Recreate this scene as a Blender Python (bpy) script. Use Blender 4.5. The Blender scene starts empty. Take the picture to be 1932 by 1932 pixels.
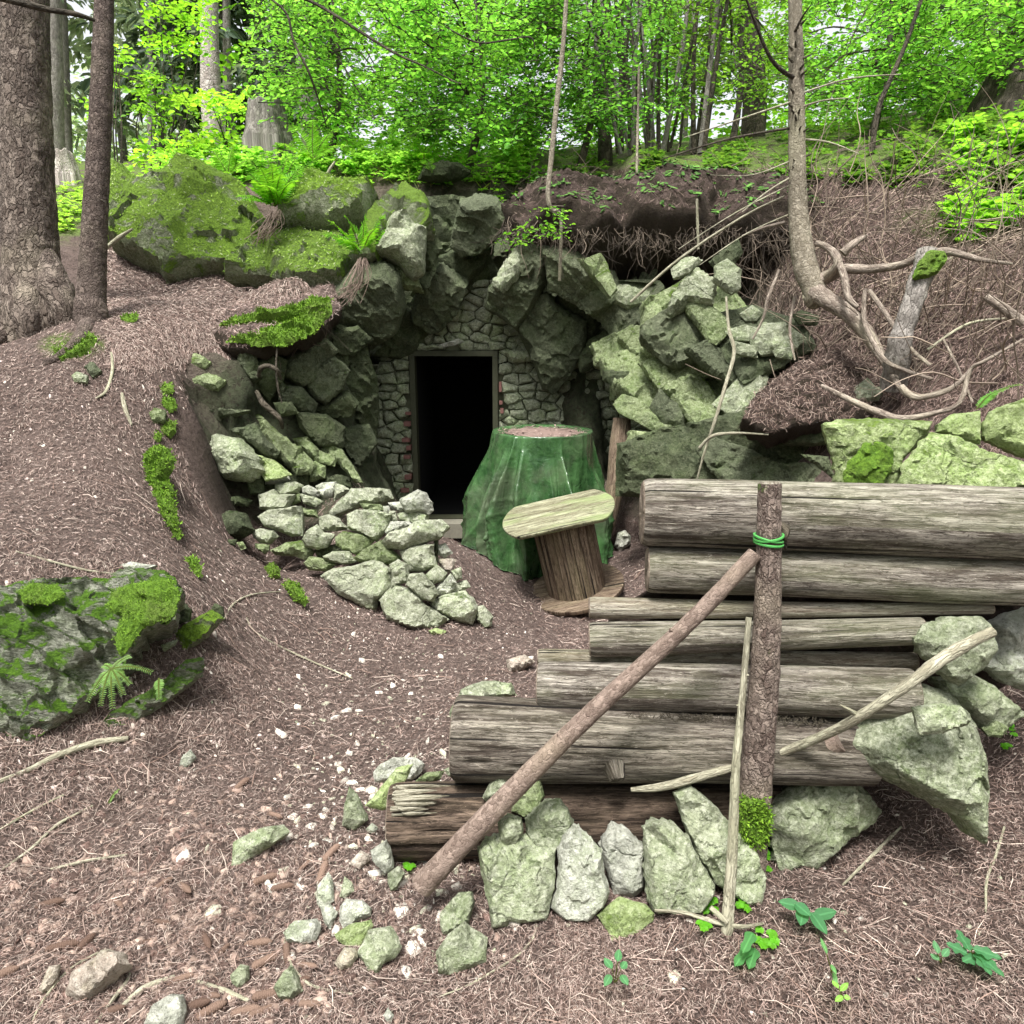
import bpy, math, random
import numpy as np
from mathutils import Vector, Matrix, noise
from mathutils.geometry import delaunay_2d_cdt

# ------------------------------------------------------------------ camera, world, sun, exposure
SC = bpy.context.scene
FPX = 1330.0
PITCH = math.radians(14.0)
CAM = np.array([0.0, 0.0, 1.6])
cam_data = bpy.data.cameras.new('camera')
cam = bpy.data.objects.new('camera', cam_data)
SC.collection.objects.link(cam)
cam.location = CAM
cam.rotation_euler = (math.radians(90) - PITCH, 0, 0)
cam_data.sensor_width = 36
cam_data.lens = 36 * FPX / 1932
cam_data.clip_start = 0.05
cam_data.clip_end = 500
SC.camera = cam

SUN_EL, SUN_ROT = math.radians(68), math.radians(215)
world = bpy.data.worlds.new('World')
SC.world = world
world.use_nodes = True
wn = world.node_tree
sky = wn.nodes.new('ShaderNodeTexSky')
sky.sky_type = 'NISHITA'
sky.sun_disc = False
sky.sun_elevation = SUN_EL
sky.sun_rotation = SUN_ROT
sky.dust_density = 4.0
sky.air_density = 1.0
sky.ozone_density = 0.6
bg = wn.nodes['Background']
hs = wn.nodes.new('ShaderNodeHueSaturation')      # an overcast sky: nearly colourless
hs.inputs['Saturation'].default_value = .16
wn.links.new(sky.outputs[0], hs.inputs['Color'])
wn.links.new(hs.outputs[0], bg.inputs[0])
bg.inputs[1].default_value = 0.125
sd = bpy.data.lights.new('sun', 'SUN')
sd.energy = 2.5
sd.angle = math.radians(13)
sd.color = (1.0, 0.97, 0.92)
sun = bpy.data.objects.new('sun', sd)
SC.collection.objects.link(sun)
# sun above and behind the camera, a little to the left
sdir = Vector((-0.35 * math.cos(SUN_EL), -0.94 * math.cos(SUN_EL), math.sin(SUN_EL)))
sun.rotation_euler = sdir.to_track_quat('Z', 'Y').to_euler()
sky.sun_rotation = math.atan2(sdir.x, sdir.y)
sun.location = (-3, -6, 12)
vs = SC.view_settings
vs.view_transform = 'Standard'
vs.look = 'None'
vs.gamma = 1
vs.exposure = 1.34
SC.cycles.max_bounces = 6
SC.cycles.diffuse_bounces = 3
SC.cycles.transmission_bounces = 3
SC.cycles.use_denoising = True

# ------------------------------------------------------------------ helpers
COL = SC.collection
sp_, cp_ = math.sin(PITCH), math.cos(PITCH)
def ray(x, y):
    a = (x - 966) / FPX; b = (966 - y) / FPX
    return np.array([a, cp_ + b * sp_, -sp_ + b * cp_])
def P(x, y, Y):
    d = ray(x, y)
    return CAM + d * (Y / d[1])
class T:
    def __init__(s, ox, oy, k): s.o = (ox, oy); s.k = k
    def __call__(s, poly): return [(s.o[0] + x * s.k, s.o[1] + y * s.k) for x, y in poly]
TU = T(0, 0, 1)
T1 = T(0, 0, .3638); T2 = T(638.9, 0, .3638); T3 = T(1229.2, 0, .3638); T4 = T(0, 638.9, .3638)
T5 = T(383.3, 575, .3307); T6 = T(766.7, 575, .3307); T7 = T(830.6, 1213.9, .3638); T8 = T(1293.1, 830.6, .3307)
T9 = T(0, 1277.8, .3386); T10 = T(511.1, 1405.6, .2725); T11 = T(1341.7, 1341.7, .3056); T12 = T(1022.2, 383.3, .3638)
TD = T(1533.3, 670.8, .3651)

def tag(o, label=None, cat=None, group=None, kind=None):
    if label: o['label'] = label
    if cat: o['category'] = cat
    if group: o['group'] = group
    if kind: o['kind'] = kind
    return o
def empty(name, loc, label=None, cat=None, group=None, kind=None):
    o = bpy.data.objects.new(name, None)
    o.empty_display_size = .1
    o.location = loc
    COL.objects.link(o)
    return tag(o, label, cat, group, kind)
def np_mesh(name, V, F, mat, uv=None, col=None, smooth=True):
    """V Nx3; F list of arrays (each n x k) or one array"""
    if isinstance(F, np.ndarray): F = [F]
    F = [np.asarray(f, dtype=np.int32) for f in F if len(f)]
    me = bpy.data.meshes.new(name)
    V = np.asarray(V, dtype=np.float32)
    me.vertices.add(len(V)); me.vertices.foreach_set('co', V.ravel())
    loops = np.concatenate([f.ravel() for f in F])
    tot = np.concatenate([np.full(len(f), f.shape[1], np.int32) for f in F])
    start = np.concatenate([[0], np.cumsum(tot)[:-1]]).astype(np.int32)
    me.loops.add(len(loops)); me.loops.foreach_set('vertex_index', loops)
    me.polygons.add(len(tot)); me.polygons.foreach_set('loop_start', start)
    me.polygons.foreach_set('loop_total', tot)
    if smooth: me.polygons.foreach_set('use_smooth', np.ones(len(tot), bool))
    if uv is not None:
        l = me.uv_layers.new(name='UVMap')
        l.data.foreach_set('uv', np.asarray(uv, np.float32)[loops].ravel())
    if col is not None:
        c = me.color_attributes.new('col', 'FLOAT_COLOR', 'POINT')
        cc = np.ones((len(V), 4), np.float32); cc[:, :3] = col
        c.data.foreach_set('color', cc.ravel())
    me.update(calc_edges=True)
    me.validate()
    if mat: me.materials.append(mat)
    return me
def link(name, me, parent=None, loc=(0, 0, 0)):
    o = bpy.data.objects.new(name, me)
    COL.objects.link(o)
    if parent is not None:
        o.parent = parent
        o.location = Vector(loc) - parent.location
    else: o.location = loc
    return o
def fbm(p, sc, oct=3):
    return noise.fractal(Vector((p[0] * sc, p[1] * sc, p[2] * sc)), 0.6, 2.0, oct)

# ------------------------------------------------------------------ node materials
class M:
    def __init__(s, name):
        s.m = bpy.data.materials.new(name); s.m.use_nodes = True
        s.t = s.m.node_tree; s.b = s.t.nodes['Principled BSDF']
        s.b.inputs['Roughness'].default_value = .85
        s.b.inputs['Specular IOR Level'].default_value = .25
    def n(s, typ, **kw):
        nd = s.t.nodes.new('ShaderNode' + typ)
        for k, v in kw.items():
            if k.startswith('p_'): setattr(nd, k[2:], v)
            else:
                key = k.replace('_', ' ')
                s.set(nd.inputs[key] if key in nd.inputs else nd.inputs[int(k[1:])], v)
        return nd
    def set(s, inp, v):
        if hasattr(v, 'node'): s.t.links.new(v, inp)
        elif hasattr(v, 'outputs'): s.t.links.new(v.outputs[0], inp)
        else: inp.default_value = v
    def noise(s, vec, scale, detail=5, rough=.6, dist=0):
        nd = s.n('TexNoise', Vector=vec, Scale=scale, Detail=detail, Roughness=rough, Distortion=dist)
        return nd.outputs['Fac']
    def ramp(s, fac, stops):
        r = s.n('ValToRGB', Fac=fac)
        e = r.color_ramp.elements
        while len(e) < len(stops): e.new(.5)
        for i, (p, c) in enumerate(stops):
            e[i].position = p
            e[i].color = (c, c, c, 1) if not hasattr(c, '__len__') else (*c, 1)
        return r.outputs[0]
    def mix(s, fac, a, b, mode='MIX'):
        nd = s.t.nodes.new('ShaderNodeMix'); nd.data_type = 'RGBA'; nd.blend_type = mode
        s.set(nd.inputs[0], fac)
        for i, v in ((6, a), (7, b)):
            if isinstance(v, tuple) and len(v) == 3: v = (*v, 1)
            s.set(nd.inputs[i], v)
        return nd.outputs[2]
    def math(s, op, a, b=0.0, c=None, clamp=False):
        nd = s.t.nodes.new('ShaderNodeMath'); nd.operation = op; nd.use_clamp = clamp
        s.set(nd.inputs[0], a); s.set(nd.inputs[1], b)
        if c is not None: s.set(nd.inputs[2], c)
        return nd.outputs[0]
    def bump(s, h, strength, dist=.01, normal=None):
        nd = s.n('Bump', Strength=strength, Distance=dist, Height=h)
        if normal is not None: s.t.links.new(normal, nd.inputs['Normal'])
        return nd.outputs[0]
    def obj(s, scale=(1, 1, 1), rnd=True, which='Object'):
        tc = s.n('TexCoord')
        mp = s.n('Mapping', Vector=tc.outputs[which])
        mp.inputs['Scale'].default_value = scale
        if rnd:
            oi = s.n('ObjectInfo')
            r = s.math('MULTIPLY', oi.outputs['Random'], 37.0)
            s.t.links.new(r, mp.inputs['Location'])
        return mp.outputs[0]
    def color(s, c, normal=None):
        s.set(s.b.inputs['Base Color'], c)
        if normal is not None: s.set(s.b.inputs['Normal'], normal)
        return s.m

def rock_mat(name, dark, light, lichen=(.55, .58, .42), moss=0.0, mosscol=(.10, .20, .018), lich=.35, crack=.6, stretch=(1, 1, 1), needle=0.0):
    m = M(name)
    v = m.obj(stretch)
    tc = m.n('TexCoord').outputs['Object']
    big = m.noise(v, 3.2, 6, .62, .4)
    c = m.mix(m.ramp(big, [(.32, 0.), (.68, 1.)]), dark, light)
    oi = m.n('ObjectInfo').outputs['Random']
    hue = m.noise(v, 5.5, 4, .6)
    c = m.mix(m.math('MULTIPLY', m.ramp(hue, [(.45, 0.), (.7, 1.)]), .5), c, (light[0] * .82, light[1] * 1.02, light[2] * .62))
    fine = m.noise(v, 42, 5, .75)
    c = m.mix(m.ramp(fine, [(.40, 0.), (.46, .0), (.66, lich)]), c, lichen)
    spk = m.noise(v, 75, 4, .85)
    c = m.mix(m.ramp(spk, [(.56, 0.), (.68, .6)]), c, lichen)
    c = m.mix(m.ramp(spk, [(.34, .85), (.48, 0.)]), c, (dark[0] * .45, dark[1] * .45, dark[2] * .42))
    # cracks
    wv = m.n('VectorMath', p_operation='ADD')
    m.t.links.new(v, wv.inputs[0])
    nn = m.n('TexNoise', Vector=v, Scale=4.0, Detail=4.0)
    ns = m.n('VectorMath', p_operation='SCALE'); m.t.links.new(nn.outputs['Color'], ns.inputs[0]); ns.inputs['Scale'].default_value = .35
    m.t.links.new(ns.outputs[0], wv.inputs[1])
    vo = m.n('TexVoronoi', p_feature='DISTANCE_TO_EDGE', Vector=wv.outputs[0], Scale=3.1)
    cr = m.ramp(vo.outputs['Distance'], [(0.0, 1.), (.022, 0.)])
    gate = m.ramp(m.noise(v, 2.2, 2), [(.5, 0.), (.6, 1.)])
    cr = m.math('MULTIPLY', cr, gate)
    c = m.mix(m.math('MULTIPLY', cr, crack * .45), c, (dark[0] * .3, dark[1] * .3, dark[2] * .3))
    h = m.math('MULTIPLY_ADD', m.noise(v, 14, 8, .68, .3), 1.6, m.math('MULTIPLY', fine, .35))
    h = m.math('SUBTRACT', h, m.math('MULTIPLY', cr, .25))
    if moss > 0:
        geo = m.n('NewGeometry')
        sx = m.n('SeparateXYZ', Vector=geo.outputs['Normal'])
        mf = m.math('MULTIPLY_ADD', sx.outputs['Z'], .22, m.noise(v, 4.5, 8, .7, .8))
        lo = .86 - moss * .55
        mf = m.ramp(mf, [(lo, 0.), (min(.99, lo + .09), 1.)])
        mn = m.noise(v, 70, 4, .8)
        mc = m.mix(m.ramp(mn, [(.3, 0.), (.7, 1.)]), (mosscol[0] * .4, mosscol[1] * .45, mosscol[2] * .4), (mosscol[0] * 1.6, mosscol[1] * 1.5, mosscol[2] * 1.5))
        c = m.mix(mf, c, mc)
        h = m.math('ADD', h, m.math('MULTIPLY', mf, m.math('MULTIPLY', mn, 1.8)))
    if needle > 0:
        geo = m.n('NewGeometry')
        sx = m.n('SeparateXYZ', Vector=geo.outputs['Normal'])
        nf = m.ramp(m.math('MULTIPLY_ADD', sx.outputs['Z'], .45, m.noise(v, 6, 6, .7)), [(1.0 - needle * .5, 0.), (min(1., 1.04 - needle * .5), 1.)])
        c = m.mix(nf, c, m.mix(m.noise(v, 60, 4, .8), (.05, .03, .025), (.3, .2, .17)))
    c = m.mix(m.math('MULTIPLY', oi, .35), c, (dark[0], dark[1], dark[2]))
    n1 = m.bump(h, .9, .03)
    return m.color(c, n1)

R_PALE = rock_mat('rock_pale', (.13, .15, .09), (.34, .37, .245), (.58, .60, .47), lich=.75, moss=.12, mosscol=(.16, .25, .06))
R_STACK = rock_mat('rock_stack', (.17, .185, .12), (.42, .445, .32), (.66, .67, .55), lich=.75, moss=.10, mosscol=(.16, .24, .05))
R_WHITE = rock_mat('rock_white', (.24, .25, .20), (.50, .50, .43), (.74, .74, .66), lich=.8)
R_GREEN = rock_mat('rock_green', (.09, .115, .05), (.25, .30, .145), (.46, .51, .32), lich=.65, moss=.28, mosscol=(.14, .24, .03))
R_DARK = rock_mat('rock_dark', (.030, .040, .019), (.095, .112, .058), (.19, .205, .13), lich=.4, moss=.14, mosscol=(.06, .12, .018))  # dark rock, albedo lowered further to deepen shade under the arch
R_SHADE = rock_mat('rock_brown_green', (.042, .052, .028), (.13, .148, .088), (.25, .27, .18), lich=.4, moss=.18, mosscol=(.08, .15, .02))  # rock with shade put into its colour, for blocks under the arch
R_MOSS = rock_mat('rock_mossy', (.10, .12, .06), (.28, .31, .20), (.5, .5, .4), moss=.74, mosscol=(.17, .31, .02), lich=.5)
R_BEIGE = rock_mat('rock_beige', (.26, .21, .17), (.55, .48, .40), (.72, .68, .6), lich=.35)
R_LAYER = rock_mat('rock_layered', (.055, .065, .035), (.33, .34, .27), (.58, .58, .5), moss=.60, mosscol=(.10, .22, .014), lich=.5, stretch=(1, 1, 2.5))
R_BRIGHT = rock_mat('rock_lichen_green', (.15, .20, .07), (.35, .43, .18), (.54, .60, .36), lich=.7, moss=.25, mosscol=(.18, .30, .03))

def moss_mat(name, a, b):
    m = M(name); v = m.obj()
    n = m.noise(v, 60, 5, .8); n2 = m.noise(v, 6, 4)
    c = m.mix(m.ramp(n, [(.3, 0.), (.7, 1.)]), a, b)
    c = m.mix(m.ramp(n2, [(.45, 0.), (.75, .55)]), c, (.12, .10, .05))
    return m.color(c, m.bump(n, 1.0, .02))
MOSS = moss_mat('moss', (.035, .085, .008), (.20, .36, .035))

def bark_mat(name, dark, light, su=26, sv=14, moss=0.0, bump=.012, es=.75, mossz=None, gray=.0):
    m = M(name); uv = m.obj((1, 1, 1), rnd=True, which='UV')
    mp = m.n('Mapping', Vector=uv); mp.inputs['Scale'].default_value = (su, sv, 1)
    nz = m.n('TexNoise', Vector=mp.outputs[0], Scale=.9, Detail=5.0)
    mx = m.n('VectorMath', p_operation='ADD'); m.t.links.new(mp.outputs[0], mx.inputs[0])
    sc = m.n('VectorMath', p_operation='SCALE'); m.t.links.new(nz.outputs['Color'], sc.inputs[0]); sc.inputs['Scale'].default_value = 2.4
    m.t.links.new(sc.outputs[0], mx.inputs[1])
    vo = m.n('TexVoronoi', p_feature='DISTANCE_TO_EDGE', Vector=mx.outputs[0], Scale=1.0)
    vc = m.n('TexVoronoi', p_feature='F1', Vector=mx.outputs[0], Scale=1.0)
    edge = m.ramp(vo.outputs['Distance'], [(0., 0.), (.22, 1.)])
    sep = m.n('SeparateColor', Color=vc.outputs['Color'])
    fine = m.noise(mp.outputs[0], 5, 6, .75)
    plate = m.math('MULTIPLY_ADD', sep.outputs[0], .55, m.math('MULTIPLY', fine, .5))
    c = m.mix(m.ramp(plate, [(.2, 0.), (.85, 1.)]), dark, light)
    c = m.mix(m.math('MULTIPLY', m.math('SUBTRACT', 1.0, edge), m.ramp(fine, [(.35, es), (.6, es * .13)])), c, (dark[0] * .5, dark[1] * .5, dark[2] * .5))
    big = m.noise(uv, 3, 4, .6)
    c = m.mix(m.ramp(big, [(.5, 0.), (.7, .5)]), c, (light[0] * 1.05, light[1] * 1.12, light[2] * .98))
    if moss > 0:
        tc = m.n('TexCoord').outputs['Object']
        mf = m.ramp(m.noise(tc, 5, 6, .7), [(1 - moss, 0.), (1.05 - moss if moss > .05 else 1., 1.)])
        c = m.mix(mf, c, m.mix(m.noise(tc, 70, 3), (.03, .07, .008), (.13, .24, .03)))
    h = m.math('MULTIPLY_ADD', edge, m.math('MULTIPLY_ADD', sep.outputs[1], .7, .5), m.math('MULTIPLY', fine, .55))
    return m.color(c, m.bump(h, 1.0, bump))
B_SPRUCE = bark_mat('spruce_bark', (.085, .062, .050), (.30, .245, .205), 30, 17, bump=.02)
B_SPRUCE2 = bark_mat('young_spruce_bark', (.07, .05, .042), (.21, .165, .14), 46, 34, bump=.010)
B_POST = bark_mat('post_bark', (.11, .075, .062), (.40, .32, .27), 62, 44, moss=.36, bump=.010)
B_POLE = bark_mat('pole_bark', (.12, .085, .068), (.30, .23, .19), 90, 60, bump=.002, es=.15)
B_SMOOTH = bark_mat('smooth_bark', (.17, .145, .105), (.36, .32, .25), 60, 40, bump=.004)
B_PALE = bark_mat('pale_bark', (.34, .29, .26), (.62, .56, .52), 20, 14, bump=.01)
B_DARK = bark_mat('dark_bark', (.035, .03, .022), (.12, .10, .075), 30, 12, bump=.008)
B_GREY = bark_mat('grey_bark', (.14, .125, .11), (.36, .33, .30), 45, 22, bump=.006, es=.3)
B_ROOT = bark_mat('root_bark', (.13, .10, .08), (.40, .34, .28), 70, 20, bump=.003)
B_STICK = bark_mat('bare_stick', (.22, .20, .14), (.46, .44, .33), 90, 18, bump=.003)

def wood_mat(name, dark, light, green=.25, rot=0.0):
    m = M(name); uv = m.obj((1, 1, 1), which='UV')
    def st(a, b):
        mp = m.n('Mapping', Vector=uv); mp.inputs['Scale'].default_value = (a, b, 1); return mp.outputs[0]
    g1 = m.noise(st(38, 2.6), 1.0, 7, .75, .3)
    g2 = m.noise(st(130, 7), 1.0, 4, .7)
    g3 = m.noise(st(14, 1.0), 1.0, 4, .6, .6)
    c = m.mix(m.ramp(g1, [(.40, 0.), (.60, 1.)]), dark, light)
    g4 = m.noise(st(60, 9), 1.0, 6, .8, .8)
    c = m.mix(m.ramp(g4, [(.40, .85), (.52, 0.)]), c, (dark[0] * .55, dark[1] * .5, dark[2] * .48))
    c = m.mix(m.ramp(g3, [(.4, .0), (.62, .55)]), c, (dark[0] * .8, dark[1] * .75, dark[2] * .7))
    c = m.mix(m.ramp(g2, [(.30, .85), (.45, 0.)]), c, (dark[0] * .28, dark[1] * .25, dark[2] * .22))
    c = m.mix(m.ramp(g2, [(.60, 0.), (.70, .6)]), c, (min(1, light[0] * 1.35), min(1, light[1] * 1.35), min(1, light[2] * 1.3)))
    g5 = m.noise(st(85, 20), 1.0, 5, .8, 1.0)
    c = m.mix(m.ramp(g5, [(.36, .8), (.46, 0.)]), c, (dark[0] * .3, dark[1] * .27, dark[2] * .25))
    c = m.mix(m.ramp(g5, [(.58, 0.), (.68, .55)]), c, (min(1, light[0] * 1.3), min(1, light[1] * 1.3), min(1, light[2] * 1.28)))
    gn = m.noise(st(6, 1.6), 1.0, 5, .65)
    c = m.mix(m.ramp(gn, [(.44, 0.), (.66, green * 2)]), c, (light[0] * .62, light[1] * .82, light[2] * .46))
    # long drying cracks
    ck = m.noise(st(52, .9), 1.0, 3, .5, .2)
    ckm = m.ramp(ck, [(.335, 1.), (.36, 0.)])
    c = m.mix(ckm, c, (.015, .012, .01))
    h = m.math('ADD', m.math('MULTIPLY', g1, 1.0), m.math('MULTIPLY', g2, .6))
    h = m.math('ADD', h, m.math('MULTIPLY', g4, .8))
    h = m.math('ADD', h, m.math('MULTIPLY', g5, .8))
    h = m.math('SUBTRACT', h, m.math('MULTIPLY', ckm, 1.2))
    return m.color(c, m.bump(h, 1.0, .012))
W_LOG = wood_mat('weathered_log', (.10, .082, .066), (.60, .55, .47), green=.09)
W_LOG2 = wood_mat('weathered_log_brown', (.07, .054, .043), (.47, .42, .35), green=.04)
W_ROT = wood_mat('rotten_log', (.055, .038, .028), (.30, .22, .165), green=.04)
W_PALE = wood_mat('bare_pale_wood', (.24, .20, .155), (.56, .52, .43), green=.08)
W_BOARD = wood_mat('mossy_board', (.22, .21, .13), (.52, .52, .36), green=.4)
W_STAVE = wood_mat('old_stave_wood', (.13, .09, .065), (.36, .28, .20), green=.1)
def end_mat():
    m = M('log_end_grain'); v = m.obj((1, 1, 1))
    n = m.noise(v, 25, 6, .7)
    c = m.mix(m.ramp(n, [(.3, 0.), (.7, 1.)]), (.09, .065, .05), (.40, .33, .26))
    return m.color(c, m.bump(n, 1, .02))
W_END = end_mat()

def ground_mat():
    m = M('needle_covered_soil')
    tc = m.n('TexCoord').outputs['Object']
    v = tc
    n1 = m.noise(v, 1.3, 5, .6)
    n2 = m.noise(v, 11, 6, .75, .5)
    n3 = m.noise(v, 95, 5, .85, .3)
    def streak(rot, a, b):
        mp = m.n('Mapping', Vector=v); mp.inputs['Rotation'].default_value = (0, 0, rot); mp.inputs['Scale'].default_value = (a, b, b * .5)
        return m.noise(mp.outputs[0], 1.0, 4, .75, .8)
    s1 = streak(.5, 28, 190); s2 = streak(2.1, 24, 170); s3 = streak(1.3, 26, 180)
    s = m.math('MAXIMUM', m.math('MAXIMUM', s1, s2), s3)
    c = m.mix(m.ramp(n3, [(.30, 0.), (.66, 1.)]), (.085, .058, .048), (.26, .193, .168))
    c = m.mix(m.ramp(s, [(.60, 0.), (.74, .6)]), c, (.42, .33, .295))
    c = m.mix(m.ramp(n2, [(.30, .7), (.5, 0.)]), c, (.06, .04, .033))
    c = m.mix(m.ramp(n1, [(.36, .65), (.60, 0.)]), c, m.mix(n3, (.05, .034, .028), (.19, .14, .122)))
    at = m.n('Attribute', p_attribute_name='col')
    sep = m.n('SeparateColor', Color=at.outputs['Color'])
    # dark humus and painted gap dark (red channel), moss / low green (green channel)
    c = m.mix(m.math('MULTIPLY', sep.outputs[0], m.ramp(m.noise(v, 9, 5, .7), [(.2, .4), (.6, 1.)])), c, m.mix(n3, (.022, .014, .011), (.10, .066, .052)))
    mm = m.math('MULTIPLY', sep.outputs[1], m.ramp(m.noise(v, 3.5, 6, .7, .4), [(.40, 0.), (.52, 1.)]))
    c = m.mix(mm, c, m.mix(m.noise(v, 90, 3, .8), (.04, .08, .012), (.24, .38, .06)))
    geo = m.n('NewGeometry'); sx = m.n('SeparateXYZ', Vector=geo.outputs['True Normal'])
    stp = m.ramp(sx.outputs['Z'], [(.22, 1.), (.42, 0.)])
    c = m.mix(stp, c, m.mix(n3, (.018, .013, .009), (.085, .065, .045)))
    rn = m.noise(v, 7, 8, .7, .5)
    c = m.mix(m.math('MULTIPLY', sep.outputs[2], m.ramp(m.math('MULTIPLY_ADD', sx.outputs['Z'], .5, m.math('MULTIPLY', n2, .35)), [(.56, 1.), (.72, 0.)])), c, m.mix(m.ramp(rn, [(.3, 0.), (.7, 1.)]), (.030, .040, .019), (.13, .15, .085)))
    n4 = m.noise(v, 34, 4, .7, .3)
    c = m.mix(m.ramp(n4, [(.34, .8), (.50, 0.)]), c, (.045, .03, .025))  # small dark flecks painted as shadows among the litter
    h = m.math('ADD', m.math('MULTIPLY', n2, 1.2), m.math('ADD', m.math('MULTIPLY', n3, .6), m.math('MULTIPLY', n4, .8)))
    return m.color(c, m.bump(h, 1.0, .035))
GROUND = ground_mat()

def leaf_mat(name, tr=.5, gloss=.35):
    m = M(name)
    at = m.n('Attribute', p_attribute_name='col')
    m.b.inputs['Roughness'].default_value = .5
    m.set(m.b.inputs['Base Color'], at.outputs['Color'])
    tl = m.n('BsdfTranslucent')
    bright = m.mix(1.0, at.outputs['Color'], (2.6, 2.15, 1.6), 'MULTIPLY')
    m.set(tl.inputs['Color'], bright)
    mx = m.n('MixShader'); mx.inputs[0].default_value = tr
    m.t.links.new(m.b.outputs[0], mx.inputs[1]); m.t.links.new(tl.outputs[0], mx.inputs[2])
    m.t.links.new(mx.outputs[0], m.t.nodes['Material Output'].inputs['Surface'])
    return m.m
LEAF = leaf_mat('leaf')
def attr_mat(name, rough=.85, bump=0):
    m = M(name)
    at = m.n('Attribute', p_attribute_name='col')
    m.b.inputs['Roughness'].default_value = rough
    return m.color(at.outputs['Color'])
LITTER = attr_mat('litter')
TWIG = attr_mat('twig_wood')
PEB = rock_mat('pebble', (.42, .38, .33), (.72, .68, .60), (.85, .82, .76), lich=.4)
def plain(name, col, rough=.7, metal=0, bump=0):
    m = M(name); m.b.inputs['Roughness'].default_value = rough; m.b.inputs['Metallic'].default_value = metal
    v = m.obj(); n = m.noise(v, 30, 5, .7)
    c = m.mix(n, tuple(x * .6 for x in col), tuple(min(1, x * 1.4) for x in col))
    return m.color(c, m.bump(n, .5, .005))
FRAME = plain('olive_frame_paint', (.055, .058, .035), .6)
BLACK = plain('unlit_tunnel_rock', (.004, .004, .004), .95)  # near-black colour painted in for the darkness inside
SILL = plain('sill_timber', (.20, .19, .15), .9)
BRICK = plain('old_red_brick', (.20, .10, .085), .9)
MORTAR = plain('dark_mortar', (.15, .16, .10), .95)
RIBBON = plain('green_ribbon', (.07, .30, .07), .5)
IRON = plain('rusty_iron', (.02, .017, .015), .6, .6)
# ------------------------------------------------------------------ terrain: one height field through control points
rng = np.random.default_rng(7)
random.seed(7)
ctl = []
def cp(x, y, Y): ctl.append(P(x, y, Y))
def cw(x, y, z): ctl.append(np.array([x, y, z], float))
for a in [(-6,-3,.8),(0,-3,0),(6,-3,.3),(-3,0,.35),(3,0,.1),(0,0,0),(0,1.2,0),(-1.2,1.2,.03),(1.3,1.2,.02),(2.6,1.4,.25),(-2.2,1.3,.2)]: cw(*a)
for a in [(0,1400,2.15),(200,1400,2.3),(-150,1300,2.2),(0,1080,2.62),(200,1080,2.78),(350,1100,2.95),(-300,900,3.2),(0,900,3.4),(250,900,3.65),(0,700,4.1),(200,700,4.3),
          (0,645,4.7),(180,628,4.4),(400,640,4.9),(430,720,4.85),(390,820,4.5),(470,770,4.9),(440,890,4.75),(350,950,4.05),(450,1020,4.5),(550,1080,4.3),(700,1180,3.85),(500,1250,3.1),
          (600,1400,2.55),(900,1300,3.0),(900,1180,3.9),(1000,1130,4.5),(900,1040,5.7),(850,1003,6.5),(1180,1040,5.1),
          (600,560,5.7),(500,540,5.8),(560,590,5.45),(560,965,5.0),(620,955,4.9),(720,965,4.72),(790,1010,4.5),(830,1110,4.15),(700,925,5.6),(600,500,6.7),(300,545,6.0),(450,520,6.3),
          (250,340,8.0),(500,330,7.9),(130,430,8.5),(130,335,11),(100,302,16),(800,335,7.9),(700,300,9.5),(1000,290,9.5),(950,372,7.2),(1200,340,7.3),
          (1100,385,6.9),(1300,300,8),(1500,300,7.5),(1500,360,6.3),(1700,270,7.5),(1932,225,7.5),(1932,400,5.0),(1932,550,4.1),(1932,680,3.55),(1932,770,3.4),
          (1600,450,5.4),(1600,600,4.8),(1570,740,4.5),(1750,740,3.95),(1450,520,6.1),(1300,500,7.0),(1200,520,7.2),(1100,480,7.3),(1180,880,5.95),(1400,650,5.7),
          (1550,850,4.35),(1300,800,5.6),(1750,860,3.5),(1600,915,3.4),(2200,600,3.3)]: cp(*a)
for a in [(-.2,6.9,-.22),(-.9,6.2,-.1),(-.9,6.9,-.1),(1,6.5,0),(.6,3.2,-.05),(1.0,2.7,0.0),(1.5,3.0,.1),(2.2,3.1,.5),(1.0,5.3,0),(1.2,4.5,.05),(1.35,3.7,.1),
          (-2.0,4.9,1.3),(-2.1,5.5,1.8),(-2.0,6.2,1.9),(-1.9,6.9,2.2),(-1.55,7.3,2.4),
          (1.0,2.05,.02),(1.7,2.1,.12),(2.4,2.0,.35),(0,2.1,0),(-.6,2.0,0)]: cw(*a)
for x in (-1.0, -.75, -.3, .15, .6, 1.0):
    cw(x, 7.0, -.1); cw(x, 7.25, 2.3); cw(x, 7.45, 2.9); cw(x, 8.2, 3.28); cw(x, 9.2, 3.62)
for a in [(15,14,4.8),(-15,14,4.0),(0,14,4.7),(0,25,6.8),(-25,25,6),(25,25,8.5),(0,60,10),(-60,60,9),(60,60,11),(-60,-40,0),(60,-40,0),(8,3,3.4),(5,5,3.7),(-6,5,2.7),(-5,3,2.0),
          (-8,8,3.6),(8,8,4.9),(5,2,1.9),(-5,1,1.4),(4,.5,.6)]: cw(*a)
ctl = np.array(ctl)
CC = .12
def kern(d2): return np.sqrt(d2 + CC * CC)
def fit():
    n = len(ctl)
    d2 = ((ctl[:, None, :2] - ctl[None, :, :2]) ** 2).sum(-1)
    A = kern(d2); A[np.diag_indices(n)] -= .02
    Pm = np.hstack([np.ones((n, 1)), ctl[:, :2]])
    K = np.block([[A, Pm], [Pm.T, np.zeros((3, 3))]])
    return np.linalg.solve(K, np.concatenate([ctl[:, 2], np.zeros(3)]))
W = fit()
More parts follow.
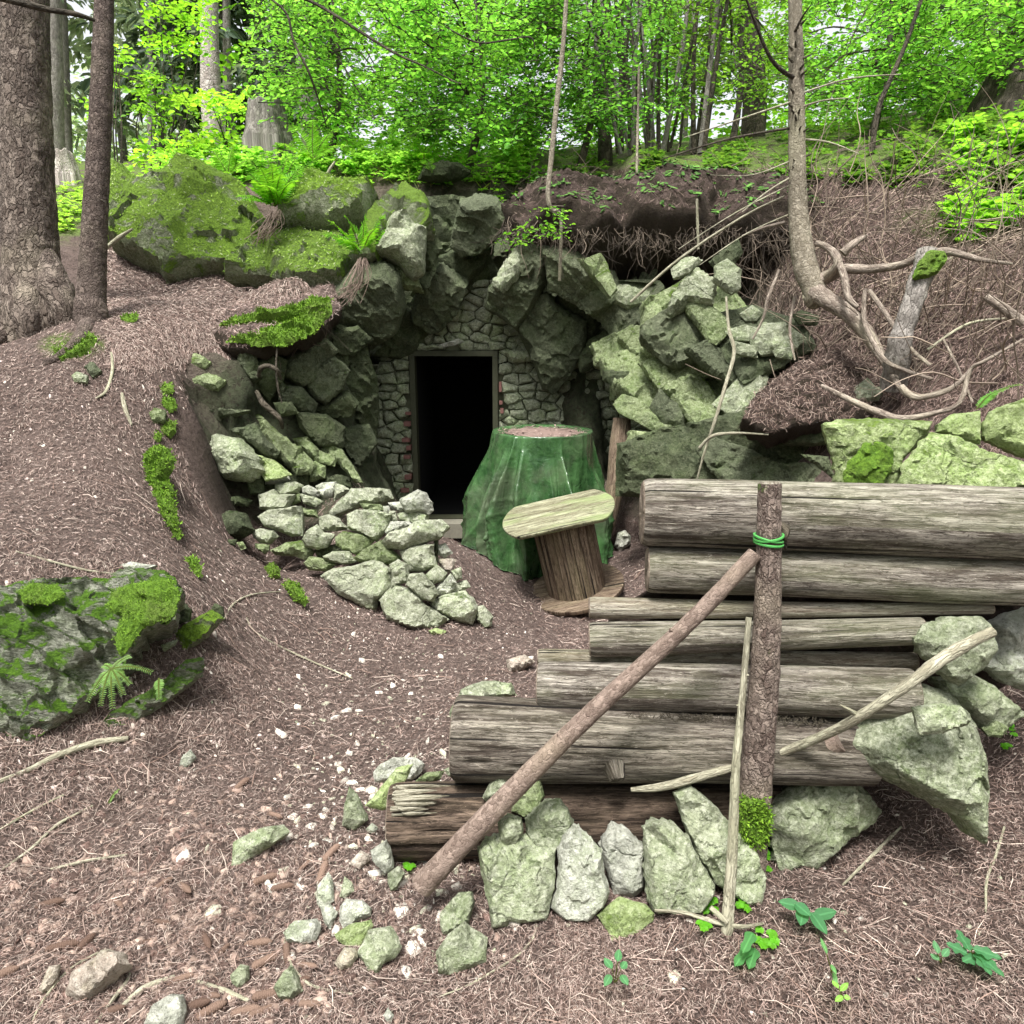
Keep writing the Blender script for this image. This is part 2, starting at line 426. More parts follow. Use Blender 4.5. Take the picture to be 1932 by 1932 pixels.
def rbf(X, Yv):
    X = np.atleast_1d(X).astype(float); Yv = np.atleast_1d(Yv).astype(float)
    out = W[-3] + W[-2] * X + W[-1] * Yv
    for i in range(len(ctl)):
        out += W[i] * kern((X - ctl[i, 0]) ** 2 + (Yv - ctl[i, 1]) ** 2)
    return out
def axis(lo, hi, step, far, g=1.12):
    a = list(np.arange(lo, hi, step)); s = step; x = a[-1]
    up = []
    while x < far: s *= g; x += s; up.append(x)
    s = step; x = a[0]; dn = []
    while x > -far: s *= g; x -= s; dn.append(x)
    return np.array(dn[::-1] + a + up)
gx = axis(-3.6, 4.2, .035, 70); gy = axis(.9, 8.2, .035, 70)
GX, GY = np.meshgrid(gx, gy)
GZ = rbf(GX.ravel(), GY.ravel()).reshape(GX.shape)
nz = np.empty(GX.size)
for i, (a, b) in enumerate(zip(GX.ravel(), GY.ravel())):
    q = Vector((a, b, 0))
    nz[i] = .045 * noise.fractal(q * 1.6, .7, 2.1, 3) + .014 * noise.fractal(q * 9, .8, 2.2, 3)
GZ += nz.reshape(GX.shape)
def hz(x, y):
    i = np.clip(np.searchsorted(gx, x) - 1, 0, len(gx) - 2); j = np.clip(np.searchsorted(gy, y) - 1, 0, len(gy) - 2)
    u = np.clip((x - gx[i]) / (gx[i + 1] - gx[i]), 0, 1); v = np.clip((y - gy[j]) / (gy[j + 1] - gy[j]), 0, 1)
    return (GZ[j, i] * (1 - u) + GZ[j, i + 1] * u) * (1 - v) + (GZ[j + 1, i] * (1 - u) + GZ[j + 1, i + 1] * u) * v
_ts = 1.0 * 1.006 ** np.arange(0, 640)
def G(x, y, lift=0.0):
    d = ray(x, y)
    pts = CAM[None] + d[None] * _ts[:, None]
    below = pts[:, 2] < hz(pts[:, 0], pts[:, 1]) + lift
    k = int(np.argmax(below)) if below.any() else len(_ts) - 1
    a, b = _ts[max(k - 1, 0)], _ts[k]
    for _ in range(12):
        t = (a + b) / 2; q = CAM + d * t
        if q[2] < hz(q[0], q[1]) + lift: b = t
        else: a = t
    q = CAM + d * b
    return q
# painted ground cover: red = dark humus, also dark painted behind the stack gaps, green = moss and low green growth
colr = np.zeros((GX.size, 3), np.float32)
X_, Y_, Z_ = GX.ravel(), GY.ravel(), GZ.ravel()
dd = np.stack([X_ - CAM[0], Y_, Z_ - CAM[2]], 1)
dep = dd[:, 1] * cp_ - dd[:, 2] * sp_; dep = np.where(dep < .3, .3, dep)
PX = 966 + FPX * dd[:, 0] / dep; PY = 966 - FPX * (dd[:, 1] * sp_ + dd[:, 2] * cp_) / dep
def blob(cx, cy, rx, ry, w=1.0):
    return np.clip(1.5 - ((PX - cx) / rx) ** 2 - ((PY - cy) / ry) ** 2, 0, 1) * w
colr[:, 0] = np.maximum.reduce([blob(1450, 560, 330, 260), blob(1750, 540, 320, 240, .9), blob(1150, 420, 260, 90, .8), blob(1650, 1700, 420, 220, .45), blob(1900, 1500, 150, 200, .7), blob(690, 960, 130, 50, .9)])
colr[:, 1] = np.maximum.reduce([blob(130, 380, 170, 70), blob(1500, 290, 400, 40, .9), blob(1900, 250, 260, 60, .9), blob(600, 300, 400, 40, .8), (Y_ > 9) * .9, blob(1800, 420, 100, 30, .8), blob(140, 650, 60, 22, .9)])
colr[:, 2] = np.maximum.reduce([blob(640, 780, 260, 220), blob(900, 520, 320, 170), blob(1260, 720, 230, 230)]) * (Y_ > 4.55) * (Y_ < 8)
nxg, nyg = len(gx), len(gy)
V = np.stack([X_, Y_, Z_], 1)
# broken bedrock on the steep walls of the pit
dzx = np.gradient(GZ, gx, axis=1).ravel(); dzy = np.gradient(GZ, gy, axis=0).ravel()
slo = np.hypot(dzx, dzy)
rw = np.clip((slo - .9) / .8, 0, 1) * np.clip(colr[:, 2] * 1.5, 0, 1)
nrmv = np.stack([-dzx, -dzy, np.ones_like(dzx)], 1); nrmv /= np.linalg.norm(nrmv, axis=1)[:, None]
for i in np.nonzero(rw > .02)[0]:
    q = Vector(V[i]) * Vector((1, 1, 1)); q = q * 3.4 + .4 * noise.noise_vector(q * 3)
    dv, pv = noise.voronoi(q); c_ = pv[0]; e_ = q - c_
    k_ = .10 * noise.noise(c_ * 5.3) + .07 * (noise.noise(c_ * 3.1) * e_.x + noise.noise(c_ * 4.7) * e_.z) - .05 * max(0, .12 - (dv[1] - dv[0])) * 8
    V[i] += nrmv[i] * (k_ + .015 * noise.fractal(q * 4, .7, 2, 3)) * rw[i]
ii = np.arange(nxg * nyg).reshape(nyg, nxg)
F = np.stack([ii[:-1, :-1].ravel(), ii[:-1, 1:].ravel(), ii[1:, 1:].ravel(), ii[1:, :-1].ravel()], 1)
fc = V[F].mean(1)
door_l, door_r = P(787, 820, 6.6)[0], P(930, 820, 6.6)[0]
cut = (fc[:, 0] > door_l - .12) & (fc[:, 0] < door_r + .12) & (fc[:, 1] > 6.72) & (fc[:, 2] < 2.0) & (fc[:, 1] < 8.9)
F = F[~cut]
g = link('forest_ground', np_mesh('forest_ground', V, F, GROUND, col=colr))
tag(g, kind='structure')

# ------------------------------------------------------------------ rocks from outlines
def seg_dist(Q, A, B):
    AB = B - A; L = (AB ** 2).sum() + 1e-12
    t = np.clip(((Q - A) @ AB) / L, 0, 1)
    return np.sqrt(((Q - (A + t[:, None] * AB)) ** 2).sum(1))
def inside(Q, poly):
    x, y = Q[:, 0], Q[:, 1]; c = np.zeros(len(Q), bool); n = len(poly)
    for i in range(n):
        x1, y1 = poly[i]; x2, y2 = poly[(i + 1) % n]
        k = ((y1 > y) != (y2 > y)) & (x < (x2 - x1) * (y - y1) / (y2 - y1 + 1e-15) + x1)
        c ^= k
    return c
SOFT = [False]; KK = [(.78, .93)]
def relief(poly, sp, seed, th=.3, rough=1.0, peaks=None, strata=None, back=None, plane_noise=0):
    """poly: Nx2 metres. returns verts (x,y,h) and faces of a closed stone whose outline is poly"""
    r = random.Random(seed)
    poly = np.array(poly, float)
    area = .5 * abs(np.dot(poly[:, 0], np.roll(poly[:, 1], 1)) - np.dot(poly[:, 1], np.roll(poly[:, 0], 1)))
    sgn = np.dot(poly[:, 0], np.roll(poly[:, 1], -1)) - np.dot(poly[:, 1], np.roll(poly[:, 0], -1))
    if sgn < 0: poly = poly[::-1].copy()
    S = math.sqrt(area)
    cen = poly.mean(0)
    H = th * S * 1.3
    # chipped outline
    bd = []
    n = len(poly)
    for i in range(n):
        A = poly[i]; B = poly[(i + 1) % n]; L = np.linalg.norm(B - A)
        k = max(1, int(round(L / sp)))
        d = (B - A) / (L + 1e-9); nn = np.array([d[1], -d[0]])
        for j in range(k):
            q = A + (B - A) * j / k
            w = noise.noise(Vector((q[0] * 9 / max(S, .15) * .35 + seed, q[1] * 9 / max(S, .15) * .35, 3.1))) * .030 * S + noise.noise(Vector((q[0] * 40, q[1] * 40, seed))) * min(.008, .02 * S)
            if j == 0: w *= .4
            bd.append(q + nn * w * rough)
    bd = np.array(bd)
    # coarse facets
    cpts = [tuple(q) for q in poly]; ch = [0.0 if r.random() < .7 else H * r.uniform(0, .35) for _ in poly]
    if peaks is None:
        tilt = np.array([r.uniform(-.8, .8), r.uniform(-.5, .9)])
        kk = r.uniform(*KK[0])
        idx = list(range(n))
        if n > 7: idx = [i for i in idx if r.random() < .75]
        for i in idx:
            k2 = kk * r.uniform(.86, 1.05); k2 = min(k2, .965)
            q = cen + (poly[i] - cen) * k2
            hh = H * (.66 + .60 * float(np.dot(tilt, (q - cen) / S)) + r.uniform(-.12, .12))
            cpts.append(tuple(q)); ch.append(max(.12 * H, hh))
        for _ in range(2 + int(n > 6) + int(n > 9)):
            a = r.uniform(0, 6.28); q = cen + S * (.08 + .30 * r.random()) * np.array([math.cos(a), math.sin(a)])
            cpts.append(tuple(q)); ch.append(H * r.uniform(.55, 1.2))
    else:
        for (a, b, hh) in peaks: cpts.append((a, b)); ch.append(hh * S)
    res = delaunay_2d_cdt([Vector(c) for c in cpts], [(i, (i + 1) % n) for i in range(n)], [], 1, 1e-6)
    cv, _, cf, ov = res[0], res[1], res[2], res[3]
    hv = []
    for k in range(len(cv)):
        src = ov[k]
        hv.append(ch[src[0]] if len(src) else 0.0)
    # fine points
    mn, mx = poly.min(0), poly.max(0)
    xs = np.arange(mn[0], mx[0] + sp, sp); ys = np.arange(mn[1], mx[1] + sp, sp * .87)
    Q = np.array([(x + (.5 * sp if j % 2 else 0) , y) for j, y in enumerate(ys) for x in xs])
    rs = np.random.default_rng(seed)
    Q = Q + rs.uniform(-.22, .22, Q.shape) * sp
    Q = Q[inside(Q, bd)]
    if len(Q):
        ed = np.full(len(Q), 1e9)
        for i in range(len(bd)): ed = np.minimum(ed, seg_dist(Q, bd[i], bd[(i + 1) % len(bd)]))
        Q = Q[ed > .45 * sp]; ed = ed[ed > .45 * sp]
    if len(Q) == 0: Q = cen[None]; ed = np.array([S * .2])
    h = np.full(len(Q), -1.0)
    for f in cf:
        a, b, c = [np.array(cv[k][:]) for k in f]
        den = (b[1] - c[1]) * (a[0] - c[0]) + (c[0] - b[0]) * (a[1] - c[1])
        if abs(den) < 1e-14: continue
        l1 = ((b[1] - c[1]) * (Q[:, 0] - c[0]) + (c[0] - b[0]) * (Q[:, 1] - c[1])) / den
        l2 = ((c[1] - a[1]) * (Q[:, 0] - c[0]) + (a[0] - c[0]) * (Q[:, 1] - c[1])) / den
        l3 = 1 - l1 - l2
        k = (l1 > -1e-6) & (l2 > -1e-6) & (l3 > -1e-6)
        h[k] = (l1 * hv[f[0]] + l2 * hv[f[1]] + l3 * hv[f[2]])[k]
    h[h < 0] = H * .05
    h = np.maximum(h, np.minimum(ed * 1.2, .22 * H))
    for i in range(len(Q)):
        q = Vector((Q[i, 0], Q[i, 1], seed * 1.7))
        e = min(1, ed[i] / (1.5 * sp))
        v_ = .018 * S * noise.fractal(q * (1.8 / S), .8, 2.1, 4)
        if SOFT[0]:
            v_ += .05 * S * noise.fractal(q * (4 / S), .8, 2.1, 4) + .02 * noise.fractal(q * 16, .8, 2.1, 3)
            h[i] += v_ * e; continue
        # broken conchoidal chips: cells with their own small tilt
        cq = q * (3.4 / S) + Vector((0, 0, seed)) ; cq += .35 * noise.noise_vector(q * (5 / S))
        dist_, pts_ = noise.voronoi(cq)
        cc_ = pts_[0]; dv = cq - cc_
        g1 = noise.noise(cc_ * 7.7); g2 = noise.noise(cc_ * 5.1 + Vector((3, 1, 2)))
        v_ += S * (.055 * (g1 * dv.x + g2 * dv.y) * 2.2 + .022 * noise.noise(cc_ * 3.3))
        v_ += min(.016, .026 * S) * (.5 - abs(noise.noise(q * 14))) + min(.008, .012 * S) * noise.fractal(q * 34, .7, 2.1, 2)
        if strata:
            ang, wl, amp = strata
            t = (Q[i, 0] * math.sin(ang) + Q[i, 1] * math.cos(ang)) / wl + 1.1 * noise.noise(q * 2.2) + .5 * noise.noise(q * 7)
            fr = t - math.floor(t)
            v_ += amp * ((fr ** 1.6) - .45) * (.6 + .8 * abs(noise.noise(q * 1.3 + Vector((9, 0, math.floor(t))))))
        h[i] += v_ * rough * e
    nb = len(bd)
    pts = [Vector(b) for b in bd] + [Vector(q) for q in Q]
    res = delaunay_2d_cdt(pts, [(i, (i + 1) % nb) for i in range(nb)], [], 1, 1e-7)
    fv, _, ff, ov = res[0], res[1], res[2], res[3]
    hh = np.zeros(len(fv)); bidx = {}
    for k, src in enumerate(ov):
        for s_ in src:
            if s_ >= nb: hh[k] = h[s_ - nb]
            else: bidx[s_] = k
    V = np.array([(v.x, v.y, hh[k]) for k, v in enumerate(fv)])
    faces = [tuple(f) for f in ff]
    ring = [bidx[i] for i in range(nb) if i in bidx]
    Hb = H * 1.1 if back is None else back * S
    rings = []
    cur = ring
    for (s_, z_) in ((.985, -.35), (.9, -.8), (.6, -1.0)):
        base = len(V)
        rv = V[ring].copy()
        rv[:, :2] = cen + (rv[:, :2] - cen) * (s_ + .10 * np.array([noise.noise(Vector((x_ * 14 / S, y_ * 14 / S, z_ * 9 + seed))) for x_, y_ in rv[:, :2]]))[:, None]; rv[:, 2] = Hb * z_ * (1 + .15 * np.sin(np.arange(len(ring)) * .9 + seed))
        V = np.vstack([V, rv])
        new = list(range(base, base + len(ring)))
        m = len(ring)
        faces += [(cur[i], new[i], new[(i + 1) % m], cur[(i + 1) % m]) for i in range(m)]
        cur = new
    ci = len(V); V = np.vstack([V, [[cen[0], cen[1], -Hb]]])
    m = len(cur)
    faces += [(cur[i], ci, cur[(i + 1) % m]) for i in range(m)]
    return V, faces, S
def frame_of(n):
    n = np.array(n, float); n /= np.linalg.norm(n)
    e1 = np.cross([0, 0, 1.0], n); e1 /= np.linalg.norm(e1)
    e2 = np.cross(n, e1)
    return e1, e2, n
SEED = [100]
STONES = []
GROW = [1.0]; SNAP = [0]; 
def rock(name, poly, Tt, Y=None, tilt=25, yaw=0, th=.3, mat=None, parent=None, label=None, cat='stone', group=None, kind=None,
         seed=None, rough=1.0, strata=None, peaks=None, back=None, px=4.6, lift=0.0, ref=None):
    SEED[0] += 1
    seed = SEED[0] if seed is None else seed
    up = Tt(poly)
    xs = [p[0] for p in up]; ys = [p[1] for p in up]
    cx, cy = sum(xs) / len(xs), sum(ys) / len(ys)
    if GROW[0] != 1: up = [(cx + (x - cx) * GROW[0], cy + (y - cy) * GROW[0]) for x, y in up]
    if SNAP[0] and Y is not None:
        gy_ = min(G(cx, cy)[1], G(cx, cy * .4 + max(ys) * .6)[1] + .15)
        Y = min(Y, gy_ - SNAP[0]) if name != 'rock_face' else (min(Y, gy_ + .02) if Y < 5.5 else Y)
    if Y is None:
        R0 = G(cx, max(ys) - 2); R0 = R0 + np.array([0, 0, lift])
    else:
        R0 = P(cx, cy, Y)
    t, ya = math.radians(tilt), math.radians(yaw)
    n = (math.sin(ya) * math.cos(t), -math.cos(ya) * math.cos(t), math.sin(t))
    e1, e2, n = frame_of(n)
    pl = []
    for x, y in up:
        d = ray(x, y); tt = np.dot(R0 - CAM, n) / np.dot(d, n)
        q = CAM + d * tt - R0
        pl.append((np.dot(q, e1), np.dot(q, e2)))
    dist = np.linalg.norm(R0 - CAM)
    sp = px * dist / FPX
    if peaks is not None:
        pk = []
        pp = np.array(pl); ctr = pp.mean(0)
        for (x, y, hh) in peaks:
            (ux, uy), = Tt([(x, y)])
            d = ray(ux, uy); tt = np.dot(R0 - CAM, n) / np.dot(d, n); q = CAM + d * tt - R0
            pk.append((np.dot(q, e1), np.dot(q, e2), hh))
        peaks = pk
    V, F, S = relief(pl, sp, seed, th, rough, peaks, strata, back)
    Wd = V[:, :1] * e1 + V[:, 1:2] * e2 + V[:, 2:3] * n
    tri = np.array([f for f in F if len(f) == 3]); quad = np.array([f for f in F if len(f) == 4])
    other = [np.array([f]) for f in F if len(f) > 4]
    me = np_mesh(name, Wd, [tri, quad] + other, mat)
    me.set_sharp_from_angle(angle=math.radians(26))
    o = link(name, me, parent, R0)
    tag(o, label, cat if parent is None else None, group, kind)
    return o

# tubes ---------------------------------------------------------------------------------------------------------------
def smooth_path(pts, k=5):
    pts = [np.array(p, float) for p in pts]
    if len(pts) < 3: 
        return [pts[0] + (pts[-1] - pts[0]) * i / k for i in range(k + 1)]
    out = []
    for i in range(len(pts) - 1):
        p0 = pts[max(i - 1, 0)]; p1 = pts[i]; p2 = pts[i + 1]; p3 = pts[min(i + 2, len(pts) - 1)]
        for j in range(k):
            t = j / k
            out.append(.5 * ((2 * p1) + (-p0 + p2) * t + (2 * p0 - 5 * p1 + 4 * p2 - p3) * t * t + (-p0 + 3 * p1 - 3 * p2 + p3) * t ** 3))
    out.append(pts[-1])
    return out
class MB:
    def __init__(s): s.V = []; s.F = []; s.UV = []; s.C = []; s.n = 0
    def add(s, V, F, UV=None, C=None):
        V = np.asarray(V); s.V.append(V)
        for f in (F if isinstance(F, list) else [F]): s.F.append(np.asarray(f) + s.n)
        s.UV.append(UV if UV is not None else np.zeros((len(V), 2)))
        s.C.append(np.broadcast_to(np.array(C if C is not None else (1, 1, 1)), (len(V), 3)))
        s.n += len(V)
    def tube(s, pts, rad, seg=8, k=4, rough=0, nsc=8, cap=True, C=None, seed=0, ell=1.0, smooth=True):
        path = smooth_path(pts, k) if smooth else [np.array(p, float) for p in pts]
        m = len(path); path = np.array(path)
        rr = np.interp(np.linspace(0, 1, m), np.linspace(0, 1, len(rad)), rad) if hasattr(rad, '__len__') else np.full(m, rad)
        tg = np.gradient(path, axis=0); tg /= np.linalg.norm(tg, axis=1)[:, None] + 1e-9
        a = np.array([0, -1.0, .1]) if abs(tg[0][1]) < .8 else np.array([1.0, 0, 0])
        rings = []; L = 0; uvs = []
        u = np.cross(tg[0], a); u /= np.linalg.norm(u)
        th = np.linspace(0, 2 * np.pi, seg + 1)
        rm = float(np.mean(rr))
        for i in range(m):
            u = u - tg[i] * np.dot(u, tg[i]); u /= np.linalg.norm(u)
            w = np.cross(tg[i], u)
            if i: L += np.linalg.norm(path[i] - path[i - 1])
            ring = path[i] + rr[i] * (np.cos(th)[:, None] * u + ell * np.sin(th)[:, None] * w)
            if rough:
                for j in range(seg):
                    q = Vector(ring[j]) * nsc + Vector((seed, 0, 0))
                    f = 1 + rough * noise.fractal(q, .7, 2.1, 3)
                    ring[j] = path[i] + (ring[j] - path[i]) * f
                ring[seg] = ring[0]
            rings.append(ring); uvs.append(np.stack([th * rm, np.full(seg + 1, L)], 1))
        V = np.concatenate(rings); UV = np.concatenate(uvs)
        idx = np.arange(m * (seg + 1)).reshape(m, seg + 1)
        F = [np.stack([idx[:-1, :-1].ravel(), idx[:-1, 1:].ravel(), idx[1:, 1:].ravel(), idx[1:, :-1].ravel()], 1)]
        if cap:
            for e, rev in ((0, True), (m - 1, False)):
                c = len(V); V = np.vstack([V, path[e]]); UV = np.vstack([UV, [0, 0]])
                t = [(idx[e][j], c, idx[e][j + 1]) if rev else (idx[e][j], idx[e][j + 1], c) for j in range(seg)]
                F.append(np.array(t))
        s.add(V, F, UV, C)
        return path
    def mesh(s, name, mat, col=False, smooth=True):
        tri = [f for f in s.F if f.shape[1] == 3]; q = [f for f in s.F if f.shape[1] == 4]
        fs = ([np.concatenate(q)] if q else []) + ([np.concatenate(tri)] if tri else [])
        me = np_mesh(name, np.concatenate(s.V), fs, mat, uv=np.concatenate(s.UV), col=np.concatenate(s.C) if col else None, smooth=smooth)
        me.set_sharp_from_angle(angle=math.radians(55))
        return me
    def obj(s, name, mat, parent=None, loc=None, col=False, **kw):
        """vertices are in world space; the object's origin goes to loc"""
        loc = np.zeros(3) if loc is None else np.array(loc, float)
        s.V = [v - loc for v in s.V]
        o = link(name, s.mesh(name, mat, col), parent, loc)
        return tag(o, **kw)
def box(mb, lo, hi, C=None):
    x0, y0, z0 = lo; x1, y1, z1 = hi
    V = [(x, y, z) for x in (x0, x1) for y in (y0, y1) for z in (z0, z1)]
    F = np.array([(0, 1, 3, 2), (4, 6, 7, 5), (0, 4, 5, 1), (2, 3, 7, 6), (0, 2, 6, 4), (1, 5, 7, 3)])
    # separate verts per face for crisp shading and plausible uv
    VV = []; FF = []; UV = []
    V = np.array(V, float)
    for f in F:
        b = len(VV); q = V[f]
        VV += list(q); FF.append((b, b + 1, b + 2, b + 3))
        d1 = np.linalg.norm(q[1] - q[0]); d2 = np.linalg.norm(q[2] - q[1])
        if d1 > d2: UV += [(0, 0), (0, d1), (d2, d1), (d2, 0)]
        else: UV += [(0, 0), (d1, 0), (d1, d2), (0, d2)]
    mb.add(np.array(VV), np.array(FF), np.array(UV), C)
def litter_on(o, n, lmin, lmax, w, cols, name='loose_needles', upmin=.15):
    me = o.data
    nf = len(me.polygons); A = np.empty(nf); me.polygons.foreach_get('area', A)
    C_ = np.empty(nf * 3); me.polygons.foreach_get('center', C_); C_ = C_.reshape(-1, 3)
    Nn = np.empty(nf * 3); me.polygons.foreach_get('normal', Nn); Nn = Nn.reshape(-1, 3)
    rs = np.random.default_rng(len(o.name) + n)
    A = A * (Nn[:, 2] > upmin)
    k = rs.choice(nf, n, p=A / A.sum())
    p = C_[k] + rs.normal(0, .008, (n, 3)); nn = Nn[k]
    d = rs.normal(0, 1, (n, 3)); d -= nn * (d * nn).sum(1)[:, None]; d /= np.linalg.norm(d, axis=1)[:, None]
    s_ = np.cross(nn, d); L = rs.uniform(lmin, lmax, (n, 1)); wd = w * rs.uniform(.5, 1.5, (n, 1))
    p = p + nn * rs.uniform(.001, .012, (n, 1))
    V = np.stack([p - d * L / 2 - s_ * wd, p - d * L / 2 + s_ * wd, p + d * L / 2 + s_ * wd + nn * L * .1, p + d * L / 2 - s_ * wd + nn * L * .1], 1).reshape(-1, 3)
    cols = np.array(cols); C = np.repeat(cols[rs.integers(0, len(cols), n)] * rs.uniform(.6, 1.3, (n, 1)), 4, 0)
    c = link(name, np_mesh(name, V, np.arange(n * 4).reshape(n, 4), LITTER, col=np.clip(C, 0, .9)), None)
    c.parent = o; c['kind'] = 'stuff'
    return c
BRN = [(.36, .26, .23), (.24, .165, .145), (.46, .36, .32), (.16, .10, .085)]
DKN = [(.14, .095, .08), (.22, .16, .13), (.32, .25, .21), (.07, .045, .035)]
# ------------------------------------------------------------------ sod overhang and pit banks
def lumpy_slab(name, poly, Y, tilt, th, back, mat=GROUND, px=6, seed=3, humus=.8, moss=0.0, **kw):
    SOFT[0] = True
    o = rock(name, poly, TU, Y=Y, tilt=tilt, th=th, back=back, mat=mat, px=px, seed=seed, rough=1.5, **kw)
    SOFT[0] = False
    me = o.data
    me.set_sharp_from_angle(angle=math.radians(180))
    c = me.color_attributes.new('col', 'FLOAT_COLOR', 'POINT')
    cc = np.ones((len(me.vertices), 4), np.float32); cc[:, 0] = humus; cc[:, 1] = moss; cc[:, 2] = 0
    c.data.foreach_set('color', cc.ravel())
    return o
eb = lumpy_slab('earth_bank', [(945,385),(1010,352),(1120,345),(1250,335),(1400,338),(1520,350),(1560,400),(1500,440),(1420,455),(1330,440),(1240,452),(1180,432),(1100,455),(1040,425),(985,425)], 6.05, 42, .16, .5, seed=11); tag(eb, kind='structure'); litter_on(eb, 9000, .010, .05, .0010, [(.06, .04, .032), (.11, .08, .065), (.17, .125, .10), (.24, .185, .15)])
litter_on(eb, 1500, .03, .06, .008, [(.05, .13, .02), (.08, .19, .03)], name='small_leaves', upmin=.75)
eb = lumpy_slab('earth_bank', [(1430,740),(1500,690),(1580,660),(1680,690),(1760,740),(1720,790),(1600,790),(1540,800),(1450,815),(1400,790)], 4.25, 40, .07, .4, seed=12, humus=1.0); tag(eb, kind='structure'); litter_on(eb, 9000, .01, .05, .0011, DKN)
lumpy_fill = lumpy_slab('earth_fill', [(1232,985),(1500,990),(2060,1010),(2060,1180),(1800,1330),(1640,1480),(1300,1500),(900,1480),(900,1410),(1050,1370),(1050,1260),(1150,1225),(1150,1160),(1240,1110)], 2.26, 0, .03, .05, seed=14, humus=1.0); tag(lumpy_fill, kind='structure')  # dark soil slab added behind the logs so the gaps look shaded
eb = lumpy_slab('earth_bank', [(395,640),(420,600),(490,575),(560,550),(640,540),(645,580),(602,625),(560,640),(500,652),(430,655)], 5.32, 66, .10, .16, seed=13, humus=.1); tag(eb, kind='structure'); litter_on(eb, 4000, .01, .04, .0012, BRN)

# ------------------------------------------------------------------ bedrock outcrops: one thing each, every block a part
DIP = [False]
def outcrop(name, label, anchor, Tt, items, cat='rock outcrop', part='rock_block'):
    e = empty(name, anchor, label, cat)
    for it in items:
        kw = dict(it[2]) if len(it) > 2 else {}
        if 'strata' not in kw and cat == 'rock outcrop': kw['strata'] = (random.Random(len(it[1]) + int(it[0] * 100)).uniform(.5, 1.1), .17, .022)
        if DIP[0] and kw.get('name') != 'rock_face':        # the slabs of this outcrop all dip the same way
            kw['tilt'] = kw.get('tilt', 25) * .4 + 36 * .6; kw['yaw'] = kw.get('yaw', 0) * .4 - 20 * .6; kw['th'] = kw.get('th', .3) * .62
            if kw.get('mat') is R_BRIGHT: kw['mat'] = R_GREEN
        rock(kw.pop('name', part), it[1], kw.pop('T', Tt), Y=it[0], parent=e, **kw)
    return e
# left of the pit, above the needle shelf
GROW[0] = 1.10; KK[0] = (.88, .97)
oc1 = outcrop('mossy_outcrop', 'big mossy rock outcrop on the slope behind the two spruce trunks, with ferns above', P(350, 520, 6.3), T1, [
    (6.75, [(500,1330),(520,900),(650,880),(720,960),(800,1000),(720,1080),(650,1290)], dict(mat=R_MOSS, tilt=28, yaw=-25, th=.2)),
    (6.45, [(620,1290),(650,1180),(700,1060),(800,1010),(880,960),(960,900),(1130,950),(1250,1000),(1360,1170),(1290,1310),(1190,1395),(1000,1430),(870,1450),(830,1390),(700,1340)], dict(mat=R_MOSS, tilt=34, yaw=10, th=.22, strata=(.5, .22, .02))),
    (6.6, [(930,960),(1000,890),(1110,950),(1060,1020),(1000,1070)], dict(mat=R_MOSS, tilt=20, th=.3)),
    (6.3, [(1460,1110),(1530,960),(1600,915),(1800,950),(1932,1010),(1880,1110),(1700,1150),(1500,1130)], dict(mat=R_MOSS, tilt=42, th=.24)),
    (6.1, [(1190,1400),(1380,1210),(1480,1170),(1600,1180),(1800,1285),(1850,1340),(1760,1470),(1560,1490),(1400,1420)], dict(mat=R_MOSS, tilt=48, yaw=5, th=.16)),
    (6.3, [(1350,1180),(1460,1110),(1540,1150),(1480,1230),(1400,1230)], dict(mat=R_DARK, tilt=10, th=.3)),
])
GROW[0] = 1.13
for b_ in [o for o in COL.objects if o.parent == oc1]:
    litter_on(b_, int(1500 + 2600 * len(b_.data.polygons) / 12000), .008, .026, .0022, [(.15, .27, .02), (.09, .18, .012), (.24, .38, .05), (.05, .10, .01), (.30, .34, .18)], name='moss_blades', upmin=.25)
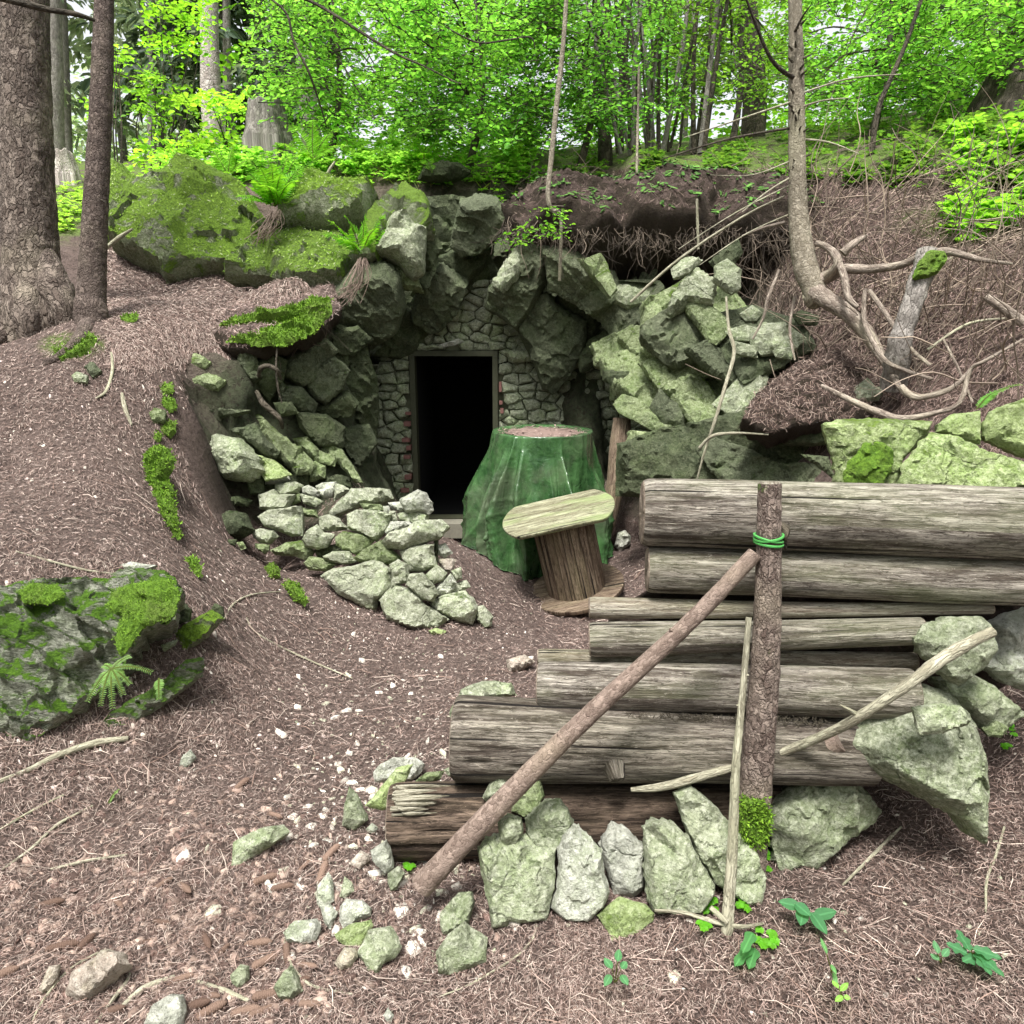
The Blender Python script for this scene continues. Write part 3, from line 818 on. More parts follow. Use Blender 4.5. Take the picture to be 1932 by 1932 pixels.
oc2 = outcrop('cliff_outcrop', 'dark fractured cliff of large rock blocks arching over the doorway', P(800, 640, 6.4), T2, [
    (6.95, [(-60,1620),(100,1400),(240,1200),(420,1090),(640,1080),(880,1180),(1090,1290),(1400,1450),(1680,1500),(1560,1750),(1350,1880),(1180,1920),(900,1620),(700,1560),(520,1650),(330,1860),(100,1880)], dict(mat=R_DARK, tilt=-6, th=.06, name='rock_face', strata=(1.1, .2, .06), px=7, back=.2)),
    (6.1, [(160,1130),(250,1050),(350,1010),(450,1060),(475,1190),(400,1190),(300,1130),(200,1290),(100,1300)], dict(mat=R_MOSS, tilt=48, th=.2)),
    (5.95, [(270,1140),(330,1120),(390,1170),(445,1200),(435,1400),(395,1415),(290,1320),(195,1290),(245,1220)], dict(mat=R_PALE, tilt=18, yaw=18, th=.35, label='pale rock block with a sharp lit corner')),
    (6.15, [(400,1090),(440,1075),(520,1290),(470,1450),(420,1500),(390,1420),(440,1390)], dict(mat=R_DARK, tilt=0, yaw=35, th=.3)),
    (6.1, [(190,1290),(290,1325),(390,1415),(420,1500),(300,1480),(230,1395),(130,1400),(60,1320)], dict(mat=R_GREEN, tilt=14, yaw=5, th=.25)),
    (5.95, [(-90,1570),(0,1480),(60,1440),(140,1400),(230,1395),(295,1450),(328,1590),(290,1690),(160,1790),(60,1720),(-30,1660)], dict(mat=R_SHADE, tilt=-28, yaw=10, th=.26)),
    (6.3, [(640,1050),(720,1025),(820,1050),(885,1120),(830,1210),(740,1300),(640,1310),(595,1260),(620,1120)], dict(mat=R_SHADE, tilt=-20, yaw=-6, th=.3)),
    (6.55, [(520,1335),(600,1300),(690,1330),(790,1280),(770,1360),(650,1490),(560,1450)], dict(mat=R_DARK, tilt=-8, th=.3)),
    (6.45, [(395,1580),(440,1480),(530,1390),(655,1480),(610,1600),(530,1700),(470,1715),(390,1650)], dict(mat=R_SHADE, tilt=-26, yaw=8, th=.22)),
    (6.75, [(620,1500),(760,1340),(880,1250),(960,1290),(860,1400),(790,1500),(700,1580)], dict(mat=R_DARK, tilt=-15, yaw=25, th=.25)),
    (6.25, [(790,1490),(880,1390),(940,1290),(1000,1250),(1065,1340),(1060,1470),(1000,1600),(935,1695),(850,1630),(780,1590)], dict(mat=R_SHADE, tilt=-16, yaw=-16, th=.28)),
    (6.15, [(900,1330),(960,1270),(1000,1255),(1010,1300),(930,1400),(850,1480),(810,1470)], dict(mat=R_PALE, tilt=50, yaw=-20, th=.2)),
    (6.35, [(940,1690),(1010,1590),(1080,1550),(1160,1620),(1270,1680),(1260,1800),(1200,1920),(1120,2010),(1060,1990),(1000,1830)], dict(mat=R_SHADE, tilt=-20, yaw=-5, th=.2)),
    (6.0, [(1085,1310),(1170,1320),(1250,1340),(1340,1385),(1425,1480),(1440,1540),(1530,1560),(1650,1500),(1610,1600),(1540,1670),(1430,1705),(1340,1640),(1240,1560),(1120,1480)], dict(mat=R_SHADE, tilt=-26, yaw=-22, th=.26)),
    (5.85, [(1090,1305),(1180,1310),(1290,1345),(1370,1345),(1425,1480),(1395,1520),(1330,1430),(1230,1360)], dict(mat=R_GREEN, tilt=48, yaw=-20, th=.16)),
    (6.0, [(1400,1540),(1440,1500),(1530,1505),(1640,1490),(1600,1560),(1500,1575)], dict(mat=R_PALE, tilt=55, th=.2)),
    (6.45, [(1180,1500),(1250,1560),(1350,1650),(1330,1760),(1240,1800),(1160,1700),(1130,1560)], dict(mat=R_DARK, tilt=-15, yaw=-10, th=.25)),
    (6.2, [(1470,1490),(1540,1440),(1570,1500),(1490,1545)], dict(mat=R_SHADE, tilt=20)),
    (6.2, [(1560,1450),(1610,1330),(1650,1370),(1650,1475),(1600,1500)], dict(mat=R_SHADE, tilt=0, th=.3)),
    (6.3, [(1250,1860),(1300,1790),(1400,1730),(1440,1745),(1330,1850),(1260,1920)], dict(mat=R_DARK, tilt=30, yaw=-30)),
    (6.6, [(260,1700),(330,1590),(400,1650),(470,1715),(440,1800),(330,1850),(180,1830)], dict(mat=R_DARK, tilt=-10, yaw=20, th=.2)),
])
GROW[0] = 1.10; SNAP[0] = .10
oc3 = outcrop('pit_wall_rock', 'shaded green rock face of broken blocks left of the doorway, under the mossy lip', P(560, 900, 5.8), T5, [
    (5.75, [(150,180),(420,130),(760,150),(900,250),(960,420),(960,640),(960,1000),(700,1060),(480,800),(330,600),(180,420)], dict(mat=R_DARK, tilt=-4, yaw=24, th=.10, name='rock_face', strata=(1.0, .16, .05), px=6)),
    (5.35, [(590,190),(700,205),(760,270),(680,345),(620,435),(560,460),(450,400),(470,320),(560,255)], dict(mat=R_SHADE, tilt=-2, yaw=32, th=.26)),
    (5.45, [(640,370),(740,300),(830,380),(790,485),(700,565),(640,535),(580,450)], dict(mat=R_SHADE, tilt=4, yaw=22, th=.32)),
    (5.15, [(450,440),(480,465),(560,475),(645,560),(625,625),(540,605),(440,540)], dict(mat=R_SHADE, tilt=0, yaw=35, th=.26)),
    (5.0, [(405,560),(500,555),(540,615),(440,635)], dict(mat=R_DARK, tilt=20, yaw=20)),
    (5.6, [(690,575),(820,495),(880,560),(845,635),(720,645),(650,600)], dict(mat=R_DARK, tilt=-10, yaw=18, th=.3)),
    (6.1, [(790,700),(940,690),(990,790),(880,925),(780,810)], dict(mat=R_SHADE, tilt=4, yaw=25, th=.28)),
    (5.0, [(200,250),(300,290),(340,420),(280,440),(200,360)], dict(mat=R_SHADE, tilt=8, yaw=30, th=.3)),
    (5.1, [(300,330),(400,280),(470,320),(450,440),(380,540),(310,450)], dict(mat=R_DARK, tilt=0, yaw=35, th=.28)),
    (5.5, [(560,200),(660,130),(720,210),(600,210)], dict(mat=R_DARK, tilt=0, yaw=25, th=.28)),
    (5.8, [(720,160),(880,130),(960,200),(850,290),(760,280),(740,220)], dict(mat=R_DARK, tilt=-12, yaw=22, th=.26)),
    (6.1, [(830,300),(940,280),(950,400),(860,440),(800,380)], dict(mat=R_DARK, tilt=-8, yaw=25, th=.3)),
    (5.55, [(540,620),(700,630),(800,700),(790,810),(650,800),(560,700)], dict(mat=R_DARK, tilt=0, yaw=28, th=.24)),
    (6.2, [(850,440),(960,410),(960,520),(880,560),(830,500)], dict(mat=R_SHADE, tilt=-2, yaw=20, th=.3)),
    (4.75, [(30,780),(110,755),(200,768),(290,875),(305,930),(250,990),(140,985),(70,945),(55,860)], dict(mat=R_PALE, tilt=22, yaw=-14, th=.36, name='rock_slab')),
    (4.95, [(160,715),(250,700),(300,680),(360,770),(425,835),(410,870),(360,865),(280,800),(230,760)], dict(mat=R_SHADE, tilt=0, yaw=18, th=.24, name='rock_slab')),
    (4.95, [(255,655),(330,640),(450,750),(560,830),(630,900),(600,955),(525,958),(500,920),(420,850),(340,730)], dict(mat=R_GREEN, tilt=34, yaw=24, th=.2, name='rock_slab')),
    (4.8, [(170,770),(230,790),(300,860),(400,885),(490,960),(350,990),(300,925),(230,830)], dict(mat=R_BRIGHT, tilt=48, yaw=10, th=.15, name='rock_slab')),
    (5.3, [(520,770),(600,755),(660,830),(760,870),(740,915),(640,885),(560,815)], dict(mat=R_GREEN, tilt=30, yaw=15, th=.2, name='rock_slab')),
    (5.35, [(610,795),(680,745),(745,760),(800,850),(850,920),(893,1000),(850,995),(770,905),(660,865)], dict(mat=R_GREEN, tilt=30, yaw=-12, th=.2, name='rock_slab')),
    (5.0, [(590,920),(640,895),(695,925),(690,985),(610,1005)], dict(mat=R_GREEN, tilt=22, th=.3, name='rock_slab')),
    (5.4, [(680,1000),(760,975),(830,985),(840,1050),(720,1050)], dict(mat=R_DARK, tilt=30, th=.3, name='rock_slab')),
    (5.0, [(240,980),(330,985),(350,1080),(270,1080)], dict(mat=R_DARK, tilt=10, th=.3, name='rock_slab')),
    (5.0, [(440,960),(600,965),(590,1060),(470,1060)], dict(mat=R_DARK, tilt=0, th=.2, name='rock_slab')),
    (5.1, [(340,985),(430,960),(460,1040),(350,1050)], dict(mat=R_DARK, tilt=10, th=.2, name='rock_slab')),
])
GROW[0] = 1.20; DIP[0] = True
oc4 = outcrop('stepped_outcrop', 'pale green outcrop of slanting stepped slabs to the right of the doorway', P(1350, 860, 5.0), T12, [
    (4.6, [(700,1180),(1000,1120),(1250,1080),(1500,1150),(1560,1500),(700,1500),(480,1480),(480,1250)], dict(mat=R_DARK, tilt=10, yaw=-14, th=.08, name='rock_face', px=6)),
    (5.45, [(560,560),(760,430),(960,470),(1080,640),(1060,800),(900,860),(700,860),(560,740)], dict(mat=R_GREEN, tilt=36, yaw=-26, th=.10, name='rock_face')),
    (5.4, [(330,780),(520,700),(760,800),(1000,900),(1120,1040),(1100,1180),(900,1240),(640,1130),(420,960)], dict(mat=R_GREEN, tilt=38, yaw=-22, th=.08, name='rock_face')),
    (5.0, [(900,600),(1120,560),(1320,640),(1380,740),(1240,820),(1060,900),(960,760)], dict(mat=R_SHADE, tilt=40, yaw=-20, th=.08, name='rock_face')),
    (5.25, [(660,555),(690,490),(780,360),(885,420),(870,515),(760,505),(680,565)], dict(mat=R_PALE, tilt=35, yaw=-18, th=.34, name='rock_block')),
    (5.1, [(900,400),(905,335),(960,300),(1025,350),(1020,430),(980,455)], dict(mat=R_PALE, tilt=25, yaw=-15)),
    (5.1, [(1035,575),(1090,535),(1135,570),(1110,605),(1060,605)], dict(mat=R_PALE, tilt=20)),
    (5.3, [(540,655),(620,595),(750,535),(865,700),(900,725),(830,785),(700,835),(640,805),(540,715)], dict(mat=R_SHADE, tilt=14, yaw=-20, th=.28)),
    (5.15, [(745,540),(770,525),(860,528),(945,600),(965,645),(900,715),(865,705)], dict(mat=R_GREEN, tilt=40, yaw=-20, th=.22)),
    (5.0, [(770,775),(870,725),(1005,850),(1035,905),(980,935),(890,880)], dict(mat=R_SHADE, tilt=24, yaw=20, th=.26)),
    (4.95, [(965,665),(1050,635),(1115,650),(1085,705),(1000,705)], dict(mat=R_PALE, tilt=34, yaw=-10, th=.26)),
    (4.85, [(1095,685),(1150,635),(1250,635),(1345,700),(1300,745),(1200,765),(1150,775),(1100,725)], dict(mat=R_PALE, tilt=34, yaw=-12, th=.24)),
    (4.85, [(985,715),(1105,745),(1110,795),(1010,775)], dict(mat=R_PALE, tilt=30)),
    (4.7, [(1205,765),(1305,745),(1290,805),(1220,795)], dict(mat=R_PALE, tilt=25)),
    (5.7, [(405,725),(480,655),(535,668),(560,770),(655,835),(560,860),(490,790)], dict(mat=R_GREEN, tilt=34, yaw=-14, th=.26)),
    (5.8, [(285,800),(390,715),(435,718),(495,810),(455,875),(380,865),(290,835)], dict(mat=R_GREEN, tilt=22, yaw=-10, th=.3)),
    (5.15, [(545,860),(640,825),(760,855),(860,960),(905,1005),(890,1150),(935,1195),(870,1225),(760,1105),(715,1040),(635,970)], dict(mat=R_BRIGHT, tilt=38, yaw=-10, th=.16)),
    (5.6, [(430,900),(500,850),(560,870),(640,960),(560,940),(470,930)], dict(mat=R_GREEN, tilt=30, yaw=-10)),
    (5.45, [(465,1030),(500,958),(580,962),(645,1000),(615,1045),(500,1035)], dict(mat=R_GREEN, tilt=20, th=.3)),
    (5.2, [(410,1060),(450,1015),(570,1045),(645,1125),(730,1165),(850,1245),(870,1265),(700,1210),(560,1160),(430,1090)], dict(mat=R_BRIGHT, tilt=45, yaw=-5, th=.14)),
    (5.2, [(575,1060),(620,975),(700,995),(755,1080),(725,1145),(640,1135)], dict(mat=R_SHADE, tilt=14, yaw=-22, th=.26)),
    (5.7, [(360,960),(450,960),(480,1000),(420,1040),(365,1020)], dict(mat=R_GREEN, tilt=15)),
    (4.8, [(915,1030),(1020,925),(1100,795),(1175,830),(1165,900),(1130,1000),(1150,1060),(1080,1150),(1000,1090)], dict(mat=R_PALE, tilt=44, yaw=-8, th=.10)),
    (4.6, [(1075,1165),(1180,1080),(1245,1088),(1195,1195),(1100,1185)], dict(mat=R_PALE, tilt=34)),
    (4.95, [(470,1300),(490,1205),(640,1215),(720,1240),(860,1275),(925,1400),(905,1470),(640,1470),(560,1420)], dict(mat=R_GREEN, tilt=20, yaw=-12, th=.2)),
    (4.4, [(855,1280),(940,1235),(1080,1285),(1200,1345),(1400,1355),(1490,1460),(1300,1480),(1000,1470),(920,1390)], dict(mat=R_SHADE, tilt=16, yaw=-14, th=.18)),
    (4.3, [(1190,1195),(1225,1145),(1330,1160),(1460,1160),(1480,1245),(1380,1250),(1280,1245)], dict(mat=R_DARK, tilt=-6, yaw=-10, th=.26)),
    (4.35, [(1360,1170),(1410,1120),(1460,1165)], dict(mat=R_PALE, tilt=50)),
    (3.9, [(1360,1310),(1480,1320),(1510,1420),(1440,1370)], dict(mat=R_DARK, tilt=0, yaw=-10)),
    (5.6, [(330,870),(450,880),(500,960),(400,960),(330,920)], dict(mat=R_DARK, tilt=-5, yaw=-15)),
    (5.4, [(880,300),(1010,200),(1030,260),(980,330),(905,330)], dict(mat=R_DARK, tilt=0, yaw=-10)),
    (5.3, [(680,340),(740,290),(820,300),(760,355),(690,380)], dict(mat=R_PALE, tilt=50)),
    (4.9, [(1310,580),(1350,560),(1430,590),(1420,625),(1340,620)], dict(mat=R_DARK, tilt=40)),
    (4.4, [(1630,960),(1690,915),(1720,950),(1765,980),(1740,1015),(1640,1020)], dict(mat=R_PALE, tilt=40, label='pale green stone poking out of the dark soil')),
])
GROW[0] = 1.0; SNAP[0] = .04; DIP[0] = False
oc5 = outcrop('layered_outcrop', 'low layered rock outcrop with thick moss at the left edge, above a fallen stick', P(150, 1390, 2.4), TU, [
    (2.44, [(-160,1120),(0,1108),(60,1092),(200,1090),(320,1083),(345,1110),(332,1170),(275,1190),(245,1230),(215,1285),(130,1355),(60,1400),(-160,1440)], dict(mat=R_LAYER, tilt=38, yaw=12, th=.10, strata=(.62, .10, .065), px=3.2, back=.3, rough=1.4)),
    (2.6, [(160,1392),(200,1350),(250,1318),(300,1290),(350,1245),(385,1240),(380,1278),(320,1325),(250,1368)], dict(mat=R_LAYER, tilt=22, yaw=18, th=.26, strata=(.62, .05, .03))),
    (2.95, [(300,1215),(345,1180),(400,1150),(422,1168),(390,1205),(340,1238)], dict(mat=R_MOSS, tilt=20, yaw=10, th=.3, strata=(.62, .05, .012))),
    (3.0, [(396,1150),(405,1138),(420,1145),(422,1165),(405,1170)], dict(mat=R_DARK, tilt=20)),
    (2.98, [(195,1092),(240,1072),(320,1082),(330,1100),(260,1110)], dict(mat=R_LAYER, tilt=55, th=.2)),
    (3.0, [(315,1160),(345,1135),(360,1150),(355,1172),(325,1180)], dict(mat=R_DARK, tilt=25)),
    (2.85, [(303,1218),(335,1205),(330,1215),(308,1228)], dict(mat=R_PALE, tilt=50)),
])
GROW[0] = 1.0; SNAP[0] = 0; KK[0] = (.84, .96)
# the two big faces behind the top log, and stones right of the wall
S = lambda *a, **k: rock('boulder', *a, cat='boulder', **k)
S([(1552,800),(1590,790),(1680,790),(1760,795),(1745,830),(1700,870),(1690,960),(1578,960),(1572,860)], TU, Y=3.0, tilt=12, yaw=-6, th=.18, mat=R_BRIGHT, px=3.8, label='broad green boulder with a round dark moss patch behind the top log')
S([(1700,880),(1755,815),(1790,822),(1850,850),(1932,872),(2010,880),(2010,960),(1690,960)], TU, Y=2.8, tilt=20, yaw=-10, th=.14, mat=R_BRIGHT, px=3.8, label='bright lichen-green boulder behind the right end of the top log')
S([(1770,800),(1800,780),(1850,775),(1850,840),(1800,828),(1768,815)], TU, Y=3.0, tilt=14, th=.2, mat=R_BRIGHT, label='small mossy block wedged above the bright lichen-green boulder')
S([(1855,800),(1880,768),(1932,750),(2010,760),(2010,870),(1932,862),(1860,832)], TU, Y=2.95, tilt=18, yaw=-10, th=.2, mat=R_BRIGHT, label='green boulder at the right edge, topmost above the logs')
S([(1165/2.0+205,338),(800,312),(835,303),(870,308),(888,325),(870,336),(820,340)], TU, Y=7.4, tilt=10, mat=R_DARK, th=.3, label='low dark boulder in shade on the crest above the doorway')
# round moss patch
mo = rock('moss_cushion', [(1590,905),(1600,870),(1635,835),(1665,835),(1685,850),(1680,890),(1665,915),(1600,917)], TU, Y=2.90, tilt=12, yaw=-6, th=.10, back=.05, mat=MOSS, px=3.5, rough=2.0,
     label='round dark green moss patch on the boulder behind the top log', cat='moss')

# ------------------------------------------------------------------ door, wall and tunnel
YD = 6.62
dp = lambda x, y, Y=YD: P(x, y, Y)
dl, dr = dp(787, 820)[0], dp(930, 820)[0]; dt = dp(858, 672)[2]; db = dp(858, 976)[2]
fw = .048
door = empty('door_frame', ((dl + dr) / 2, YD, db), 'narrow dark olive door frame around the black mine entrance', 'door frame')
for nm, lo, hi in (('side_post', (dl - fw, YD - .02, db), (dl, YD + .12, dt)), ('side_post', (dr, YD - .02, db), (dr + fw, YD + .12, dt)),
                   ('lintel', (dl - fw, YD - .022, dt + .001), (dr + fw, YD + .12, dt + fw)), ('threshold', (dl - fw, YD - .022, db - fw), (dr + fw, YD + .12, db - .001))):
    mb = MB(); box(mb, lo, hi); mb.obj(nm, FRAME, door, loc=lo)
mb = MB(); box(mb, (dl - .12, YD + .121, db - .2), (dl - .002, YD + 1.9, dt + .1)); box(mb, (dr + .002, YD + .121, db - .2), (dr + .12, YD + 1.9, dt + .1))
box(mb, (dl - .12, YD + 1.901, db - .2), (dr + .12, YD + 2.0, dt + .1)); box(mb, (dl - .13, YD + .121, dt + .101), (dr + .13, YD + 2.0, dt + .2)); box(mb, (dl - .002, YD + .122, db - .2), (dr + .002, YD + 1.9, db - .05))
mb.obj('tunnel', BLACK, None, loc=((dl + dr) / 2, YD + 1, db), label='pitch black tunnel behind the open door frame', cat='tunnel')
q0, q1 = dp(830, 985, 6.45), dp(905, 1006, 6.45)
mb = MB(); box(mb, (dl + .02, 6.38, q1[2] - .03), (dr - .02, 6.56, q0[2]))
mb.obj('sill_beam', SILL, None, loc=(dl, 6.4, q1[2]), label='grey sill beam lying on the ground below the black doorway', cat='beam')

wallpoly = np.array([dp(*q)[[0, 2]] for q in [(675,960),(680,800),(705,700),(740,650),(800,590),(850,535),(930,520),(1000,600),(1050,660),(1140,680),(1195,730),(1215,800),(1215,960)]])
wl = empty('stone_wall', (0 + dl - .4, YD, db), 'dry rubble stone wall built around the door frame at the back of the pit', 'stone wall')
allV, allT, allQ = [], [], []; nn_ = 0
wr = random.Random(5)
sx_ = 1.55
pts_ = []
x0w, x1w = wallpoly[:, 0].min() - .1, wallpoly[:, 0].max() + .1; z0w, z1w = db - .2, wallpoly[:, 1].max() + .1
z = z0w; row = 0
while z < z1w:
    hrow = wr.uniform(.06, .115); x = x0w + wr.uniform(0, .1)
    while x < x1w:
        pts_.append(((x + wr.uniform(-.03, .03)) / sx_, z + wr.uniform(-.03, .03))); x += wr.uniform(.08, .20)
    z += hrow
pts_ = np.array(pts_)
def clip_half(poly, m, n):
    out = []
    for i in range(len(poly)):
        A, B = poly[i], poly[(i + 1) % len(poly)]; da, db__ = np.dot(A - m, n), np.dot(B - m, n)
        if da <= 0: out.append(A)
        if (da < 0) != (db__ < 0) and abs(da - db__) > 1e-12: out.append(A + (B - A) * da / (da - db__))
    return out
for i, s0 in enumerate(pts_):
    X0, Z0 = s0[0] * sx_, s0[1]
    if not inside(np.array([[X0, Z0]]), wallpoly)[0]: continue
    if dl - fw - .01 < X0 < dr + fw + .01 and Z0 < dt + fw + .01: continue
    cell = [s0 + np.array(q) for q in ((-.4, -.4), (.4, -.4), (.4, .4), (-.4, .4))]
    for j in np.argsort(((pts_ - s0) ** 2).sum(1))[1:16]:
        cell = clip_half(cell, (s0 + pts_[j]) / 2, pts_[j] - s0)
        if len(cell) < 3: break
    if len(cell) < 3: continue
    cell = [np.array([c[0] * sx_, c[1]]) for c in cell]
    if Z0 < dt + fw + .05:
        if X0 < dl: cell = clip_half(cell, np.array([dl - fw - .004, 0]), np.array([1.0, 0])) if Z0 < dt + fw else cell
        elif X0 > dr: cell = clip_half(cell, np.array([dr + fw + .004, 0]), np.array([-1.0, 0])) if Z0 < dt + fw else cell
    if dl - fw - .05 < X0 < dr + fw + .05 and Z0 > dt + fw: cell = clip_half(cell, np.array([0, dt + fw + .004]), np.array([0, -1.0]))
    if len(cell) < 3: continue
    cc_ = np.mean(cell, 0); cell = [cc_ + (c - cc_) * (1 - .005 / max(.02, np.linalg.norm(c - cc_))) + np.array([wr.uniform(-.006, .006), wr.uniform(-.006, .006)]) for c in cell]
    area_ = .5 * abs(sum(cell[k][0] * cell[(k + 1) % len(cell)][1] - cell[(k + 1) % len(cell)][0] * cell[k][1] for k in range(len(cell))))
    if area_ < .0012: continue
    V, Fc, S_ = relief([tuple(c - cc_) for c in cell], .018, wr.randint(0, 9999), th=wr.uniform(.14, .28), back=.5, rough=1.3)
    dy = wr.uniform(-.03, .03)
    Wd = np.stack([V[:, 0] + cc_[0], YD - V[:, 2] + dy, V[:, 1] + cc_[1]], 1)
    t_ = np.array([f for f in Fc if len(f) == 3]); q_ = np.array([f for f in Fc if len(f) == 4])
    allT.append(t_ + nn_)
    if len(q_): allQ.append(q_ + nn_)
    allV.append(Wd); nn_ += len(Wd)
R_WALL = rock_mat('wall_stone', (.14, .16, .095), (.44, .47, .34), (.62, .64, .52), lich=.5, moss=.16, mosscol=(.09, .15, .03), crack=.2)
o = link('stone_courses', np_mesh('stone_courses', np.concatenate(allV) - np.array(wl.location), [np.concatenate(allQ), np.concatenate(allT)], R_WALL), None)
o.parent = wl; o.data.set_sharp_from_angle(angle=math.radians(30))
for lo, hi in (((wallpoly[:, 0].min() + .02, YD + .06, db - .3), (dl - fw - .002, YD + .3, dp(0, 690)[2])), ((dr + fw + .002, YD + .06, db - .3), (wallpoly[:, 0].max(), YD + .3, dp(0, 700)[2])),
               ((dp(760,0)[0], YD + .06, dt + fw + .002), (dp(990,0)[0], YD + .3, dp(0, 560)[2]))):
    mb = MB(); box(mb, lo, hi); mb.obj('mortar_bed', MORTAR, wl, loc=lo)
for (x, y, w, h) in ((770,780,10,5),(768,800,12,8),(766,830,14,7),(771,845,8,8),(768,862,12,6),(770,900,12,8),(764,925,15,8),(944,730,5,18),(945,760,6,6),(947,775,6,9)):
    a = dp(x - w / 2, y + h / 2, YD - .05); b = dp(x + w / 2, y - h / 2, YD - .05)
    mb = MB(); box(mb, (a[0], YD - .06 - random.random() * .02, a[2]), (b[0], YD + .05, b[2])); mb.obj('brick', BRICK, wl, loc=a)
for pl, mt in (([(515,1790),(560,1775),(620,1755),(650,1770),(600,1790),(540,1800)], R_WHITE), ([(440,1795),(500,1790),(520,1800),(450,1805)], R_PALE), ([(850,1820),(1000,1815),(1010,1870),(900,1880)], R_PALE)):
    rock('stone', pl, T2, Y=YD - .1, tilt=15, mat=mt, parent=wl)

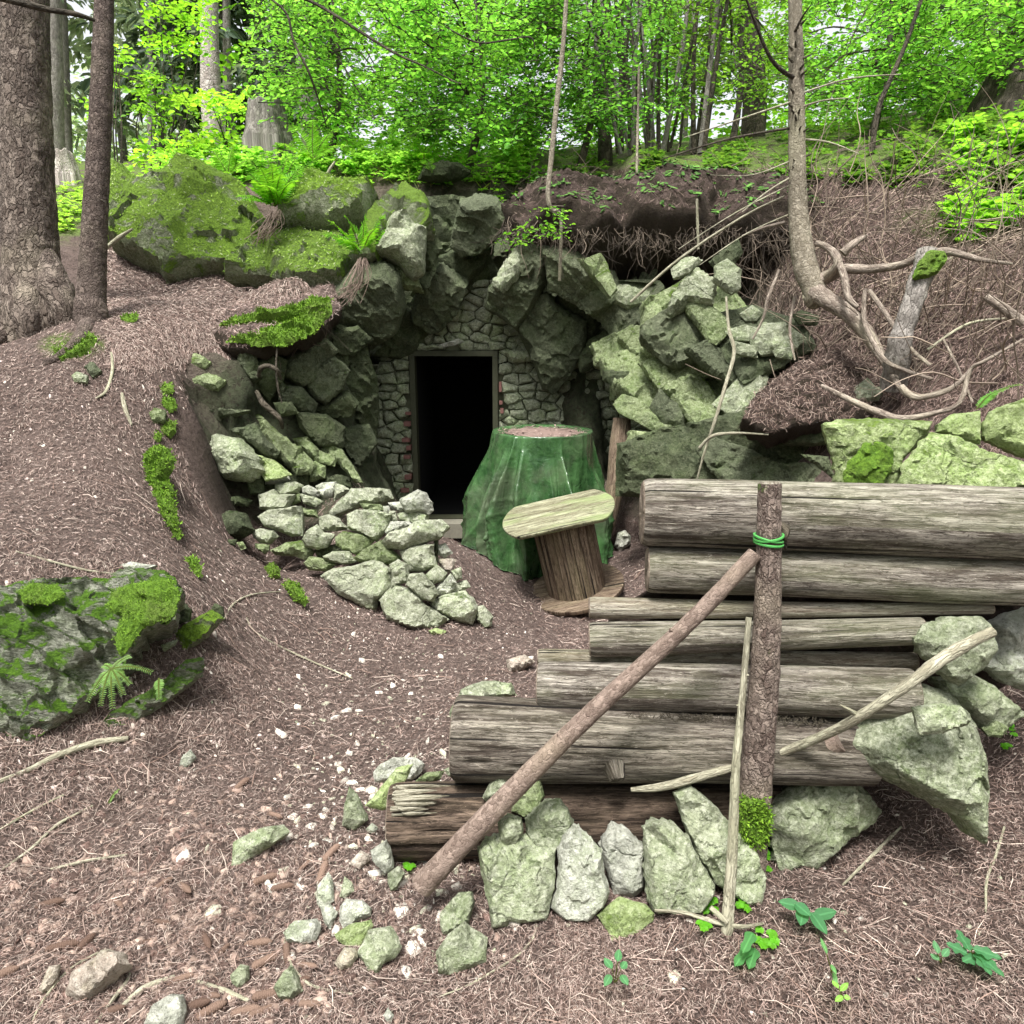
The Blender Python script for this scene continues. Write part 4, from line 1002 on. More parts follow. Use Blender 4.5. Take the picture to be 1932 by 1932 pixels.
# ------------------------------------------------------------------ loose stones
def stones(Tt, items, group, **base):
    for it in items:
        kw = dict(base); kw.update(it[3] if len(it) > 3 else {})
        rock('stone', it[1], Tt, mat=it[2], label=it[0], group=group, **kw)
GROW[0] = 1.09
stk = 'stones of the dry stack beside the pit'
stones(T5, [
 ('flat pale cap stone at the far left end of the stacked rubble', [(355,975),(400,965),(480,978),(487,995),(420,1020),(358,1022)], R_WHITE, dict(Y=4.75)),
 ('pale stone directly under the far left cap stone of the stack', [(415,1025),(520,1010),(565,1030),(540,1072),(460,1090),(418,1078)], R_STACK, dict(Y=4.7)),
 ('small white stone on the left part of the stack top', [(565,1045),(600,1030),(660,1058),(658,1090),(630,1104),(570,1072)], R_WHITE, dict(Y=4.7)),
 ('whitish pointed stone second from left among the small top stones', [(645,1035),(680,1018),(755,1013),(762,1060),(735,1092),(690,1102),(665,1080)], R_WHITE, dict(Y=4.7)),
 ('small greenish wedge stone against the big top slab of the stack', [(755,1022),(800,1032),(838,1058),(800,1082),(750,1114)], R_STACK, dict(Y=4.65)),
 ('stone under the small white top stones of the stack', [(558,1080),(640,1100),(682,1120),(640,1152),(575,1132)], R_STACK, dict(Y=4.6)),
 ('broad pale green block at the left end of the stack, second row', [(323,1085),(405,1058),(420,1082),(517,1085),(482,1162),(400,1178),(330,1162)], R_STACK, dict(Y=4.6)),
 ('sliver of stone beside the broad left block of the stack', [(517,1090),(548,1078),(553,1122),(508,1142)], R_GREEN, dict(Y=4.65)),
 ('large pale slab on top of the stack, left of the white crown stone', [(733,1175),(800,1100),(850,1058),(930,1048),(1050,1058),(1073,1105),(1010,1128),(900,1142),(860,1152),(735,1202)], R_STACK, dict(Y=4.5, tilt=35, th=.24)),
 ('thin flat stone under the large pale top slab', [(898,1134),(1010,1140),(1032,1160),(1010,1192),(920,1167)], R_GREEN, dict(Y=4.42)),
 ('white crumbly crown stone, highest at the right of the stack', [(1128,1115),(1180,1083),(1225,1060),(1272,1080),(1302,1128),(1307,1170),(1280,1192),(1230,1177),(1160,1182)], R_WHITE, dict(Y=4.3, th=.4, rough=1.8)),
 ('small pale stone left of the white crown stone', [(1058,1130),(1130,1123),(1148,1165),(1120,1182),(1075,1160)], R_WHITE, dict(Y=4.4)),
 ('egg-shaped little pale stone below the crown stone', [(1062,1177),(1095,1178),(1107,1230),(1080,1242),(1058,1200)], R_STACK, dict(Y=4.3)),
 ('tiny white chip between the top slab and the crown stone', [(1028,1150),(1060,1148),(1067,1182),(1035,1192)], R_WHITE, dict(Y=4.35)),
 ('pale block carrying the white crown stone', [(1115,1192),(1200,1177),(1284,1188),(1273,1242),(1210,1257),(1125,1230)], R_STACK, dict(Y=4.3)),
 ('large speckled left stone with a notched side in the third row', [(323,1210),(380,1173),(480,1163),(548,1153),(557,1215),(560,1312),(500,1317),(440,1292),(360,1262)], R_STACK, dict(Y=4.45)),
 ('half-buried dark stone in the middle gap of the stack', [(557,1158),(640,1168),(652,1212),(570,1204)], R_GREEN, dict(Y=4.6)),
 ('pale rounded triangular stone in the middle of the third row', [(665,1213),(720,1198),(770,1218),(824,1280),(740,1287),(668,1292)], R_STACK, dict(Y=4.35)),
 ('large round-faced stone at the centre of the stack', [(828,1200),(880,1173),(1000,1178),(1063,1200),(1050,1272),(985,1344),(910,1302),(833,1272)], R_STACK, dict(Y=4.25, th=.34)),
 ('thin wedge of stone right of the round-faced centre stone', [(1038,1292),(1070,1238),(1170,1238),(1198,1262),(1120,1292),(1050,1302)], R_WHITE, dict(Y=4.22)),
 ('long slab sticking out to the right near the top of the stack', [(1033,1350),(1080,1300),(1180,1268),(1220,1238),(1350,1232),(1392,1270),(1350,1322),(1250,1352),(1150,1387),(1060,1377)], R_STACK, dict(Y=4.1, tilt=32, th=.28)),
 ('pale chunky stone at the left foot of the stack', [(283,1290),(330,1278),(400,1288),(424,1320),(380,1362),(330,1357),(290,1322)], R_STACK, dict(Y=4.4)),
 ('small mossy stone under the chunky left foot stone', [(298,1362),(375,1368),(372,1400),(350,1420),(300,1387)], R_GREEN, dict(Y=4.35)),
 ('knobbly greenish stone left of centre, fourth row', [(568,1340),(600,1288),(650,1258),(682,1300),(743,1310),(700,1382),(650,1394),(590,1377)], R_STACK, dict(Y=4.25)),
 ('two-toned angular stone just left of the centre, fourth row', [(758,1330),(800,1298),(900,1308),(968,1345),(920,1402),(870,1422),(800,1397),(765,1372)], R_GREEN, dict(Y=4.2)),
 ('long low stone at the lower left of the stack with a root over it', [(393,1400),(480,1358),(560,1348),(600,1368),(623,1410),(590,1457),(520,1432),(420,1427)], R_GREEN, dict(Y=4.3)),
 ('dark recessed stone in the lower middle of the stack', [(638,1400),(700,1378),(750,1368),(792,1400),(750,1437),(660,1442)], R_DARK, dict(Y=4.3)),
 ('tapering moss-tinged stone above the big grey base block', [(865,1442),(940,1388),(1020,1348),(1060,1388),(1125,1450),(1080,1487),(980,1472),(900,1467)], R_GREEN, dict(Y=4.1)),
 ('flat oval stone in the bottom row, left of centre', [(688,1435),(740,1408),(830,1408),(868,1465),(800,1480),(700,1457)], R_STACK, dict(Y=4.15)),
 ('low mossy stone at the bottom row, where the stack meets the slope', [(578,1475),(610,1438),(690,1448),(748,1480),(700,1517),(610,1512)], R_GREEN, dict(Y=4.15)),
 ('square yellowish block under the long protruding slab', [(1128,1410),(1200,1383),(1312,1368),(1312,1430),(1328,1490),(1250,1517),(1180,1517),(1150,1460)], R_STACK, dict(Y=4.05, th=.26)),
 ('narrow shaded stone at the right side of the square block', [(1317,1350),(1342,1328),(1338,1480),(1322,1482)], R_DARK, dict(Y=4.15)),
 ('whitish knob on the right flank of the stack, upper', [(1338,1375),(1380,1363),(1422,1415),(1380,1442),(1345,1427)], R_WHITE, dict(Y=4.15)),
 ('brown-grey stone in the right flank behind the square block', [(1335,1450),(1400,1443),(1442,1455),(1432,1480),(1422,1532),(1370,1512)], R_BEIGE, dict(Y=4.15)),
 ('big grey base block, widest stone at the front of the stack', [(688,1550),(760,1508),(850,1498),(940,1473),(1000,1463),(1063,1520),(1077,1600),(1052,1652),(990,1682),(982,1738),(900,1712),(780,1642)], R_STACK, dict(tilt=22, th=.24)),
 ('upright lumpy stone between the big base block and its neighbours', [(1063,1490),(1110,1458),(1162,1485),(1174,1580),(1120,1592),(1085,1642),(1070,1622),(1080,1560)], R_STACK, dict(Y=3.95)),
 ('small green-grey stone below the square yellowish block', [(1273,1540),(1330,1488),(1388,1530),(1370,1572),(1310,1592),(1280,1572)], R_STACK, dict(Y=3.98)),
 ('small pale stone at the far right flank, middle height', [(1418,1520),(1470,1498),(1477,1560),(1440,1577)], R_STACK, dict(Y=4.05)),
 ('five-sided grey stone right of the upright lumpy stone', [(1163,1600),(1180,1543),(1250,1533),(1312,1600),(1332,1650),(1310,1692),(1240,1672)], R_STACK, dict(Y=3.9)),
 ('pale stone leaning at the lower right of the stack', [(1318,1640),(1340,1600),(1410,1538),(1442,1590),(1410,1652),(1340,1662)], R_WHITE, dict(Y=3.98)),
 ('flat little stone on the right foot of the stack', [(1428,1590),(1500,1573),(1522,1610),(1460,1642),(1410,1647)], R_STACK, dict(Y=4.05)),
 ('large tilted base slab at the front right of the stack', [(1018,1690),(1100,1603),(1180,1628),(1280,1720),(1388,1790),(1330,1832),(1200,1842),(1060,1792)], R_STACK, dict(tilt=28, th=.3)),
 ('rough grey boulder at the right foot of the stack', [(1303,1705),(1380,1658),(1490,1638),(1540,1680),(1560,1740),(1530,1817),(1450,1802),(1330,1742)], R_STACK, dict(th=.36)),
 ('small pale stone outermost at the right foot of the stack', [(1558,1730),(1600,1718),(1652,1780),(1642,1830),(1600,1842),(1560,1792)], R_STACK, dict()),
], stk, tilt=20, th=.34)
GROW[0] = 1.0
stones(T5, [
 ('tiny pale green stone lying in front of the stack', [(1283,1860),(1330,1843),(1388,1860),(1370,1888),(1300,1882)], R_BRIGHT),
 ('dark angular stone left of the stack, biggest of those on the bank', [(58,1230),(150,1173),(240,1188),(283,1280),(230,1322),(120,1342),(65,1312)], R_DARK, dict(Y=4.35, th=.4)),
 ('flat needle-dusted stone above the dark angular one', [(128,1100),(200,1088),(283,1115),(250,1152),(160,1142)], R_DARK, dict(Y=4.6)),
 ('small pale wedge left of the dark angular stone', [(-2,1310),(52,1258),(58,1310),(10,1337)], R_PALE, dict(Y=4.15)),
 ('low slab edge below the dark angular stone', [(88,1340),(192,1338),(180,1372),(110,1377)], R_DARK, dict(Y=4.2)),
 ('tiny mossy stone at the foot of the dark angular stone', [(188,1355),(225,1350),(245,1390),(215,1400)], R_GREEN, dict(Y=4.2)),
], 'stones on the needle bank', tilt=25, th=.34)
stones(T4, [
 ('flat mossy stone jutting from the needle slope, upper of two', [(975,100),(1030,85),(1095,120),(1060,150),(990,150)], R_GREEN),
 ('thick mossy slab jutting from the needle slope, lower of two', [(990,200),(1080,180),(1172,215),(1130,260),(1010,272),(975,240)], R_GREEN),
 ('small grey stone below the young spruce root', [(435,160),(480,115),(525,165),(480,200)], R_SHADE),
 ('pale green stone beside the small grey stone on the slope', [(370,200),(410,175),(455,190),(445,225),(385,225)], R_PALE),
 ('pale stone on the crest above the layered outcrop', [(600,1190),(680,1160),(760,1170),(810,1175),(700,1215)], R_WHITE),
 ('needle-topped ledge stone near the pit edge', [(1040,350),(1140,365),(1300,370),(1200,390),(1080,400)], R_SHADE),
 ('small pale stone half sunk in the moss line', [(770,400),(800,365),(860,370),(850,420),(790,440)], R_GREEN),
], 'stones on the needle bank', tilt=45, th=.3, lift=.02)
front = 'stones set against the foot of the log wall'
stones(T7, [
 ('large square green slab standing in front of the lowest log', [(188,1055),(230,1010),(300,980),(440,1000),(500,1055),(602,1060),(592,1250),(560,1437),(410,1452),(362,1445),(350,1467),(268,1482),(235,1290),(203,1150)], R_PALE, dict(th=.17, tilt=30, seed=901)),
 ('tall grey-white granite slab right of the square green slab', [(605,1060),(640,1000),(690,928),(722,940),(842,1080),(852,1190),(882,1290),(850,1372),(760,1442),(640,1432),(573,1370),(600,1260),(615,1150)], R_WHITE, dict(tilt=28, th=.2)),
 ('narrow pointed grey stone between the white slab and the green wedge', [(818,1040),(860,970),(900,923),(972,960),(1052,1040),(1062,1110),(1052,1270),(1000,1327),(900,1302),(868,1200)], R_WHITE, dict(tilt=28, th=.28)),
 ('small dark stone tucked behind the pointed grey stone', [(985,985),(1050,975),(1070,1080),(1040,1110)], R_GREEN, dict(Y=1.93, tilt=20)),
 ('big green wedge stone left of the long leaning one', [(1048,955),(1090,908),(1200,918),(1292,1000),(1342,1120),(1425,1250),(1422,1300),(1350,1402),(1240,1402),(1100,1392),(1070,1300),(1058,1150)], R_PALE, dict(tilt=30, th=.24)),
 ('long leaning green stone touching the thin stick', [(1203,770),(1300,735),(1382,800),(1480,900),(1560,978),(1652,1100),(1697,1220),(1665,1355),(1600,1362),(1500,1302),(1420,1240),(1340,1120),(1290,1000),(1240,880)], R_PALE, dict(tilt=26, th=.2, yaw=-6)),
 ('pale green stone with a dark slit lying before the wall', [(808,1410),(860,1368),(930,1313),(1062,1350),(1112,1400),(1102,1442),(1000,1512),(890,1557),(868,1490)], R_BRIGHT, dict(tilt=48, th=.13)),
 ('rounded blocky stone sitting on the square green slab', [(438,912),(540,808),(620,803),(662,850),(692,930),(620,1052),(550,1072),(490,1062),(448,1000)], R_PALE, dict(Y=1.80, tilt=28, th=.36)),
 ('small round stone left of the blocky one on the square slab', [(298,930),(350,883),(422,900),(433,970),(400,1042),(350,1057),(308,1020)], R_PALE, dict(Y=1.73, tilt=28, th=.4)),
 ('ridged stone behind the brace pole, under its shadow', [(368,872),(400,740),(520,700),(542,790),(500,862),(430,897)], R_GREEN, dict(Y=1.88, tilt=22, th=.3)),
 ('oblong pale stone left of and behind the brace pole', [(217,800),(250,730),(320,658),(378,665),(362,742),(290,792),(240,822)], R_PALE, dict(Y=1.90, tilt=30, th=.3)),
], front, px=3.6)
loose = 'loose stones scattered on the path'
stones(T10, [
 ('upper half of the split grey-green stone right of centre foreground', [(1168,1168),(1240,1080),(1300,1018),(1397,1013),(1407,1100),(1372,1230),(1230,1312),(1190,1312),(1170,1232)], R_PALE),
 ('lower rounded half of the split grey-green stone', [(1143,1430),(1225,1305),(1340,1218),(1422,1280),(1502,1330),(1492,1500),(1350,1552),(1240,1592),(1160,1582)], R_PALE),
 ('pointed grey triangle stone standing left of the lowest log end', [(493,560),(510,400),(540,288),(602,370),(672,520),(580,597)], R_PALE, dict(tilt=20, lift=.01)),
 ('whitish boulder behind the lowest log end', [(708,190),(760,128),(850,83),(1000,88),(1062,130),(1042,190),(980,242),(750,272),(720,260)], R_WHITE, dict(tilt=35)),
 ('yellow-green blade of rock leaning on the lowest log end', [(648,420),(730,328),(870,158),(987,128),(950,222),(862,340),(832,442),(760,452)], R_BRIGHT, dict(Y=1.97, tilt=28, th=.2)),
 ('mossy stone behind the lowest log, right of the whitish boulder', [(998,250),(1080,188),(1200,178),(1172,237),(1060,252)], R_GREEN, dict(Y=2.2)),
 ('small pale stone under the big log end', [(1198,170),(1260,138),(1292,210),(1230,217)], R_PALE, dict(Y=2.15)),
 ('grey blade stone standing at the corner of the lowest log', [(688,730),(800,658),(832,740),(852,850),(790,902),(700,802)], R_WHITE, dict(tilt=25, Y=1.80)),
 ('creamy angular stone left of the grey blade stone', [(538,820),(620,728),(682,760),(682,800),(610,862)], R_BEIGE),
 ('small green stone at the foot of the brace pole', [(808,890),(880,838),(932,890),(870,1002),(830,1022),(808,960)], R_PALE, dict(tilt=30)),
 ('little cream chip left of the lowest log', [(658,580),(700,538),(742,570),(720,612),(670,607)], R_WHITE),
 ('tall pinkish-grey flake, upper of the pair left of the path stones', [(318,970),(400,878),(427,940),(437,1080),(350,1132),(318,1100)], R_WHITE),
 ('pointed pale flake, lower of the pair', [(343,1120),(410,1098),(462,1160),(410,1282),(370,1232)], R_WHITE),
 ('small grey three-cornered stone right of the flakes', [(473,1050),(510,908),(562,950),(577,1010),(510,1062)], R_PALE),
 ('chunky pinkish-white stone behind the yellow-green slab', [(478,1120),(520,1058),(640,1078),(697,1130),(692,1180),(560,1242),(500,1272),(473,1220)], R_WHITE),
 ('smooth white oval stone, left of the chunky group', [(83,1300),(160,1218),(320,1203),(347,1260),(310,1352),(230,1382),(110,1362)], R_WHITE),
 ('flat yellow-green stone overlapped by the round grey one', [(438,1310),(560,1238),(690,1208),(712,1250),(620,1382),(600,1397),(520,1392),(450,1342)], R_BRIGHT, dict(th=.2)),
 ('round grey-green stone in the middle of the foreground', [(598,1440),(650,1330),(670,1280),(720,1268),(832,1253),(872,1310),(907,1400),(860,1472),(770,1522),(740,1577),(670,1562),(640,1502)], R_PALE, dict(th=.22)),
 ('brownish stone under the flat yellow-green stone', [(438,1510),(510,1398),(592,1410),(602,1470),(550,1542),(480,1562)], R_BEIGE),
 ('grey pyramid-like stone at the bottom among cones', [(18,1680),(80,1590),(140,1518),(182,1600),(222,1700),(150,1762),(60,1762)], R_PALE, dict(th=.5)),
 ('small cream stone near the bottom edge, right of the cones', [(778,1870),(810,1818),(852,1870),(830,1932),(800,1912)], R_WHITE),
], loose, tilt=52, th=.3, lift=.015, px=3.6)
stones(T9, [
 ('long crescent-shaped pale stone on the needle ground', [(1288,1050),(1300,920),(1400,868),(1450,838),(1580,820),(1614,860),(1520,922),(1400,1002),(1330,1052)], R_PALE, dict(th=.2)),
 ('white shard alone on the needle slope', [(998,500),(1010,450),(1060,398),(1092,440),(1060,482),(1030,502)], R_WHITE),
 ('largest beige block at the bottom left, half buried', [(363,1760),(385,1690),(400,1640),(530,1560),(600,1513),(692,1530),(722,1600),(600,1702),(500,1792),(430,1812)], R_BEIGE, dict(th=.32)),
 ('slim cream stone left of the beige block', [(213,1750),(270,1608),(332,1600),(320,1662),(270,1742),(240,1767)], R_BEIGE),
 ('white rounded stone cut by the bottom edge', [(798,1940),(850,1828),(960,1763),(1022,1770),(1037,1860),(1000,1962),(850,1992)], R_WHITE),
 ('grey-green pebble stone between the cones', [(1283,1660),(1340,1598),(1387,1610),(1387,1680),(1330,1737),(1290,1702)], R_PALE),
], loose, tilt=55, th=.3, lift=.015, px=3.6)
stones(TU, [
 ('round-topped grey stone behind the end of the big cracked log', [(848,1345),(870,1300),(910,1284),(965,1288),(976,1312),(920,1330),(860,1380)], R_PALE, dict(tilt=30)),
 ('pale stone on the path up from the big cracked log', [(955,1245),(990,1235),(1010,1248),(985,1262),(960,1272)], R_BEIGE, {}),
 ('white stone beside the right side of the cable spool', [(1160,1030),(1165,1005),(1180,1000),(1191,1012),(1188,1028),(1170,1041)], R_WHITE, dict(tilt=25)),
], loose, tilt=45, th=.35, lift=.01)
# stones at the right of the log wall
rg = 'big rocks piled at the right end of the log wall'
kw = dict(group=rg)
S([(790,190),(900,60),(1010,-60),(1150,-165),(1310,-170),(1480,-110),(1600,20),(1690,250),(1722,500),(1680,822),(1540,660),(1440,590),(1200,480),(960,370),(880,330)], T11, Y=1.87, tilt=32, yaw=-8, mat=R_PALE, th=.22, px=3.4, seed=55,
  peaks=[(960,240,.30),(1180,60,.26),(1390,-40,.22),(1560,180,.24),(1600,560,.22),(1480,560,.26),(1200,430,.30),(1000,310,.30),(1300,250,.33)], label='huge smooth wedge-shaped rock, largest at the right of the logs', **kw)
S([(1290,1520),(1450,1500),(1560,1512),(1625,1620),(1480,1668),(1340,1682)], T8, Y=1.74, tilt=34, mat=R_PALE, th=.18, label='small flat slab resting on the huge wedge-shaped rock', **kw)
S([(320,590),(450,480),(540,412),(640,422),(700,395),(720,330),(780,283),(832,320),(900,450),(1002,560),(1054,622),(980,702),(860,802),(740,882),(700,942),(640,992),(560,982),(438,992),(410,902),(378,782),(318,702)], T11, tilt=30, mat=R_PALE, th=.24, px=3.4, rough=1.3, label='rough yellow-green rock with a crumbling white lower edge, right of the post', **kw)
S([(1303,1140),(1350,1058),(1500,1008),(1690,1008),(1742,1050),(1767,1200),(1700,1312),(1560,1402),(1480,1352),(1350,1232)], T8, Y=1.92, tilt=22, mat=R_PALE, th=.22, label='rounded angular rock under the tip of the diagonal stick', **kw)
S([(1745,1050),(1850,980),(1932,962),(2080,950),(2080,1480),(1960,1442),(1850,1402),(1760,1332),(1712,1290),(1769,1200)], T8, Y=2.1, tilt=22, mat=R_WHITE, th=.24, label='pale rock at the right edge, cut by the picture border', **kw)
S([(1400,1350),(1480,1352),(1560,1404),(1650,1338),(1760,1402),(1900,1532),(1960,1560),(1862,1632),(1700,1652),(1640,1582),(1500,1452)], T8, Y=2.0, tilt=24, yaw=6, mat=R_PALE, th=.26, label='tilted rock wedged behind the top of the huge wedge-shaped rock', **kw)
S([(1690,1640),(1780,1600),(1850,1640),(1800,1700),(1730,1690)], T8, Y=1.95, tilt=30, mat=R_GREEN, th=.26, label='small shaded green rock under the tilted rock at the right', **kw)
# ------------------------------------------------------------------ log wall
def log(label, a, b, ha, hb, mat=W_LOG, name='log', seed=0, rough=.045, crack=None, ell=1.0, seg=56, group='stacked logs of the retaining wall', endmat=W_END):
    """a,b = (px x, px y, Y) of the axis ends; ha,hb = apparent thickness in px"""
    A, B = P(*a), P(*b)
    da = np.dot(A - CAM, [0, cp_, -sp_]); db_ = np.dot(B - CAM, [0, cp_, -sp_])
    ra, rb = ha / 2 * da / FPX, hb / 2 * db_ / FPX
    L = np.linalg.norm(B - A); n = int(L / .012)
    t = np.linspace(0, 1, n)[:, None]
    sag = np.sin(t * 3.1 + seed) * .004
    path = A + (B - A) * t + np.array([0, 0, 1.0]) * sag
    rr = ra + (rb - ra) * t[:, 0]
    ax = (B - A) / L
    u = np.cross(ax, [0, 0, 1.0]); u /= np.linalg.norm(u); w = np.cross(u, ax)     # u is horizontal (towards camera or away), w up
    th = np.linspace(0, 2 * np.pi, seg + 1)
    V = np.zeros((n, seg + 1, 3)); UV = np.zeros((n, seg + 1, 2))
    for i in range(n):
        s_ = i * L / n
        for j in range(seg):
            cth, sth = math.cos(th[j]), math.sin(th[j])
            q = Vector((s_ * 1.6, cth * 1.0, sth * 1.0)) + Vector((seed * 7.3, 0, 0))
            f = 1 + rough * noise.fractal(q, .6, 2.1, 2)
            q2 = Vector((s_ * 2.5, cth * 9, sth * 9)) + Vector((seed * 3.1, 5, 0))
            f += rough * .35 * noise.fractal(q2, .7, 2.3, 3)
            end = min(s_, L - s_)
            if end < .02: f -= .06 * (1 - end / .02) ** 2
            if crack:
                for (ca, cw_, cd, c0, c1) in crack:
                    if c0 <= i / n <= c1:
                        dth = (th[j] - ca - .06 * noise.noise(Vector((s_ * 6, ca, 0))) + math.pi) % (2 * math.pi) - math.pi
                        e = max(0, 1 - abs(dth) / cw_) * min(1, (c1 - i / n) * 6 + (.0 if c1 < 1 else 1)) 
                        f -= cd * e
            V[i, j] = path[i] + rr[i] * f * (cth * u + ell * sth * w)
        V[i, seg] = V[i, 0]
        UV[i, :, 0] = th * ra; UV[i, :, 1] = s_
    idx = np.arange(n * (seg + 1)).reshape(n, seg + 1)
    F = np.stack([idx[:-1, :-1].ravel(), idx[1:, :-1].ravel(), idx[1:, 1:].ravel(), idx[:-1, 1:].ravel()], 1)
    e = empty(name, A, label, 'log', group)
    me = np_mesh('trunk_wood', V.reshape(-1, 3) - A, F, mat, uv=UV.reshape(-1, 2))
    link('trunk_wood', me, e, A)
    for k, i in enumerate((0, n - 1)):
        ring = V[i, :seg]; c = ring.mean(0); sgn = -1 if k == 0 else 1
        r1 = c + (ring - c) * .93 + ax * sgn * .004
        r2 = c + (ring - c) * .5 + ax * sgn * .001 + np.random.default_rng(seed).uniform(-.003, .003, ring.shape)
        VV = np.vstack([ring, r1, r2, [c]])
        FF = []; TT = []
        for j in range(seg):
            j2 = (j + 1) % seg
            FF.append((j, j2, seg + j2, seg + j)); FF.append((seg + j, seg + j2, 2 * seg + j2, 2 * seg + j)); TT.append((2 * seg + j, 2 * seg + j2, 3 * seg))
        link('cut_end', np_mesh('cut_end', VV - A, [np.array(FF), np.array(TT)], endmat), e, A)
    return e
WY = 2.10
# crack angle: 0 = horizontal side u ; +pi/2 = up.  find which side of u faces the camera (u = ax x z = -Y => toward camera at 0)
log('topmost log, thickest one, ending left of the post with a clean sawn end', (1212,968,2.16), (2080,992,2.02), 127, 142, seed=1, rough=.03)
log('second log from the top, its left end just under the topmost log', (1222,1075,2.13), (2080,1100,2.0), 88, 90, seed=2, rough=.05, crack=[(.75, .05, .12, 0, .35)])
log('thin upper half of the split third log, tapering off to the right', (1113,1147,2.12), (1870,1148,2.02), 42, 20, seed=3, ell=1.0, mat=W_PALE)
log('lower half of the split third log, below the dark gap', (1114,1205,2.09), (1738,1192,1.98), 66, 52, seed=4, mat=W_LOG)
log('thin pole lying behind the fourth row of logs', (1016,1238,2.13), (1725,1250,2.03), 32, 34, seed=5, mat=W_PALE)
log('long smooth greenish log in the fourth row', (1016,1292,2.06), (1720,1310,1.94), 88, 94, seed=6, rough=.03)
big = log('big cracked log with a broken knot, second from the bottom', (860,1394,2.02), (1640,1418,1.93), 160, 120, seed=7, mat=W_LOG2, crack=[(-.06, .06, .20, 0, .32), (.5, .05, .05, .2, .8)])
log('lowest log, dark and rotten with a splintered pale end', (737,1548,1.94), (1470,1530,2.0), 140, 110, seed=8, rough=.10, mat=W_ROT, crack=[(.35, .08, .2, 0, .3), (.75, .06, .15, 0, .25), (-.1, .08, .28, 0, .3), (.05, .05, .12, .05, .6)])
rl = [o for o in COL.objects if o.get('label', '').startswith('lowest log')][0]
mb = MB(); r = random.Random(12)
for i in range(46):
    y = r.uniform(1486, 1560) if i % 3 else r.uniform(1484, 1510); x0 = r.uniform(736, 760) + max(0, (1530 - y)) * .1; L_ = r.uniform(15, 95)
    Yq = 1.845 + abs(y - 1530) * .0012 + r.uniform(-.004, .004)
    a_, b_ = P(x0, y, Yq), P(x0 + L_, y + r.uniform(-3, 2) - L_ * .03, Yq + .006)
    mb.tube([a_, (a_ + b_) / 2 + np.array([0, -.004, .002]), b_], [.0045, .0055, .001], seg=6, k=3, rough=.4, nsc=60)
mb.obj('splinters', W_PALE, rl, loc=P(760, 1530, 1.85))
# knot on the big log
kb = P(1160, 1458, 1.86)
mb = MB(); mb.tube([P(1150,1425,1.93), P(1160,1450,1.87), P(1166,1472,1.84)], [.055, .035, .020], seg=16, rough=.25, nsc=25)
mb.obj('knot', W_LOG2, big, loc=kb)
# dead grass fringe between rows
# ------------------------------------------------------------------ post, brace, sticks
def pole(name, label, pts, wd, mat, cat, seg=24, rough=.05, nsc=14, group=None, knots=0, k=10, parent=None, **kw):
    p3 = [P(*q) if len(q) == 3 and not kw.get('world') else np.array(q) for q in pts]
    dep_ = [np.dot(q - CAM, [0, cp_, -sp_]) for q in p3]
    rads = [w / 2 * d / FPX for w, d in zip(wd, dep_)]
    mb = MB(); path = mb.tube(p3, rads, seg=seg, rough=rough, nsc=nsc, k=k)
    r = random.Random(len(label))
    for i in range(knots):
        c = path[r.randint(2, len(path) - 3)]; a = r.uniform(0, 6.28)
        d = np.array([math.cos(a), -abs(math.sin(a)), r.uniform(-.2, .5)]); d /= np.linalg.norm(d)
        rr = np.mean(rads)
        mb.tube([c + d * rr * .8, c + d * rr * 1.3], [rr * .3, rr * .16], seg=7, k=2)
    return mb.obj(name, mat, parent, loc=p3[-1], label=label if parent is None else None, cat=cat if parent is None else None, group=group)
post = empty('post', P(1418, 1600, 1.86), 'upright bark-covered post in front of the log wall, mossy at its foot', 'post')
pole('bark_stem', '', [(1452,912,1.90),(1450,1050,1.875),(1444,1250,1.845),(1428,1450,1.815),(1412,1640,1.79)], [42,46,53,59,62], B_POST, '', rough=.055, nsc=28, seg=48, k=45, parent=post)
mb = MB(); mb.tube([P(1452,915,1.90), P(1452,909,1.902)], [.031, .026], seg=20, k=2, smooth=False); mb.obj('sawn_top', W_PALE, post, loc=P(1452, 912, 1.93))
mb = MB()
for a_, b_ in (((1423,1010),(1476,1020)), ((1424,1018),(1476,1008)), ((1425,1022),(1474,1026))):
    A, B = P(*a_, 1.882), P(*b_, 1.882); c = (A + B) / 2; pts = []
    rr = .038
    for t in np.linspace(0, 2 * math.pi, 14): pts.append(c + np.array([-rr * math.cos(t), -rr * math.sin(t) * 1.02, (A[2] - B[2]) / 2 * math.cos(t)]))
    mb.tube(pts, .0038, seg=6, k=2, cap=False)
mb.obj('ribbon', RIBBON, None, loc=P(1450, 1015, 1.88), label='green ribbon tied around the upper part of the bark post', cat='ribbon')
mb = MB(); mb.tube([P(1470,985,1.90), P(1484,1000,1.885), P(1478,1015,1.89), P(1482,1035,1.9)], [.006,.012,.009,.004], seg=7, k=4, rough=.4, nsc=60)
mb.obj('bark_splinter', B_DARK, post, loc=P(1478, 1000, 1.9))
mm_ = rock('moss', [(1430,1180),(1450,1170),(1452,1190),(1447,1215),(1430,1205)], TU, Y=1.855, tilt=0, th=.08, back=.05, mat=MOSS, parent=post, px=2.5)
pole('brace_pole', 'thin barked pole leaning diagonally across the logs against the post', [(1424,1045,1.86),(1300,1175,1.81),(1100,1360,1.76),(930,1530,1.71),(795,1672,1.68)], [29,31,35,41,45], B_POLE, 'pole', rough=.035, nsc=22, seg=40, knots=5, k=40)
st = pole('upright_stick', 'thin pale upright stick standing before the post', [(1413,1165,1.80),(1400,1320,1.75),(1388,1450,1.70),(1382,1600,1.66),(1372,1745,1.59),(1370,1765,1.58)], [11,13,16,20,24,10], B_STICK, 'stick', rough=.10, nsc=40, seg=16, knots=7, k=14)
